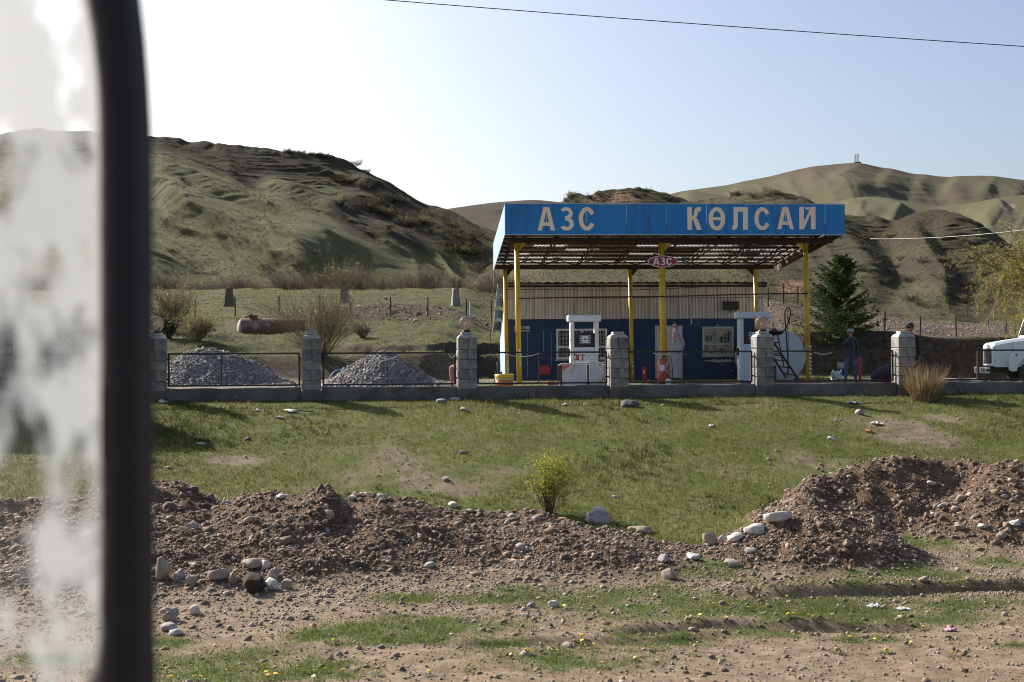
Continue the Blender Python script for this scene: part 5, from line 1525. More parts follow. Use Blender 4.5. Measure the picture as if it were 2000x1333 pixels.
# ------------------------------------------------------------------ rusty tank, stub posts, wire fence and pipes on the terrace
def terr(px, py, lo=47.0): return G(px, py, lo, 120.0)
p = P(520, 0, 57); zt = float(ground_h(p.x, 57))
t = thing('rusty_tank', 'rusty brown tank lying on its side with a chalky white left end', 'tank', (P(470, 0, 57).x, 57.0, P(0, 667, 57).z + .48), R(12))
r = .48
mb = MB(); mb.lathe([(r, .0), (r, 2.8)], 28, (0, 0, 0), 'X'); mb.build('shell', M['tank_rust'], t, False)
mb = MB(); mb.lathe([(.001, -.20), (r * .5, -.17), (r * .85, -.09), (r, .0)], 28, (0, 0, 0), 'X'); mb.build('end_cap', M['tank_end'], t, True)
mb = MB(); mb.lathe([(.2, r - .04), (.2, r + .10), (.24, r + .10), (.24, r + .14), (.001, r + .15)], 18, (.5, 0, 0)); mb.build('manhole', M['tank_rust'], t)
for x in (.7, 2.2):
    mb = MB(); mb.span((x, -.4, -.85), (x + .2, .4, -.40)); mb.build('cradle', M['mortar'], t)
for px, pyt, pyb, lab, col in ((448, 562, 598, 'dark tapered stump of a post on the left terrace', 'weather_wood'), (673, 560, 592, 'grey tapered concrete stub behind the big bare bush', 'concrete'), (890, 563, 597, 'grey tapered concrete stub with a reddish edge near the white pole', 'block')):
    g = terr(px, pyb, 60); s = g.y / F; h = (pyb - pyt) * s
    t = thing('stub_post', lab, 'post', g, RNG.uniform(-.3, .3), 'old tapered stub posts on the terrace')
    mb = MB(); b0, b1 = 9 * s, 5.2 * s
    mb.add([(-b0, -b0, -.3), (b0, -b0, -.3), (b0, b0, -.3), (-b0, b0, -.3), (-b1, -b1, h * .93), (b1, -b1, h), (b1, b1, h * .96), (-b1, b1, h)], [(3, 2, 1, 0), (4, 5, 6, 7), (0, 1, 5, 4), (1, 2, 6, 5), (2, 3, 7, 6), (3, 0, 4, 7)])
    mb.build('shaft', M[col], t)
    mb = MB(); mb.add([(-b1 * 1.3, -b1 * 1.06, h * .55), (-b1 * .5, -b1 * 1.06, h * .55), (-b1 * .4, -b1 * 1.03, h * .99), (-b1 * 1.02, -b1 * 1.03, h * .93)], [(0, 1, 2, 3)]); mb.build('stain', M['brick'] if px == 890 else M['mortar'], t)
def wire_fence(name, label, spec, mat, h, wires, grp=None):
    gs = [terr(px, py, lo) for px, py, lo in spec]
    root = thing(name, label, 'fence', gs[0])
    for g in gs:
        mb = MB(); mb.tube([g - gs[0] - Vector((0, 0, .3)), g - gs[0] + Vector((RNG.uniform(-.03, .03), 0, h))], .035, 6); mb.build('post', mat, root)
    A, B = [], []
    for a, b_ in zip(gs[:-1], gs[1:]):
        for w in wires:
            A.append(a - gs[0] + Vector((0, 0, h * w))); B.append(b_ - gs[0] + Vector((0, 0, h * w)))
    V, Fq = segs(np.array([v[:] for v in A]), np.array([v[:] for v in B]), .006, .006)
    link('fence_wire', fill_mesh('fence_wire', V, [Fq]), mat, root)
    return root
wire_fence('wire_fence', 'thin dark wire fence posts on the grass terrace behind the tank', [(230, 624, 58), (381, 624, 58), (460, 618, 58), (545, 616, 58), (625, 616, 58), (685, 615, 58), (763, 619, 58), (835, 619, 58), (911, 622, 58), (960, 622, 58)], M['dark_steel'], 1.0, (.95, .6, .3))
wire_fence('wire_fence', 'row of dark posts with mesh at the foot of the brown hill on the right', [(1500, 604, 62), (1530, 604, 62), (1558, 605, 62), (1690, 612, 60), (1714, 612, 60), (1742, 615, 60), (1770, 617, 60), (1797, 619, 60), (1825, 622, 60), (1856, 626, 58), (1890, 630, 58), (1930, 635, 58), (1980, 640, 58), (2060, 650, 58)], M['dark_steel'], .95, (.96, .8, .65, .5, .35, .2))
wire_fence('wire_fence', 'three thin rusty rods on the gravel terrace behind the man in black', [(1728, 656, 54), (1797, 660, 54), (1868, 660, 54)], M['rust_steel'], .85, (.9,))
g = terr(918, 628, 56)
mb = MB(); mb.tube([(0, 0, -.2), (.01, 0, .5), (.02, 0, 1.0)], .055, 10); tag(mb.build('white_pole', M['galv'], None, False, g), 'short white pole standing behind the warm globe lamp', 'pole')

# ------------------------------------------------------------------ overhead wires and mast
def wire(name, label, a, b_, r, mat, sag, n=24):
    mb = MB(); mb.tube([(b_ - a) * t + Vector((0, 0, -4 * sag * t * (1 - t))) for t in np.linspace(0, 1, n)], r, 5)
    tag(mb.build(name, mat, None, True, a), label, 'wire')
wire('power_line', 'long dark power line crossing the sky above the canopy', P(250, -42, 30), P(2500, 122, 30), .011, M['cable'], .1)
wire('service_cable', 'pale cable running from the right edge towards the conifer', P(1700, 467, 62), P(2100, 436, 50), .011, M['pale_cable'], .18)
wire('service_cable', 'thin dark cable above the pale one in front of the willow', P(1880, 450, 60), P(2100, 410, 52), .012, M['cable'], .1)
g = P(1673, 321, 950)
t = thing('radio_mast', 'tiny lattice radio mast on the distant hilltop', 'mast', g); u_ = 950 / F
mb = MB(); w = 4.0 * u_
for sx in (-1, 1):
    for sy in (-1, 1): mb.tube([(sx * w, sy * w, -6), (sx * w * .8, sy * w * .8, 20 * u_)], .13, 4)
for i in range(6):
    z0, z1 = 20 * u_ * i / 6, 20 * u_ * (i + 1) / 6
    for sx in (-1, 1):
        mb.tube([(sx * w, -w, z0), (-sx * w, -w, z1)], .09, 3); mb.tube([(-w, sx * w, z0), (w, sx * w, z0)], .09, 3); mb.tube([(sx * w, -w, z0), (sx * w, w, z1)], .09, 3)
mb.build('lattice', M['mast'], t)
mb = MB(); mb.span((-1.8, -2, -1), (2.8, 2, 1.1)); mb.build('hut', M['black'], t); mb = MB(); mb.add([(-2, -2.2, 1.1), (3, -2.2, 1.1), (3, 2.2, 1.1), (-2, 2.2, 1.1), (-2, 0, 1.9), (3, 0, 1.9)], [(0, 1, 5, 4), (2, 3, 4, 5), (0, 4, 3), (1, 2, 5)]); mb.build('roof', M['lattice'], t)

# ------------------------------------------------------------------ people
def person(name, label, loc, rz, bones, radii, tags, mats, height_fix=None, group=None):
    """bones: {name: (x,y,z)}, edges by name pairs; radii by name; one skinned surface"""
    root = thing(name, label, 'person', loc, rz, group)
    names = list(bones); ix = {n: i for i, n in enumerate(names)}
    me = bpy.data.meshes.new('body')
    edges = [(ix[a], ix[b_]) for a, b_ in tags]
    me.from_pydata([bones[n] for n in names], edges, [])
    o = bpy.data.objects.new('body', me); COL.objects.link(o)
    md = o.modifiers.new('skin', 'SKIN'); md.use_smooth_shade = True; md.branch_smoothing = .3
    for n in names:
        sv = me.skin_vertices[0].data[ix[n]]; r = radii[n]
        sv.radius = r if isinstance(r, tuple) else (r, r)
        sv.use_root = n == 'pelvis'
    sb = o.modifiers.new('sub', 'SUBSURF'); sb.levels = 1; sb.render_levels = 1
    dg = bpy.context.evaluated_depsgraph_get(); dg.update()
    m2 = bpy.data.meshes.new_from_object(o.evaluated_get(dg))
    m2.name = 'body'; old = o.data; bpy.data.objects.remove(o); bpy.data.meshes.remove(old)
    m2.materials.clear()
    b = link('body', m2, list(mats.values()), root, True)
    # cloth and skin zones by nearest bone
    keys = list(mats)
    A = np.array([bones[a] for a, _ in tags]); B = np.array([bones[b_] for _, b_ in tags]); tg = np.array([keys.index(t) for t in tags.values()])
    cs = np.array([p.center[:] for p in m2.polygons])
    d = B - A; L = (d * d).sum(1) + 1e-9
    t = np.clip(((cs[:, None] - A[None]) * d[None]).sum(-1) / L, 0, 1)
    dist = np.linalg.norm(cs[:, None] - (A[None] + t[..., None] * d[None]), axis=-1)
    m2.polygons.foreach_set('material_index', tg[dist.argmin(1)].astype(np.int32))
    return root
def hand(bones, radii, tags, wrist, name, direc, side, curl, mat='skin'):
    w = Vector(bones[wrist]); d = Vector(direc).normalized(); sd = Vector(side).normalized(); nrm = d.cross(sd).normalized() * curl
    bones[name + '_palm'] = tuple(w + d * .055); radii[name + '_palm'] = (.030, .038); tags[(wrist, name + '_palm')] = mat
    for i, (ln, off) in enumerate(((.062, -.030), (.074, -.010), (.070, .011), (.055, .030))):
        a = w + d * .10 + sd * off; c = a + d * ln * .55 + nrm * .012; e = c + d * ln * .35 + nrm * .03
        for k, pt in enumerate((a, c, e)): bones['%s_f%d%d' % (name, i, k)] = tuple(pt); radii['%s_f%d%d' % (name, i, k)] = .0095 - .0012 * k
        tags[(name + '_palm', '%s_f%d0' % (name, i))] = mat; tags[('%s_f%d0' % (name, i), '%s_f%d1' % (name, i))] = mat; tags[('%s_f%d1' % (name, i), '%s_f%d2' % (name, i))] = mat
    a = w + d * .045 - sd * .042; c = a + d * .035 - sd * .018 + nrm * .012
    bones[name + '_t0'] = tuple(a); bones[name + '_t1'] = tuple(c); radii[name + '_t0'] = .012; radii[name + '_t1'] = .0095
    tags[(name + '_palm', name + '_t0')] = mat; tags[(name + '_t0', name + '_t1')] = mat
def face(root, c, fwd, r=.1):
    """nose, eyes, ears and mouth on a head centred at c that looks along fwd"""
    c = Vector(c); f = Vector(fwd).normalized(); s = f.cross(Vector((0, 0, 1))).normalized(); u = s.cross(f).normalized()
    mb = MB(); mb.tube([c + f * r * .90 + u * .02, c + f * r * 1.18 - u * .025, c + f * r * .90 - u * .035], [.010, .016, .010], 6); mb.build('nose', M['skin'], root, True)
    for sg in (-1, 1):
        mb = MB(); mb.ball(c + f * r * .84 + s * sg * .033 + u * .018, .011, 8, 6); mb.build('eye', M['eye'], root, True)
        mb = MB(); mb.ball(c + s * sg * r * .80 - f * .01, .030, 8, 6, (1, 1, 1)); mb.build('ear', M['skin'], root, True); 
        mb = MB(); mb.tube([c + f * r * .9 + s * sg * .015 + u * .04, c + f * r * .82 + s * sg * .052 + u * .036], .006, 5); mb.build('brow', M['hair'], root, True)
    mb = MB(); mb.tube([c + f * r * .86 - s * .025 - u * .062, c + f * r * .92 - u * .06, c + f * r * .86 + s * .025 - u * .062], .006, 5); mb.build('mouth', M['red'] if False else M['eye'], root, True)

def standing(name, label, px, Y, pyt, mats, smoking, cap):
    p = P(px, 0, Y); H = P(px, pyt, Y).z - GZ0
    k = H / 1.76
    Bn = {}; Rd = {}; Tg = {}
    def b(n, x, y, z, r): Bn[n] = (x * k, y * k, z * k); Rd[n] = r if not isinstance(r, tuple) else r
    b('pelvis', 0, 0, .95, (.155, .12)); b('waist', 0, 0, 1.08, (.165, .125)); b('chest', 0, -.01, 1.28, (.175, .13)); b('collar', 0, .005, 1.43, (.10, .085)); b('neck', 0, 0, 1.50, (.058, .06)); b('jaw', 0, -.02, 1.565, (.068, .078)); b('head', 0, -.005, 1.655, (.078, .098)); b('crown', 0, 0, 1.72, (.055, .07))
    for s, n in ((-1, 'l'), (1, 'r')):
        b(n + 'hip', s * .10, 0, .90, .105); b(n + 'thigh', s * .125, -.005, .70, .098); b(n + 'knee', s * .14, -.015, .48, .072); b(n + 'calf', s * .15, .01, .32, .068); b(n + 'ankle', s * .165, .01, .10, .055); b(n + 'heel', s * .168, .02, .045, .045); b(n + 'toe', s * .19, -.15, .035, (.045, .034))
        b(n + 'shoulder', s * .185, .0, 1.385, .078)
        Tg[('pelvis', n + 'hip')] = 'legs'; Tg[(n + 'hip', n + 'thigh')] = 'legs'; Tg[(n + 'thigh', n + 'knee')] = 'legs'; Tg[(n + 'knee', n + 'calf')] = 'legs'; Tg[(n + 'calf', n + 'ankle')] = 'legs'; Tg[(n + 'ankle', n + 'heel')] = 'shoe'; Tg[(n + 'heel', n + 'toe')] = 'shoe'
        Tg[('collar', n + 'shoulder')] = 'top'
    Tg[('pelvis', 'waist')] = 'top'; Tg[('waist', 'chest')] = 'top'; Tg[('chest', 'collar')] = 'top'; Tg[('collar', 'neck')] = 'top'; Tg[('neck', 'jaw')] = 'skin'; Tg[('jaw', 'head')] = 'skin'; Tg[('head', 'crown')] = 'skin'
    # image-left arm raised to the mouth (or hanging), right arm hanging
    if smoking:
        b('lelbow', -.235, -.17, 1.20, .058); b('lfore', -.13, -.235, 1.36, .050); b('lwrist', -.045, -.215, 1.50, .036)
        hd = (.035, .045, .12)
    else:
        b('lelbow', -.235, .03, 1.12, .055); b('lfore', -.245, -.01, .98, .046); b('lwrist', -.25, -.04, .86, .034); hd = (.0, -.03, -.12)
    b('relbow', .245, .03, 1.12, .056); b('rfore', .25, -.02, .98, .046); b('rwrist', .245, -.06, .86, .034)
    for n in 'lr':
        Tg[(n + 'shoulder', n + 'elbow')] = 'top'; Tg[(n + 'elbow', n + 'fore')] = 'top'; Tg[(n + 'fore', n + 'wrist')] = 'top'
    hand(Bn, Rd, Tg, 'lwrist', 'lhand', hd, (1, 0, 0) if smoking else (0, 1, 0), -1 if smoking else 1)
    hand(Bn, Rd, Tg, 'rwrist', 'rhand', (0, -.03, -.12), (0, 1, 0), -1)
    for n in Rd:
        r = Rd[n]; Rd[n] = tuple(q * k for q in r) if isinstance(r, tuple) else r * k
    root = person(name, label, (p.x, Y, GZ0), R(-4 if smoking else 12), Bn, Rd, Tg, mats)
    face(root, (0, -.012 * k, 1.635 * k), (.05, -1, -.06) if smoking else (-.45, -1, 0), .1 * k)
    hc = Vector((0, .0, 1.69 * k))
    mb = MB()
    if cap == 'flat':
        mb.ball(hc + Vector((0, -.012, .018)), .118, 18, 10, (1.0, 1.16, .56)); mb.box(hc + Vector((0, -.135, -.005)), (.15, .07, .018), (R(14), 0, 0)); mb.build('flat_cap', M['grey_cap'], root, True)
    else:
        mb.ball(hc + Vector((0, .002, .012)), .112, 18, 10, (1.0, 1.08, .82)); mb.build('peaked_cap', M['black_cloth'], root, True)
        mb = MB(); mb.bbox(hc + Vector((-.05, -.145, -.01)), (.15, .10, .014), .006, (R(12), 0, R(-22))); mb.build('cap_peak', M['black_cloth'], root)
    mb = MB(); mb.ball(hc + Vector((0, .045, -.045)), .098, 14, 9, (.95, .75, .62)); mb.build('hair', M['hair'], root, True)
    # jacket hem, collar, shirt strip
    mb = MB(); n = 18
    ring = lambda z, rx, ry: [(rx * k * math.cos(a), ry * k * math.sin(a), z * k) for a in np.linspace(0, 2 * math.pi, n + 1)[:-1]]
    rr = [ring(.86, .205, .155), ring(.95, .20, .152), ring(1.10, .19, .148), ring(1.24, .185, .142)]
    vs = sum(rr, []); mb.add(vs, [(j * n + i, j * n + (i + 1) % n, (j + 1) * n + (i + 1) % n, (j + 1) * n + i) for j in range(3) for i in range(n)]); mb.build('jacket_skirt', mats['top'], root, True)
    mb = MB(); mb.tube([(.078 * k * math.cos(a), .075 * k * math.sin(a) - .005, 1.475 * k + .012 * math.sin(a)) for a in np.linspace(0, 2 * math.pi, 15)], .022, 6); mb.build('collar', mats['top'], root, True)
    if smoking:
        mb = MB(); mb.tube([(.045, -.150 * k, 1.40 * k), (.06, -.168 * k, 1.22 * k), (.05, -.168 * k, 1.08 * k)], .018, 6); mb.build('scarf_end', M['lattice'], root, True)
    return root
standing('person', 'man in grey flat cap, slate jacket and jeans, raising a hand to his mouth', 1655, 40.5, 643.5, {'top': M['jacket'], 'legs': M['jeans'], 'skin': M['skin'], 'shoe': M['shoe']}, True, 'flat')
standing('person', 'man in black peaked cap and black jacket standing behind the right pillar', 1771, 35.5, 632.5, {'top': M['black_cloth'], 'legs': M['black_cloth'], 'skin': M['skin'], 'shoe': M['shoe']}, False, 'peak')

def bending():
    Y = 36.5; s = Y / F; p = P(884, 0, Y)
    Bn = {}; Rd = {}; Tg = {}
    def b(n, x, y, z, r): Bn[n] = (x, y, z); Rd[n] = r
    b('pelvis', 0, .0, .62, (.125, .12)); b('waist', .06, .16, .60, (.12, .11)); b('chest', .16, .34, .50, (.13, .12)); b('collar', .23, .47, .42, .08); b('neck', .25, .53, .36, .05); b('jaw', .26, .57, .31, .065); b('head', .27, .60, .23, .085)
    for sx, n in ((-1, 'l'), (1, 'r')):
        b(n + 'hip', sx * .08, 0, .57, .10); b(n + 'thigh', sx * .085, -.02, .44, .088); b(n + 'knee', sx * .085, .0, .31, .062); b(n + 'calf', sx * .085, .0, .20, .055); b(n + 'ankle', sx * .085, .0, .07, .042); b(n + 'toe', sx * .09, .12, .035, .036)
        b(n + 'shoulder', .21 + sx * .14, .42, .45, .06); b(n + 'elbow', .24 + sx * .16, .46, .27, .045); b(n + 'wrist', .26 + sx * .12, .50, .12, .03)
        for a, c, t in (('pelvis', n + 'hip', 'legs'), (n + 'hip', n + 'thigh', 'legs'), (n + 'thigh', n + 'knee', 'legs'), (n + 'knee', n + 'calf', 'legs'), (n + 'calf', n + 'ankle', 'legs'), (n + 'ankle', n + 'toe', 'shoe'), ('collar', n + 'shoulder', 'top'), (n + 'shoulder', n + 'elbow', 'top'), (n + 'elbow', n + 'wrist', 'skin')): Tg[(a, c)] = t
        hand(Bn, Rd, Tg, n + 'wrist', n + 'hand', (0, .05, -.1), (1, 0, 0), 1)
    for a, c, t in (('pelvis', 'waist', 'legs'), ('waist', 'chest', 'top'), ('chest', 'collar', 'top'), ('collar', 'neck', 'skin'), ('neck', 'jaw', 'skin'), ('jaw', 'head', 'skin')): Tg[(a, c)] = t
    root = person('person', 'person in dusty pink trousers bent double beside the warm globe pillar', (p.x, Y, GZ0), R(-25), Bn, Rd, Tg, {'top': M['purple'], 'legs': M['pink_cloth'], 'skin': M['skin'], 'shoe': M['shoe']})
    mb = MB(); mb.ball((.275, .62, .22), .095, 14, 9); mb.build('headscarf', M['purple'], root, True)
bending()

# things beside the man in the flat cap
p = P(1673, 0, 41.5); mb = MB(); mb.tube([(0, 0, -.1), (0, 0, .80)], .055, 10); tag(mb.build('red_post', M['red'], None, False, (p.x, 41.5, GZ0)), 'short red post right behind the man in the flat cap', 'post')
p = P(1627, 0, 43); t = thing('cement_sack', 'torn pale sack on the ground left of the man in the flat cap', 'sack', (p.x, 43, GZ0))
mb = MB(); mb.bbox((0, 0, .15), (.34, .3, .30), .07); mb.build('bag', M['white_board'], t, True); mb = MB(); mb.prism([(-.16, .28), (-.1, .38), (-.03, .30), (.05, .36), (.10, .29), (.17, .40), (.17, .28)], -.06, .06); fixn(mb.build('torn_top', M['paper'], t))
p = P(1631, 0, 48.2); mb = MB(); mb.bbox((0, 0, 0), (.26, .03, .22), .01); tag(mb.build('pale_board', M['cap'], None, False, (p.x, 47.8, P(0, 723, 47.8).z)), 'small pale board on the dark bank behind the man in the flat cap', 'board')
p = P(1722, 0, 37.5); t = thing('covered_bundle', 'rounded bundle under dark purple cloth left of the right pillar', 'bundle', (p.x, 37.5, GZ0))
mb = MB(); mb.ball((0, 0, .28), .36, 20, 12, (1.0, .9, .82)); o = mb.build('cloth', M['purple'], t, True)
for v in o.data.vertices: v.co += Vector((.05 * math.sin(7 * v.co.x + 3 * v.co.z), .04 * math.sin(9 * v.co.z), .04 * math.sin(6 * v.co.x + 5 * v.co.y)))
mb = MB(); mb.span((.08, -.1, -.05), (.16, 0, .12)); mb.span((-.2, -.1, -.05), (-.12, 0, .12)); mb.build('leg', M['black_cloth'], t)
p = P(1695, 0, 42.5); t = thing('planks', 'few light planks lying in the yard between the men', 'planks', (p.x, 42.5, GZ0))
for k in range(3):
    mb = MB(); mb.bbox((.1 * k, .05 * k, .06 + .03 * k), (.75, .09, .025), .004, (0, R(9 + 3 * k), R(5 * k))); mb.build('plank', M['tan_stone'] if k else M['pale_cable'], t)
p = P(1850, 0, 47); t = thing('concrete_slabs', 'two pale slabs lying low in front of the bank by the truck', 'slab', (p.x, 46, GZ0 - .08))
for k in range(2):
    mb = MB(); mb.bbox((.55 * k - .3, .1 * k, .05), (.6 + .2 * k, .5, .09), .01); mb.build('slab', M['cap'], t)
p = P(1902, 0, 44); mb = MB(); mb.tube([(0, 0, -.2), (.02, 0, 1.15)], .045, 7); tag(mb.build('rusty_stake', M['rust_steel'], None, False, (p.x, 44, GZ0 - .1)), 'rusty stake standing in front of the truck bumper', 'stake')

# ------------------------------------------------------------------ truck at the right edge
def truck():
    Y = 50.0; s = Y / F
    p = P(1922, 0, Y); z0 = P(1990, 753, Y).z
    root = thing('truck', 'white bonneted truck with dark grille parked at the right edge', 'truck', (p.x, Y, z0), R(-8))
    # local: x to the rear, y across (front side of the picture at -1.1), z up
    HW = 1.0
    mb = MB()   # bonnet: tapered, sloping
    def sect(x, hw, zb, zt, c):
        return [(x, -hw, zb), (x, -hw, zt - c), (x, -hw + c, zt), (x, hw - c, zt), (x, hw, zt - c), (x, hw, zb)]
    S = [sect(0, .80, .78, 1.58, .09), sect(.10, .83, .72, 1.66, .10), sect(.7, .86, .72, 1.77, .10), sect(1.33, .90, .72, 1.86, .10)]
    vs = sum(S, []); fs = [(j * 6 + i, j * 6 + i + 1, j * 6 + 7 + i, j * 6 + 6 + i) for j in range(3) for i in range(5)] + [(0, 1, 2, 3, 4, 5), tuple(range(23, 17, -1))]
    mb.add(vs, fs); fixn(mb.build('bonnet', M['truck'], root))
    mb = MB(); mb.span((-.02, -.66, .86), (-.003, .66, 1.44)); gr = mb.build('grille', M['black'], root)
    for i in range(6):
        mb = MB(); mb.span((-.035, -.62, .91 + i * .09), (-.0205, .62, .935 + i * .09)); mb.build('grille_bar', M['lattice'], gr)
    mb = MB(); mb.bbox((-.22, 0, .60), (.16, 2.1, .24), .02); bp = mb.build('bumper', M['chrome'], root)
    for y in (-.85, -.62, -.30, .3, .62, .85):
        mb = MB(); mb.prism([(0, 0)] and [(-.302 + 0, .53), (-.3, .53), (-.3, .67), (-.302, .67)], y - .06, y + .06); mb.build('bumper_slot', M['black'], bp)
    for k in range(3):
        mb = MB(); mb.lathe([(.001, -.004), (.045, -.003)], 12, (-.22 + .0 + (-.04 + .05 * k), -1.052, .60), 'Y'); mb.build('bumper_hole', M['black'], bp)
    mb = MB(); mb.span((-.1, -.4, .5), (4.9, -.3, .72)); mb.span((-.1, .3, .5), (4.9, .4, .72)); mb.build('chassis', M['black'], root)
    for sy in (-1, 1):
        pr = [(.45, .62), (.43, .95), (.50, 1.18), (.62, 1.27), (1.75, 1.30), (1.75, .98), (1.70, 1.03), (1.50, 1.09), (1.20, 1.10), (.98, 1.06), (.82, .94), (.72, .75), (.70, .58), (.55, .55)]
        pr = [(x_ + .13, z_) for x_, z_ in pr]
        mb = MB(); y0, y1 = (-1.12, -.72) if sy < 0 else (.72, 1.12); mb.prism(pr, y0, y1); fe = fixn(mb.build('fender', M['truck'], root))
        mb = MB(); mb.lathe([(.001, -.05), (.08, -.04), (.10, -.01), (.105, .03)], 18, (.56, sy * .92, .93), 'X'); mb.build('headlight', M['lens'], root, True)
        mb = MB(); mb.lathe([(.001, -.02), (.04, -.015), (.045, .01)], 12, (.81, sy * 1.12, 1.19), 'Y'); mb.build('marker_lamp', M['lens_red'], root)
    for x, r, nm in ((1.38, .455, 'wheel'), (4.6, .455, 'wheel')):
        for sy in (-1, 1):
            w = thing('wheel', None, None, (x, sy * .88, .455)); w.parent = root
            if 'label' in w: del w['label']
            mb = MB(); mb.lathe([(.26, -.10), (.36, -.125), (.43, -.115), (.455, -.06), (.458, 0), (.455, .06), (.43, .115), (.36, .125), (.26, .10)], 32, (0, 0, 0), 'Y'); mb.build('tyre', M['tyre'], w, True)
            mb = MB(); mb.lathe([(.001, sy * .05), (.10, sy * .055), (.12, sy * .02), (.20, sy * .0), (.245, sy * .06), (.262, sy * .10), (.262, -sy * .09)], 24, (0, 0, 0), 'Y'); mb.build('rim', M['rim'], w, True)
            mb = MB(); mb.lathe([(.001, sy * .13), (.06, sy * .125), (.075, sy * .09), (.08, sy * .055)], 14, (0, 0, 0), 'Y'); mb.build('hub', M['rim'], w, True)
            mb = MB()
            for a in range(6): mb.box((.16 * math.cos(a * 1.047), sy * .03, .16 * math.sin(a * 1.047)), (.025, .03, .025))
            mb.build('wheel_nut', M['dark_steel'], w)
    cb = MB()  # cab with sloped windscreen
    S = [[(1.34, .70), (1.34, 1.87), (1.60, 2.66), (3.25, 2.72), (3.30, .70)]]
    cb.prism(S[0], -.95, .95); cab = fixn(cb.build('cab', M['truck'], root))
    for sy in (-1, 1):
        y = sy * .952; mb = MB(); a, b_ = (y - .004, y + .004)
        mb.prism([(1.52, 1.86), (1.74, 2.54), (2.75, 2.56), (2.75, 1.86)], a, b_); fixn(mb.build('side_window', M['glass_dark'], cab))
        mb = MB(); mb.prism([(1.80, .80), (1.815, .80), (1.815, 1.80), (1.80, 1.80)], y - .003, y + .003); mb.build('door_seam', M['black'], cab)
        mb = MB(); mb.bbox((2.85, y, 1.55), (.14, .03, .03), .006); mb.build('door_handle', M['black'], cab)
        mb = MB(); mb.tube([(1.45, sy * .96, 1.8), (1.32, sy * 1.22, 1.95), (1.32, sy * 1.22, 2.3)], .013, 5); mb.bbox((1.31, sy * 1.22, 2.15), (.03, .17, .34), .01); mb.build('mirror', M['black'], root)
    ws = MB(); q = [(1.375, -.84, 1.95), (1.375, .84, 1.95), (1.575, .80, 2.56), (1.575, -.80, 2.56)]; n_ = Vector((-.66, 0, .36)).normalized() * .012
    ws.add([Vector(v) + n_ for v in q] + [Vector(v) - n_ * .2 for v in q], [(0, 1, 2, 3), (7, 6, 5, 4), (0, 4, 5, 1), (1, 5, 6, 2), (2, 6, 7, 3), (3, 7, 4, 0)]); ws.build('windscreen', M['glass_dark'], cab)
    bd = MB(); bd.span((3.45, -1.1, .95), (6.2, 1.1, 1.08)); bd.build('load_bed', M['weather_wood'], root)
    for y in (-1.1, 1.07):
        bd = MB(); bd.span((3.45, y, 1.083), (6.2, y + .03, 1.60)); bd.build('drop_side', M['truck'], root)
    bd = MB(); bd.span((3.45, -1.069, 1.083), (3.48, 1.069, 1.9)); bd.span((6.17, -1.069, 1.083), (6.2, 1.069, 1.6)); bd.build('end_board', M['truck'], root)
    return root
truck()
g = P(1966, 678, 52)
t = thing('gate_marker', 'small dark bracket with yellow reflector on a post beside the truck cab', 'marker', g)
mb = MB(); mb.tube([(0, 0, -.2), (0, 0, 1.0)], .03, 6); mb.build('post', M['dark_steel'], t); mb = MB(); mb.bbox((-.04, -.03, .55), (.1, .03, .5), .01); mb.build('plate', M['lattice'], t); mb = MB(); mb.span((-.07, -.06, .36), (0, -.047, .52)); mb.build('reflector', M['yellow_pl'], t)
# ------------------------------------------------------------------ shrubs, trees
def twig_mesh(name, seed, h, w, stems, sub=5, subsub=4, r=.012, spread=.9, leaves=0, leaf=.03, lean=0.0, leaf_top=0.0, droop=0.0):
    """a many stemmed bush: returns (twig mesh, leaf mesh or None)"""
    rng = np.random.RandomState(seed)
    P0, P1, R0, R1, tips = [], [], [], [], []
    def grow(p, d, L, rad, lvl):
        n = 3; q = np.array(p, float); dd = np.array(d, float)
        nodes = [q.copy()]
        for i in range(n):
            dd = dd + rng.normal(0, .13, 3) + np.array([0, 0, .05 - droop * (lvl > 0)]); dd /= np.linalg.norm(dd)
            e = q + dd * L / n
            P0.append(q.copy()); P1.append(e.copy()); R0.append(rad * (1 - .27 * i)); R1.append(rad * (1 - .27 * (i + 1)))
            q = e; nodes.append(q.copy())
        k = sub if lvl == 0 else (subsub if lvl == 1 else 0)
        for j in range(k):
            t = rng.uniform(.25, 1.0) * n; i = min(int(t), n - 1); b_ = nodes[i] + (nodes[i + 1] - nodes[i]) * (t - i)
            sd = dd + rng.normal(0, .42, 3); sd[2] = abs(sd[2]) * .8 + .12; sd /= np.linalg.norm(sd)
            grow(b_, sd, L * rng.uniform(.35, .6), rad * .55, lvl + 1)
        if lvl > 0: tips.extend(nodes[1:])
    for s in range(stems):
        a = rng.uniform(0, 2 * math.pi); u = math.sqrt(rng.rand())
        x, y = math.cos(a) * u, math.sin(a) * u
        d = np.array([x * spread * w / h + lean, y * spread * w / h, 1.0]); d /= np.linalg.norm(d)
        grow((x * w * .10, y * w * .10, -.05), d, h * rng.uniform(.62, 1.0) / max(.5, d[2]) * .92, r, 0)
    V, Fq = segs(P0, P1, R0, R1)
    tm = fill_mesh(name, V, [Fq])
    lm = None
    if leaves:
        T = np.array(tips); 
        if leaf_top: 
            wgt = np.clip((T[:, 2] / h - leaf_top) / (1 - leaf_top), .03, 1); wgt /= wgt.sum(); i = rng.choice(len(T), leaves, p=wgt)
        else: i = rng.randint(0, len(T), leaves)
        C = T[i] + rng.normal(0, leaf * .8, (leaves, 3))
        LV, LF = leaf_quads(C, leaf * rng.uniform(.6, 1.3, leaves), rng)
        lm = fill_mesh(name + '_leaves', LV, [LF])
    return tm, lm
M['twig_brown'] = foliage('bare_brown_twigs', [(0, (.12, .088, .07)), (.5, (.20, .155, .125)), (1, (.29, .23, .19))], .2, .9)
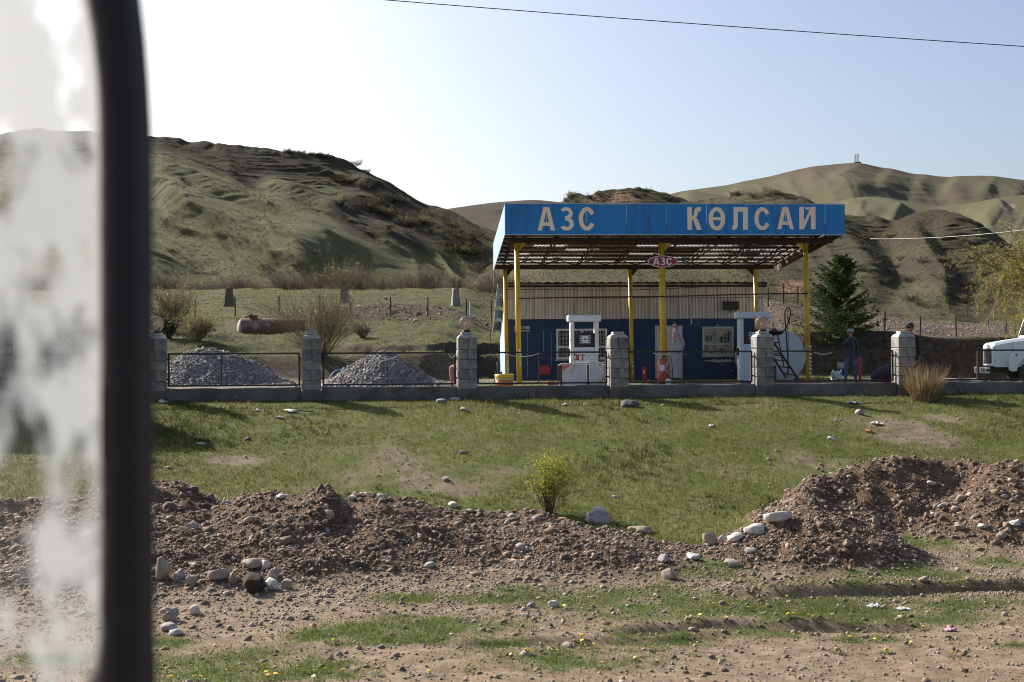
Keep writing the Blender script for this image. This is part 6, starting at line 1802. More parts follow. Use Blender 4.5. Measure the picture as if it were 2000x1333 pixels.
M['twig_olive'] = foliage('budding_olive_twigs', [(0, (.12, .10, .058)), (.5, (.20, .172, .095)), (1, (.29, .25, .15))], .15, .9)
M['twig_dark'] = foliage('dark_wet_twigs', [(0, (.035, .026, .02)), (1, (.075, .055, .042))], .1, .9)
M['leaf_olive'] = foliage('small_olive_leaves', [(0, (.14, .125, .05)), (.5, (.21, .19, .075)), (1, (.30, .26, .12))], .45)
M['leaf_fresh'] = foliage('fresh_yellow_green_leaves', [(0, (.16, .19, .02)), (.5, (.28, .31, .035)), (1, (.42, .42, .06))], .5)
M['leaf_willow'] = foliage('spring_willow_leaves', [(0, (.17, .165, .03)), (.5, (.28, .27, .05)), (1, (.40, .36, .09))], .5)
M['twig_pale'] = foliage('pale_willow_shoots', [(0, (.15, .12, .06)), (1, (.34, .28, .15))], .15, .8)
M['needle'] = foliage('dark_spruce_needles', [(0, (.022, .040, .014)), (.55, (.046, .075, .022)), (1, (.115, .15, .045))], .2)
M['dark_leaf'] = foliage('dark_scrub_leaves', [(0, (.035, .035, .018)), (.5, (.062, .06, .03)), (1, (.10, .09, .045))], .25)

def make_bush(name, tm, lm, tmat, lmat, loc, label, group=None, sc=1.0, rz=0.0, cat='shrub', part='twigs'):
    t = thing(name, label, cat, loc, rz, group); t.scale = (sc, sc, sc)
    if not tm.materials: tm.materials.append(tmat)
    link(part, tm, None, t)
    if lm is not None:
        if not lm.materials: lm.materials.append(lmat)
        link('foliage', lm, None, t)
    return t
# belt of bare bushes below the hill
belt = [twig_mesh('twigs', 200 + k, 1.5, 1.5, 60, 4, 3, .016, 1.0, 420 if k in (1, 3) else 60, .055) for k in range(5)]
bm_ = ['twig_brown', 'twig_olive', 'twig_brown', 'twig_olive', 'twig_brown']; bl_ = ['dark_leaf', 'leaf_olive', 'dark_leaf', 'leaf_olive', 'dark_leaf']
for a, b_, c_ in [(belt[k], bm_[k], bl_[k]) for k in range(5)]:
    a[0].materials.append(M[b_]); a[1].materials.append(M[c_])
kinds = ['bare brown bush in the hedge along the foot of the left hill', 'olive budding bush in the hedge along the foot of the left hill']
def on_ground(x, y, dz=-.05): return Vector((x, y, float(ground_h(x, y)) + dz))
for i in range(68):
    px = -60 + 1060 * i / 67 + RNG.uniform(-8, 8); Y = RNG.uniform(94, 104)
    x = (px - 1000) / F * Y; k = RNG.randint(0, 5)
    make_bush('bare_shrub', belt[k][0], belt[k][1], None, None, on_ground(x, Y), kinds[k in (1, 3)], 'bushes along the foot of the left hill', RNG.uniform(.4, 1.2) * (1.25 if 640 < px < 700 else 1), RNG.uniform(0, 6))
# scrub on the hills, placed on the hill surfaces
def hill_pt(hl, px, py):
    o, u, s, V = hl
    d = CAMROT_NP @ np.array([(px - 1000) / F, (666.5 - py) / F, -1.0]); 
    q = V - np.array([0, 0, CZ]); a = q[..., 0] / q[..., 1] - d[0] / d[1]; b_ = q[..., 2] / q[..., 1] - d[2] / d[1]
    k = np.argmin(a * a + b_ * b_); return Vector(V.reshape(-1, 3)[k])
scrub = [twig_mesh('twigs', 260 + k, 1.1, 1.6, 26, 4, 3, .02, 1.1, 520, .10) for k in range(4)]
for k, (t_, l_) in enumerate(scrub):
    t_.materials.append(M['twig_dark' if k % 2 else 'twig_brown']); l_.materials.append(M['dark_leaf' if k < 3 else 'leaf_olive'])
for i in range(95):
    if i < 66:
        t = RNG.rand(); px = 665 + 290 * t + RNG.uniform(-30, 30); py = 372 + 135 * t + RNG.uniform(-38, 30)
        if px > 955: continue
        lab = 'dark scrub bush on the steep shaded gully of the left hill'; g_ = 'scrub in the gully of the left hill'
    elif i < 82:
        px = 560 + 85 * RNG.rand(); py = np.interp(px, [560, 640, 700], [296, 307, 324]) + 1; lab = 'small bush on the crest of the left hill'; g_ = 'bushes on the crest of the left hill'
    else:
        px = RNG.uniform(310, 620); py = RNG.uniform(330, 520); lab = 'lone low bush on the grassy flank of the left hill'; g_ = 'lone bushes on the left hill'
    p = hill_pt(hillA, px, py); k = RNG.randint(0, 4)
    make_bush('scrub_bush', scrub[k][0], scrub[k][1], None, None, p - Vector((0, 0, .15)), lab, g_, RNG.uniform(.45, 1.0) * (.55 if 66 <= i < 82 else (1 if i < 66 else .6)), RNG.uniform(0, 6))
for px, py, sc, lab in ((693, 322, .75, 'bush on the skyline where the left hill drops away'), (716, 338, .5, 'smaller bush on the skyline below its bigger neighbour'), (520, 528, .8, 'dark round bush low on the grassy left hill')):
    make_bush('scrub_bush', scrub[0][0], scrub[0][1], None, None, hill_pt(hillA, px, py) - Vector((0, 0, .15)), lab, None, sc, 1.0)
for i in range(60):
    r_ = RNG.rand()
    if r_ < .3: px, py = RNG.uniform(1100, 1320), RNG.uniform(374, 395)
    elif r_ < .45: px, py = RNG.uniform(1430, 1520), RNG.uniform(374, 388)
    else: px, py = RNG.uniform(1600, 1900), RNG.uniform(440, 600)
    k = RNG.randint(0, 4)
    make_bush('scrub_bush', scrub[k][0], scrub[k][1], None, None, hill_pt(hillC, px, py) - Vector((0, 0, .1)), 'low dry bush on the brown hillside behind the canopy', 'dry bushes on the brown hillside', RNG.uniform(.25, .6), RNG.uniform(0, 6))
# single bushes on the terrace
def bush_at(px, pyb, pyt, wpx, label, seed, stems, tm_, lm_, leaves, leaf, lo=46.0, leaf_top=0.0, sub=6, subsub=5, r=.011, lean=0, name='bare_shrub'):
    g = G(px, pyb, lo, 110); s = g.y / F; h = (pyb - pyt) * s; w = wpx * s / 2
    a, b_ = twig_mesh('twigs', seed, h, w, stems, sub, subsub, r, .95, leaves, leaf, lean, leaf_top)
    return make_bush(name, a, b_, M[tm_], M[lm_], g, label)
g = Vector((P(622, 0, 48.5).x, 48.5, P(622, 705, 48.5).z)); g.z = float(ground_h(g.x, g.y))
s_ = 48.5 / F; hh = P(622, 578, 48.5).z - g.z
a, b_ = twig_mesh('twigs', 301, hh, 102 * s_, 95, 6, 4, .012, 1.0, 900, .04)
make_bush('bare_shrub', a, b_, M['twig_olive'], M['leaf_olive'], g, 'big bare many stemmed bush behind the flat topped fence pillar')
for px, pyb, pyt, w, lab, sd, st, tmn, lmn, lv, lf in ((335, 650, 572, 105, 'yellowish bush behind the leftmost globe lamp', 302, 70, 'twig_olive', 'leaf_olive', 1400, .05), (384, 667, 622, 90, 'low green budding bush left of the rusty tank', 303, 60, 'twig_olive', 'leaf_olive', 1800, .045),
                                               (330, 662, 618, 60, 'dark green low bush by the leftmost globe lamp', 308, 40, 'twig_dark', 'dark_leaf', 1500, .05), (708, 660, 634, 48, 'small brown bush right of the big bare bush', 304, 40, 'twig_brown', 'dark_leaf', 150, .04), (683, 565, 526, 40, 'upright bare bush standing above the hedge', 305, 40, 'twig_brown', 'dark_leaf', 200, .05),
                                               (1120, 556, 534, 50, 'pale rounded bush seen under the left half of the canopy', 306, 50, 'twig_olive', 'leaf_olive', 900, .06), (30, 640, 570, 90, 'bare bush behind the block pier in the misty glass', 309, 60, 'twig_brown', 'dark_leaf', 500, .05)):
    bush_at(px, pyb, pyt, w, lab, sd, st, tmn, lmn, lv, lf)
# fresh leafed little shrub by the boulder
g = G(1072, 1004, 12, 20); s_ = g.y / F
a, b_ = twig_mesh('twigs', 311, 98 * s_, 46 * s_, 52, 5, 4, .0036, .95, 2900, .018, .06, .18)
make_bush('leafy_shrub', a, b_, M['twig_dark'], M['leaf_fresh'], g, 'little shrub with fresh yellow green leaves left of the grey boulder')
# dry grass tuft
def tuft(px, pyb, pyt, wpx, n, label, seed, mat='straw', cat='grass tuft', lo=8, hi=60, name='dry_grass_tuft', width=.0065):
    g = G(px, pyb, lo, hi); s = g.y / F; h = (pyb - pyt) * s; w = wpx * s / 2
    rng = np.random.RandomState(seed); P0, P1, R0, R1 = [], [], [], []
    for i in range(n):
        a = rng.uniform(0, 6.28); u = math.sqrt(rng.rand()); b0 = np.array([math.cos(a) * u * w * .6, math.sin(a) * u * w * .6, -.02]); d = np.array([math.cos(a) * u * .42 + rng.normal(0, .10), math.sin(a) * u * .42 + rng.normal(0, .1), 1.0]); d /= np.linalg.norm(d)
        L = h * rng.uniform(.45, 1.0) * (1.35 if rng.rand() < .02 else 1); q = b0
        for k in range(3):
            e = q + d * L / 3; P0.append(q); P1.append(e); R0.append(width * (1 - .3 * k)); R1.append(width * (.7 - .3 * k)); q = e; d = d + rng.normal(0, .07, 3) + np.array([d[0] * .12, d[1] * .12, -.03]); d /= np.linalg.norm(d)
    V, Fq = segs(P0, P1, R0, R1)
    o = link(name, fill_mesh(name, V, [Fq]), M[mat], None, False, g); return tag(o, label, cat)
tuft(1806, 783, 700, 66, 620, 'big tuft of dry tan grass in front of the right pillar', 401)
tuft(1410, 758, 742, 100, 160, 'low dry grass behind the kerb below the right shop window', 402, lo=25)
tuft(1880, 745, 715, 36, 60, 'thin dry weeds behind the fence by the truck', 403, lo=30)
for px, pyb, pyt, lab, sd in ((596, 776, 752, 'bare thorny twigs at the foot of the flat topped pillar', 1), (447, 775, 752, 'few thin twigs against the low wall', 2), (640, 812, 787, 'small dead reddish weed standing in the grass', 3), (1570, 772, 745, 'thin pale weed by the low wall below the ladder', 4), (1290, 785, 758, 'forked pale weed by the low wall below the door', 5)):
    g = G(px, pyb, 15, 40); s_ = g.y / F
    a, b_ = twig_mesh('twigs', 320 + sd, (pyb - pyt) * s_, 10 * s_, 5, 3, 2, .005, 1.0, 0)
    make_bush('dead_weed', a, None, M['twig_brown'], None, g, lab, None, 1.0, 0, 'weed')

# conifer
def spruce():
    g = G(1652, 668, 48, 90); g.y += .8; s = g.y / F; h = (668 - 484) * s; w = 84 * s
    root = thing('spruce_tree', 'dense dark green spruce standing behind the right yellow post', 'tree', g - Vector((0, 0, .3)))
    mb = MB(); mb.tube([(0, 0, -.2), (.02, 0, h * .5), (0, 0, h * 1.02)], [.09, .05, .008], 7); mb.build('trunk', M['bark'], root, True)
    rng = np.random.RandomState(9); P0, P1, R0, R1 = [], [], [], []; C = []; D = []
    nw = 27
    for i in range(nw):
        t = (i + .3) / nw; z = h * (.05 + .92 * t); L0 = w * (1 - t) ** .80 * (.95 + .22 * math.sin(i * 2.1)) + .08
        for j in range(int(13 - 7 * t)):
            a = rng.uniform(0, 6.28); L = L0 * rng.uniform(.55, 1.32); el = -.05 + .75 * t + rng.uniform(-.12, .18)
            d = np.array([math.cos(a) * math.cos(el), math.sin(a) * math.cos(el), math.sin(el)])
            q = np.array([0, 0, z]); n = 7; prev = q
            for k in range(n):
                tt = (k + 1) / n; e = q + d * L * tt + np.array([0, 0, .16 * L * tt * tt])
                P0.append(prev); P1.append(e); R0.append(.012 * (1 - .8 * (tt - 1 / n))); R1.append(.012 * (1 - .8 * tt))
                sidev = np.cross(d, [0, 0, 1.0]); sidev /= np.linalg.norm(sidev)
                for sg in (-1, 1):
                    tl = L * .42 * (1.05 - tt) + .07
                    td = d * .75 + sidev * sg * .75 + np.array([0, 0, rng.uniform(-.25, .15)]); td /= np.linalg.norm(td)
                    m_ = 4
                    for q_ in range(m_):
                        C.append(e + td * tl * (q_ + .2) / m_); D.append(td)
                prev = e
    V, Fq = segs(P0, P1, R0, R1); link('branches', fill_mesh('branches', V, [Fq]), M['bark'], root)
    C = np.array(C); D = np.array(D); C = np.repeat(C, 3, 0); D = np.repeat(D, 3, 0); n = len(C)
    dirs = D + rng.normal(0, .45, (n, 3)); dirs[:, 2] += .22; dirs /= np.linalg.norm(dirs, axis=1, keepdims=True)
    b_ = np.cross(dirs, rng.normal(size=(n, 3))); b_ /= np.linalg.norm(b_, axis=1, keepdims=True)
    ln = rng.uniform(.06, .13, n)[:, None]; wd = rng.uniform(.014, .026, n)[:, None]
    V = np.stack([C - b_ * wd * .4, C + dirs * ln * .55 - b_ * wd, C + dirs * ln, C + dirs * ln * .55 + b_ * wd], 1).reshape(-1, 3)
    link('crown', fill_mesh('crown', V, [(np.arange(n) * 4)[:, None] + np.array([[0, 1, 2, 3]])]), M['needle'], root)
spruce()

# spreading tree that reaches in from the right edge
def willow():
    Y = 52.0; b0 = P(2075, 0, Y); z = float(ground_h(b0.x, Y)); s = Y / F
    root = thing('willow_tree', 'spreading tree with fresh yellow green shoots reaching in at the right edge', 'tree', (b0.x, Y, z))
    rng = np.random.RandomState(17); P0, P1, R0, R1, tips, tp = [], [], [], [], [], []
    mb = MB(); top = np.array([.1, 0, 2.5]); mb.tube([(0, 0, -.3), (.05, 0, 1.2), tuple(top)], [.26, .20, .16], 9); mb.build('trunk', M['bark'], root, True)
    def br(q, d, L, r, lvl):
        n = 5; nodes = [q]
        for i in range(n):
            d = d + rng.normal(0, .11, 3) + np.array([0, 0, (.06 if lvl == 0 else -.09)]); d /= np.linalg.norm(d)
            e = q + d * L / n; P0.append(q); P1.append(e); R0.append(r * (1 - .17 * i)); R1.append(r * (1 - .17 * (i + 1))); q = e; nodes.append(q)
        if lvl < 3:
            for j in range((9, 8, 7)[lvl]):
                t = rng.uniform(.2, 1) * n; i = min(int(t), n - 1); b_ = nodes[i] + (nodes[i + 1] - nodes[i]) * (t - i)
                sd = d + rng.normal(0, .55, 3); sd[2] += .1 if lvl == 0 else -.05; sd /= np.linalg.norm(sd); br(b_, sd, L * rng.uniform(.38, .62), r * .42, lvl + 1)
        if lvl >= 2:
            tips.extend(nodes[1:])
    for j in range(11):
        a = rng.uniform(0, 6.28) if j > 6 else math.pi + rng.uniform(-.9, .9); el = rng.uniform(.25, 1.1)
        br(top.copy(), np.array([math.cos(a) * math.cos(el), math.sin(a) * math.cos(el), math.sin(el)]), rng.uniform(2.6, 3.6), .085, 0)
    V, Fq = segs(P0, P1, R0, R1); link('branches', fill_mesh('branches', V, [Fq]), M['twig_pale'], root)
    T = np.array(tips); n = 12000; i = rng.randint(0, len(T), n); C = T[i] + rng.normal(0, .05, (n, 3))
    LV, LF = leaf_quads(C, rng.uniform(.025, .05, n), rng, 2.2); link('crown', fill_mesh('crown', LV, [LF]), M['leaf_willow'], root)
willow()

# ------------------------------------------------------------------ stones
def stone_mesh(seed, ang=.10, flat=.7, sub=3, facet=0.0):
    rng = np.random.RandomState(seed); V0, F0 = (ICO3, ICO3F) if sub == 3 else (ICO2, ICO2F)
    k = 1 + ang * 2.2 * fbm(V0[:, 0] * 1.1 + seed * 3.1, V0[:, 1] * 1.1 + V0[:, 2] * .8 + seed, 2, seed) + ang * .7 * fbm(V0[:, 0] * 3 + V0[:, 2] * 2.1, V0[:, 1] * 3 + seed, 3, seed + 9)
    V = V0 * k[:, None]
    if facet:
        for _ in range(11 if facet > .8 else 5):
            nrm = rng.normal(size=3); nrm /= np.linalg.norm(nrm); lim = rng.uniform(.50, .82)
            dd = V @ nrm; V = V - np.where(dd > lim, (dd - lim) * facet, 0)[:, None] * nrm
    V[:, 2] *= flat
    me = fill_mesh('stone', V, [F0.astype(np.int32)]); me.polygons.foreach_set('use_smooth', np.ones(len(me.polygons), dtype=bool))
    return me
SM = [stone_mesh(k, .20, RNG.uniform(.55, .85), 2, .35 if k % 4 == 0 else .95) for k in range(12)]
for m_ in SM: m_.materials.append(M['stone'])
def put_stone(px, py, wpx, hpx, label, mat=None, group=None, seed=None, sharp=False, name='stone', cat='stone', lo=7.0, hi=60):
    """py is the stone's lower edge in the picture"""
    g = G(px, py, lo, hi); s = g.y / F
    if seed is not None:
        me = stone_mesh(seed, .22, .8, 3, .93 if sharp else .75); me.materials.append(mat or M['stone'])
    else: me = SM[RNG.randint(0, 12)]
    o = bpy.data.objects.new(name, me); COL.objects.link(o)
    rx, rz = wpx * s * .5, hpx * s * .5 / .78
    o.scale = (rx, rx * RNG.uniform(.75, 1.05), max(rz, .25 * rx)); o.rotation_euler = (RNG.uniform(-.15, .15), RNG.uniform(-.2, .2), RNG.uniform(-.4, .4) if seed is not None else RNG.uniform(0, 6.28))
    o.location = g + Vector((0, rx * .45, rz * .50))
    return tag(o, label, cat, group)
W_, Gr, Tn, Dk = M['white_stone'], M['grey_stone'], M['tan_stone'], M['dark_stone']
for a in [(1169, 1022, 62, 40, 'large grey boulder beside the leafy shrub on the bank crest', Gr, 501, True), (1256, 1045, 56, 22, 'flat tan slab of rock on the bank right of the grey boulder', Tn, 502, True), (1387, 1066, 34, 36, 'upright tan stone at the gap between the two banks', Tn, 503, True),
          (1524, 1022, 58, 30, 'long white boulder at the left foot of the right heap', W_, 504, False), (1475, 1045, 46, 24, 'pale grey boulder left of the long white boulder', M['white_stone'], 505, False), (1437, 1058, 36, 15, 'low pale boulder beside the upright tan stone', W_, 506, False), (1410, 1060, 14, 16, 'small round pale stone touching the upright tan stone', W_, 540, False),
          (1309, 1132, 34, 22, 'rounded tan boulder on the verge below the bank gap', Tn, 507, False), (1298, 1098, 26, 20, 'angular grey stone at the edge of the grass below the bank', Gr, 508, True), (1355, 1095, 32, 20, 'pale angular stone in the small grass patch', W_, 509, True), (1430, 1107, 36, 16, 'flat pinkish pale stone on the verge grass', Tn, 510, False),
          (313, 1132, 30, 48, 'big upright tan boulder at the bus window frame', Tn, 511, False), (500, 1112, 46, 28, 'tan boulder leaning at the top of the pit', Tn, 512, True), (518, 1112, 22, 24, 'pale round stone against the leaning tan boulder', W_, 513, False), (534, 1132, 30, 30, 'brown round stone right of the turf clod', Tn, 514, False), (530, 1155, 32, 26, 'pale grey stone at the lower right of the turf clod', W_, 515, False),
          (558, 1152, 32, 28, 'angular tan stone furthest right in the pit', Tn, 516, True), (425, 1136, 44, 30, 'big slanting tan stone left of the turf clod', Tn, 517, True), (452, 1142, 20, 30, 'upright tan stone touching the turf clod', Tn, 518, False), (350, 1136, 24, 24, 'blue grey round stone below the left bank', Gr, 519, False), (370, 1145, 24, 22, 'round tan stone beside the blue grey one', Tn, 520, False),
          (330, 1215, 40, 34, 'big reddish tan boulder low by the window frame', Tn, 521, False), (381, 1202, 26, 22, 'pale wedge stone right of the reddish boulder', W_, 522, True), (327, 1232, 34, 18, 'grey stone below the reddish boulder', Gr, 523, False), (341, 1242, 34, 14, 'flat pale stone at the lower left verge', W_, 524, False),
          (1082, 1187, 24, 19, 'white upright stone in the verge grass', W_, 525, False), (1038, 1187, 17, 12, 'small grey wedge stone near the white upright one', Gr, 526, True), (1469, 1082, 24, 13, 'round grey green stone before the right heap', Gr, 527, False), (1876, 1036, 24, 17, 'round tan stone at the foot of the far right heap', Tn, 528, False), (1921, 1034, 26, 16, 'pale blocky stone at the foot of the far right heap', W_, 529, True),
          (1986, 1029, 30, 15, 'white flat stone at the right picture edge', W_, 530, True), (1957, 1054, 24, 20, 'round brown stone at the right end of the heap', Tn, 531, False), (1806, 1137, 26, 14, 'pinkish wedge stone in the right verge grass', Tn, 532, True), (1711, 1028, 14, 26, 'narrow upright tan stone on the flat before the heap', Tn, 533, False),
          (1680, 811, 20, 12, 'single round grey green stone on the upper grass', Gr, 534, False), (1232, 797, 36, 18, 'dark boulder in the shade of the low wall', Dk, 535, False), (320, 790, 26, 10, 'pale flat stone by the wall at the window frame', W_, 536, False), (84, 795, 44, 27, 'grey boulder by the block pier behind the misty glass', Gr, 537, True), (50, 795, 14, 8, 'small pale stone left of the boulder behind the glass', W_, 538, False), (112, 797, 24, 10, 'pale low stone right of the boulder behind the glass', W_, 539, False),
          (547, 976, 22, 13, 'pale stone on top of the left mound crest', W_, 541, True), (688, 979, 20, 15, 'round pale stone on the crest of the second mound', W_, 542, False), (608, 982, 11, 9, 'small round stone between the two left mounds', Tn, 543, False), (641, 1012, 20, 18, 'round tan stone set in the right flank of the left mound', Tn, 544, False), (886, 992, 24, 12, 'grey white stone at the upper end of the long bank', W_, 545, True),
          (393, 871, 22, 9, 'grey flat stone in the grass above the left bank', Gr, 546, False), (483, 861, 15, 9, 'dark small stone in the left grass', Dk, 547, False), (870, 940, 20, 10, 'dark grey stone with pale top in the grass', Gr, 548, True), (905, 887, 17, 8, 'pinkish half buried stone in the grass', Tn, 549, False), (330, 917, 17, 7, 'pinkish flat stone at the left grass edge', Tn, 550, False), (1203, 974, 16, 8, 'grey stone in the grass right of the leafy shrub', Gr, 551, True),
          (862, 788, 26, 12, 'grey stone at the foot of the warm globe pillar', Gr, 552, False), (888, 783, 20, 9, 'flat pale stone against the warm globe pillar', W_, 553, False), (906, 804, 18, 10, 'tan stone just below the warm globe pillar', Tn, 554, True), (1626, 861, 20, 8, 'white rough stone in the right grass', W_, 555, True), (1743, 1143, 10, 6, 'small pale stone near the right rut', W_, 556, False), (1642, 966, 20, 11, 'pale greenish stone on the right heap', W_, 557, False), (1818, 951, 22, 12, 'white stone high on the right heap', W_, 558, True)]:
    put_stone(a[0], a[1], a[2], a[3], a[4], a[5], None, a[6], a[7])
put_stone(490, 1158, 62, 44, 'dark clod of turf and roots among the pit stones', M['clod'], None, 570, True, 'turf_clod', 'clod')
put_stone(567, 806, 44, 9, 'flat pale slab lying in the upper left grass', M['white_stone'], None, 571, True, 'flat_slab', 'slab')
put_stone(1700, 847, 24, 9, 'broken red brick piece in the right grass', M['brick'], None, 572, True, 'brick_piece', 'brick')
# unremarkable stones of the banks and the verge
rng = np.random.RandomState(77)
def scatter(n, x0, x1, y0, y1, wfun, rng):
    X = rng.uniform(x0, x1, n * 14); Yv = rng.uniform(y0, y1, n * 14)
    w = wfun(X, Yv); k = rng.rand(len(X)) < w
    return X[k][:n], Yv[k][:n]
inview = lambda X, Yv: (np.abs(X) < Yv * .42)
bankw = lambda X, Yv: sm(bank_h(X, Yv) / .12) * inview(X, Yv)
vergew = lambda X, Yv: (Yv - (FY + FK * X) < -10.2) * inview(X, Yv) * (.25 + .75 * np.exp(-((Yv - 13.4) / 1.3) ** 2)) * (1 - .8 * grassiness(X, Yv))
X, Yv = scatter(150, -6.5, 7.5, 11.5, 18.2, bankw, rng)
def plain(X, Yv, lab, grp, mean, rng, lo=.05, hi=.2):
    Z = ground_h(X, Yv); sz = np.clip(rng.lognormal(math.log(mean), .40, len(X)), lo, hi)
    for x, y, z, q in zip(X, Yv, Z, sz):
        o = bpy.data.objects.new('stone', SM[rng.randint(0, 12)]); COL.objects.link(o)
        o.scale = (q * .5 * rng.uniform(.9, 1.3), q * .5 * rng.uniform(.75, 1.05), q * .42); o.rotation_euler = (rng.normal(0, .25), rng.normal(0, .25), rng.uniform(0, 6.28))
        o.location = (x, y, z + q * .06); tag(o, lab, 'stone', grp)
left = X < (1420 - 1000) / F * 15
plain(X[left], Yv[left], 'ordinary small stone lying in the soil of the long left bank', 'stones in the left dirt bank', .080, rng)
plain(X[~left], Yv[~left], 'ordinary small stone lying in the soil of the right dirt heap', 'stones in the right dirt heap', .070, rng)
X, Yv = scatter(75, -5, 5.5, 9.3, 15, vergew, rng)
plain(X, Yv, 'ordinary small stone on the bare roadside verge', 'stones on the roadside verge', .062, rng, .04, .12)
# gravel nobody could count
def pebble_field(name, n, area, wfun, mean, mat, seed, lo=.012, hi=.09, base=None, sig=.45, cat='gravel', lab=None, sink=.1, ang=.3):
    rng = np.random.RandomState(seed); X, Yv = scatter(n, *area, wfun, rng)
    C = np.stack([X, Yv, ground_h(X, Yv) + 0.0], 1); sz = np.clip(rng.lognormal(math.log(mean), sig, len(X)), lo, hi); C[:, 2] += sz * sink
    V, Fq = pebbles(C, sz, rng, base or (ICO0, ICO0F), (.5, .95), ang)
    o = link(name, fill_mesh(name, V, [Fq]), mat); o['kind'] = 'stuff'; o['label'] = lab; o['category'] = cat
    return o
pebble_field('bank_pebbles', 3000, (-7, 8.5, 11.2, 18.6), bankw, .040, M['pebble'], 81, .02, .10, (ICO1, ICO1F), sink=-.05, lab='pebbles bedded in the dirt banks')
pebble_field('bank_gravel', 26000, (-7, 8.5, 11.2, 18.6), bankw, .019, M['pebble'], 82, .008, .05, lab='fine gravel on the dirt banks')
M['clod_soil'] = stone_mat('dry_soil_clods', (.085, .052, .033), (.20, .135, .09), 'Island')
pebble_field('soil_clods', 5200, (-7, 8.5, 11.2, 18.6), bankw, .052, M['clod_soil'], 89, .02, .15, (ICO1, ICO1F), .5, 'soil', 'lumps of broken soil on the dirt banks', -.12, .5)
pebble_field('verge_clods', 1500, (-6, 7, 9.0, 15.5), vergew, .04, M['clod_soil'], 90, .02, .10, (ICO1, ICO1F), .5, 'soil', 'crumbs of soil on the bare verge', -.1, .5)
pebble_field('verge_pebbles', 1500, (-6, 7, 9.0, 15.5), vergew, .034, M['rubble'], 83, .015, .07, (ICO1, ICO1F), lab='pebbles on the bare verge')
pebble_field('verge_gravel', 20000, (-6, 7, 9.0, 15.5), vergew, .017, M['rubble'], 84, .008, .04, lab='fine gravel on the bare verge')
slopew = lambda X, Yv: (Yv - (FY + FK * X) > -9.6) * (Yv - (FY + FK * X) < -.2) * inview(X, Yv) * (bank_h(X, Yv) < .03) * (.05 + .95 * (1 - grassiness(X, Yv)))
pebble_field('grass_pebbles', 520, (-11, 12, 16, 27), slopew, .030, M['rubble'], 85, .02, .10, (ICO1, ICO1F), lab='small stones strewn in the short grass')
terw = lambda X, Yv: (.03 + .97 * sm((.62 - grassiness(X, Yv)) / .3)) * inview(X, Yv) * (Yv > 53 + 3 * (X > 9))
pebble_field('terrace_rubble', 9000, (9, 34, 50, 82), terw, .055, M['rubble'], 86, .02, .20, (ICO1, ICO1F), .5, lab='pale rubble on the bank and terrace at the right')
pebble_field('terrace_rubble', 1500, (-22, 3, 56, 86), lambda X, Yv: np.exp(-((X + 6.0) / 4.5) ** 2 - ((Yv - 67.5) / 2.6) ** 2) + .012, .075, M['rubble'], 87, .03, .34, (ICO1, ICO1F), .5, lab='rubble in the stony scrape of the left terrace')
yardw = lambda X, Yv: (Yv - (FY + FK * X) > .3) * inview(X, Yv)
pebble_field('yard_gravel', 2500, (-14, 18, 26, 46), yardw, .04, M['rubble'], 88, .02, .12, lab='scattered gravel in the yard')

# ------------------------------------------------------------------ grass
def blades(name, n, area, wfun, h, w, mat, seed, lab, per=3, clump=.02):
    rng = np.random.RandomState(seed); X, Yv = scatter(n, *area, wfun, rng)
    X = np.repeat(X, per) + rng.normal(0, clump, len(X) * per); Yv = np.repeat(Yv, per) + rng.normal(0, clump, len(Yv) * per); m_ = len(X)
    Z = ground_h(X, Yv) - .004
    a = rng.uniform(0, 6.28, m_); hh = h * rng.uniform(.45, 1.25, m_) * (.75 + .5 * (fbm(X * .7, Yv * .7, 3, 5) + .5)); ww = w * rng.uniform(.6, 1.2, m_)
    B = np.stack([X, Yv, Z], 1); dx = np.stack([np.cos(a) * ww, np.sin(a) * ww, 0 * a], 1); ln = np.stack([rng.normal(0, .55, m_) * hh, rng.normal(0, .55, m_) * hh, hh], 1)
    V = np.stack([B - dx * .5, B + dx * .5, B + ln], 1).reshape(-1, 3)
    o = link(name, fill_mesh(name, V, [(np.arange(m_) * 3)[:, None] + np.array([[0, 1, 2]])]), mat); o['kind'] = 'stuff'; o['label'] = lab; o['category'] = 'grass'
    return o
M['blade'] = foliage('short_turf_blades', [(0, (.056, .070, .014)), (.45, (.112, .131, .029)), (.8, (.162, .174, .047)), (.92, (.24, .21, .09)), (1, (.32, .27, .14))], .45)
M['blade_fresh'] = foliage('fresh_verge_grass_blades', [(0, (.055, .078, .018)), (.5, (.10, .135, .032)), (.82, (.15, .185, .055)), (1, (.27, .235, .12))], .45)
M['tussock'] = foliage('dark_grass_tussock', [(0, (.030, .040, .010)), (.6, (.065, .078, .02)), (1, (.13, .13, .05))], .35)
M['hill_tuft'] = foliage('hillside_tussock', [(0, (.06, .057, .028)), (.5, (.10, .098, .045)), (.85, (.14, .13, .06)), (1, (.18, .15, .09))], .3, .9)
fieldw = lambda X, Yv: (Yv - (FY + FK * X) > -10.3) * (Yv - (FY + FK * X) < -.11) * inview(X, Yv) * (bank_h(X, Yv) < .05) * grassiness(X, Yv) ** 1.5
blades('field_grass', 62000, (-11, 12.5, 15.5, 27.5), fieldw, .045, .011, M['blade'], 91, 'short cropped grass of the slope below the fence', 3, .025)
vergeg = lambda X, Yv: (Yv - (FY + FK * X) < -9.6) * inview(X, Yv) * grassiness(X, Yv) ** 1.3 * (bank_h(X, Yv) < .04)
blades('verge_grass', 26000, (-6.5, 8, 8.8, 16.5), vergeg, .034, .0065, M['blade_fresh'], 92, 'fresh green grass in patches on the verge', 3, .02)
terg = lambda X, Yv: grassiness(X, Yv) ** 1.5 * inview(X, Yv) * (Yv > 47)
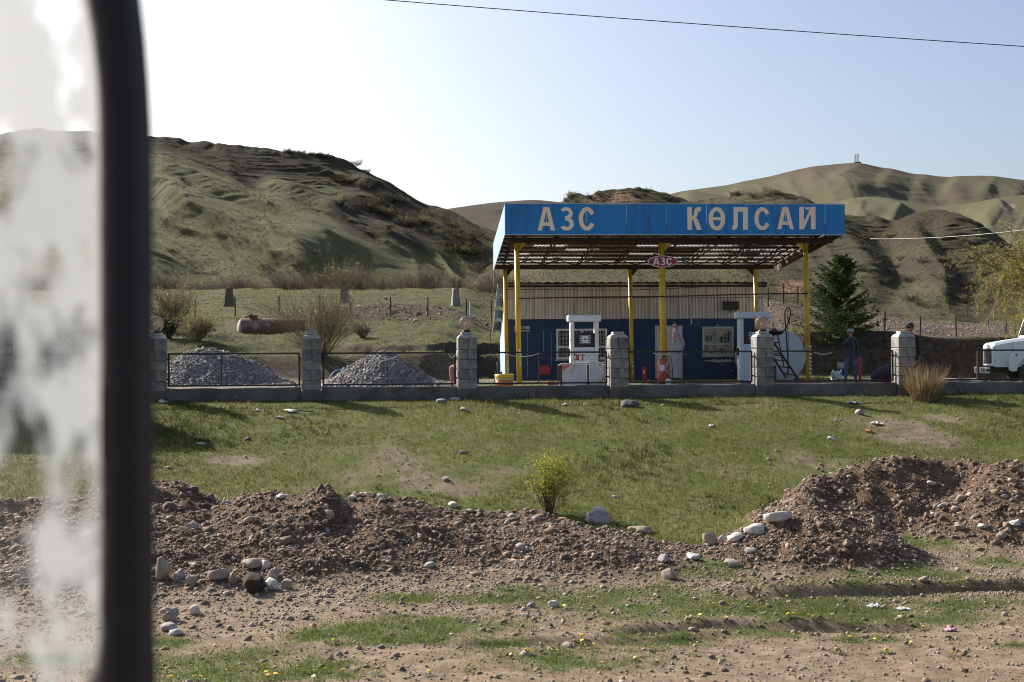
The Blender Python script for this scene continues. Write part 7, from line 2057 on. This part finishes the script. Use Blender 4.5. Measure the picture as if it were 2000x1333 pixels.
blades('terrace_grass', 16000, (-26, 30, 47, 94), terg, .10, .035, M['blade'], 93, 'rough grass of the terrace behind the yard', 3, .12)
blades('yard_grass', 6000, (-14, 18, 25.9, 47), lambda X, Yv: yardw(X, Yv) * grassiness(X, Yv), .07, .016, M['blade_fresh'], 94, 'grass growing in the yard behind the low wall', 3, .05)

blades('dead_straw', 1300, (-11, 12.5, 15.5, 27.5), lambda X, Yv: fieldw(X, Yv) * sm(.2 + 1.5 * fbm(X * .6, Yv * .6, 3, 401)), .085, .007, M['straw'], 95, 'thin dead straw standing in the slope grass', 4, .05)
blades('dark_tussocks', 1500, (-11, 12.5, 15.5, 27.5), lambda X, Yv: fieldw(X, Yv) * sm(.1 + 1.6 * fbm(X * .5, Yv * .5, 3, 403)), .075, .016, M['tussock'], 96, 'darker grass tussocks on the slope below the fence', 9, .035)
def hill_tufts(name, hl, n, h, w, mat, seed, lab, per=5):
    o_, u, s, V = hl; rng = np.random.RandomState(seed); ns, nu = V.shape[:2]
    i = (rng.rand(n) * (ns - 2)).astype(int); j = (rng.rand(n) * (nu - 2)).astype(int); f = rng.rand(n)[:, None]; g_ = rng.rand(n)[:, None]
    C = V[i, j] * (1 - f) * (1 - g_) + V[i + 1, j] * f * (1 - g_) + V[i, j + 1] * (1 - f) * g_ + V[i + 1, j + 1] * f * g_
    den = sm(.62 + .9 * fbm(C[:, 0] / 7, C[:, 2] / 3, 3, seed)); C = C[rng.rand(n) < den]
    C = np.repeat(C, per, 0) + rng.normal(0, w * .5, (len(C) * per, 3)); m_ = len(C); a = rng.uniform(0, 6.28, m_); hh = h * rng.uniform(.4, 1.3, m_); ww = w * rng.uniform(.5, 1.2, m_)
    C[:, 2] -= h * .25
    dx = np.stack([np.cos(a) * ww, np.sin(a) * ww, 0 * a], 1); ln = np.stack([rng.normal(0, .4, m_) * hh, rng.normal(0, .4, m_) * hh, hh], 1)
    Vt = np.stack([C - dx * .5, C + dx * .5, C + ln], 1).reshape(-1, 3)
    o = link(name, fill_mesh(name, Vt, [(np.arange(m_) * 3)[:, None] + np.array([[0, 1, 2]])]), mat); o['kind'] = 'stuff'; o['label'] = lab; o['category'] = 'grass'
hill_tufts('hill_grass', hillA, 60000, .09, .11, M['hill_tuft'], 501, 'tussocky grass and low scrub over the left hill')
hill_tufts('hill_grass', hillC, 60000, .085, .09, M['hill_tuft'], 502, 'dry tussocks over the brown hillside behind the canopy')

# dandelions
M['petal'] = simple('dandelion_yellow', (.75, .55, .01), .6, var=.06)
def dandelion_mesh():
    mb = MB(); mb.lathe([(.001, .0), (.006, .002), (.014, .010), (.021, .012), (.019, .016), (.001, .019)], 12); return mb.mesh('flower_head')
DH = dandelion_mesh(); DH.materials.append(M['petal'])
mb = MB(); mb.tube([(0, 0, -.02), (.004, 0, .03), (0, 0, .045)], .0025, 5); DS = mb.mesh('stem'); DS.materials.append(M['blade_fresh'])
mb = MB()
for k in range(7):
    a = k * .9; d = Vector((math.cos(a), math.sin(a), .18)); s2 = Vector((-math.sin(a), math.cos(a), 0)) * .012
    mb.add([d * .008, d * .05 + s2, d * .09, d * .05 - s2], [(0, 1, 2, 3)])
DL = mb.mesh('leaf_rosette'); DL.materials.append(M['blade_fresh'])
FL = [(788, 1172), (783, 1200), (652, 1256), (326, 1314), (443, 1316), (513, 1304), (520, 1318), (583, 1308), (595, 1315), (613, 1314), (637, 1312), (670, 1317), (538, 1325), (524, 1327), (614, 1329), (380, 1328), (391, 1329), (334, 1330), (735, 1316), (838, 1317), (998, 1283), (1031, 1278), (1028, 1276), (1078, 1277), (1090, 1276), (917, 1304), (917, 1313), (1138, 1258), (1142, 1266), (1160, 1264), (1135, 1247), (1128, 1258), (1103, 1189), (1178, 1303), (1241, 1290), (1276, 1268), (1352, 1279), (1357, 1247), (1285, 1297), (1393, 1183), (1421, 1210), (1368, 1208), (1348, 1212), (1540, 1205), (1550, 1204), (1580, 1207), (1592, 1207), (1627, 1206), (1552, 1243), (1629, 1248), (1660, 1247), (1709, 1253), (1635, 1274), (1685, 1277), (1731, 1275), (1735, 1275), (1780, 1260), (1860, 1281), (1803, 1228), (1982, 1258), (1905, 1138), (1537, 1168), (1463, 1192)]
for i, (px, py) in enumerate(FL):
    g = G(px, py + 2, 7, 16); t = thing('dandelion', 'yellow dandelion flower low in the verge grass', 'dandelion', g, RNG.uniform(0, 6), 'dandelions on the roadside verge'); q = RNG.uniform(.6, 1.0); t.scale = (q, q, q * .8)
    for me, nm in ((DH, 'flower_head'), (DS, 'stem'), (DL, 'leaf_rosette')):
        o = link(nm, me, None, t)
        if nm == 'flower_head': o.location = (0, 0, .045); o.rotation_euler = (RNG.uniform(.2, .8), RNG.uniform(-.3, .3), 0)
# litter
def scrap(px, py, wpx, hpx, lab, mat, seed, name='litter'):
    g = G(px, py, 7, 40); s = g.y / F; r_ = np.random.RandomState(seed); n = 8; k = 5
    V = []; 
    for j in range(k):
        for i in range(n): V.append(((i / (n - 1) - .5) * wpx * s + r_.normal(0, .004), (j / (k - 1) - .5) * wpx * s * .7, r_.uniform(0, hpx * s) * (1 - abs(i / (n - 1) - .5)) + .008))
    mb = MB(); mb.add(V, [(j * n + i, j * n + i + 1, (j + 1) * n + i + 1, (j + 1) * n + i) for j in range(k - 1) for i in range(n - 1)])
    o = mb.build(name, mat, None, False, g); sol = o.modifiers.new('thick', 'SOLIDIFY'); sol.thickness = .003
    tag(o, lab, 'litter')
scrap(1708, 1188, 26, 9, 'crumpled white plastic scrap in the verge grass', M['paper'], 1); scrap(1765, 1192, 26, 5, 'flat white paper scrap right of the crumpled one', M['paper'], 2); scrap(1857, 1233, 24, 7, 'pinkish crumpled wrapper near the right rut', M['pink_ext'], 3)
scrap(1712, 830, 22, 8, 'white torn bag in the right grass', M['paper'], 4); scrap(1665, 789, 22, 4, 'bluish white sheet by the low wall', M['pale_panel'], 5); scrap(1102, 793, 13, 5, 'small white paper scrap in the grass below the ДТ pump', M['paper'], 6); scrap(500, 803, 14, 5, 'white scrap left of the flat slab', M['paper'], 7); scrap(544, 817, 18, 4, 'white paper just below the flat slab', M['paper'], 8); scrap(1390, 834, 12, 5, 'tiny white scrap in the middle grass', M['paper'], 9)
g = G(560, 806, 8, 40); mb = MB(); mb.tube([(0, 0, .02), (.25, .02, .03), (.5, .0, .012)], .012, 6); tag(mb.build('stick', M['weather_wood'], None, False, g), 'thin dark stick lying beside the flat slab', 'stick')
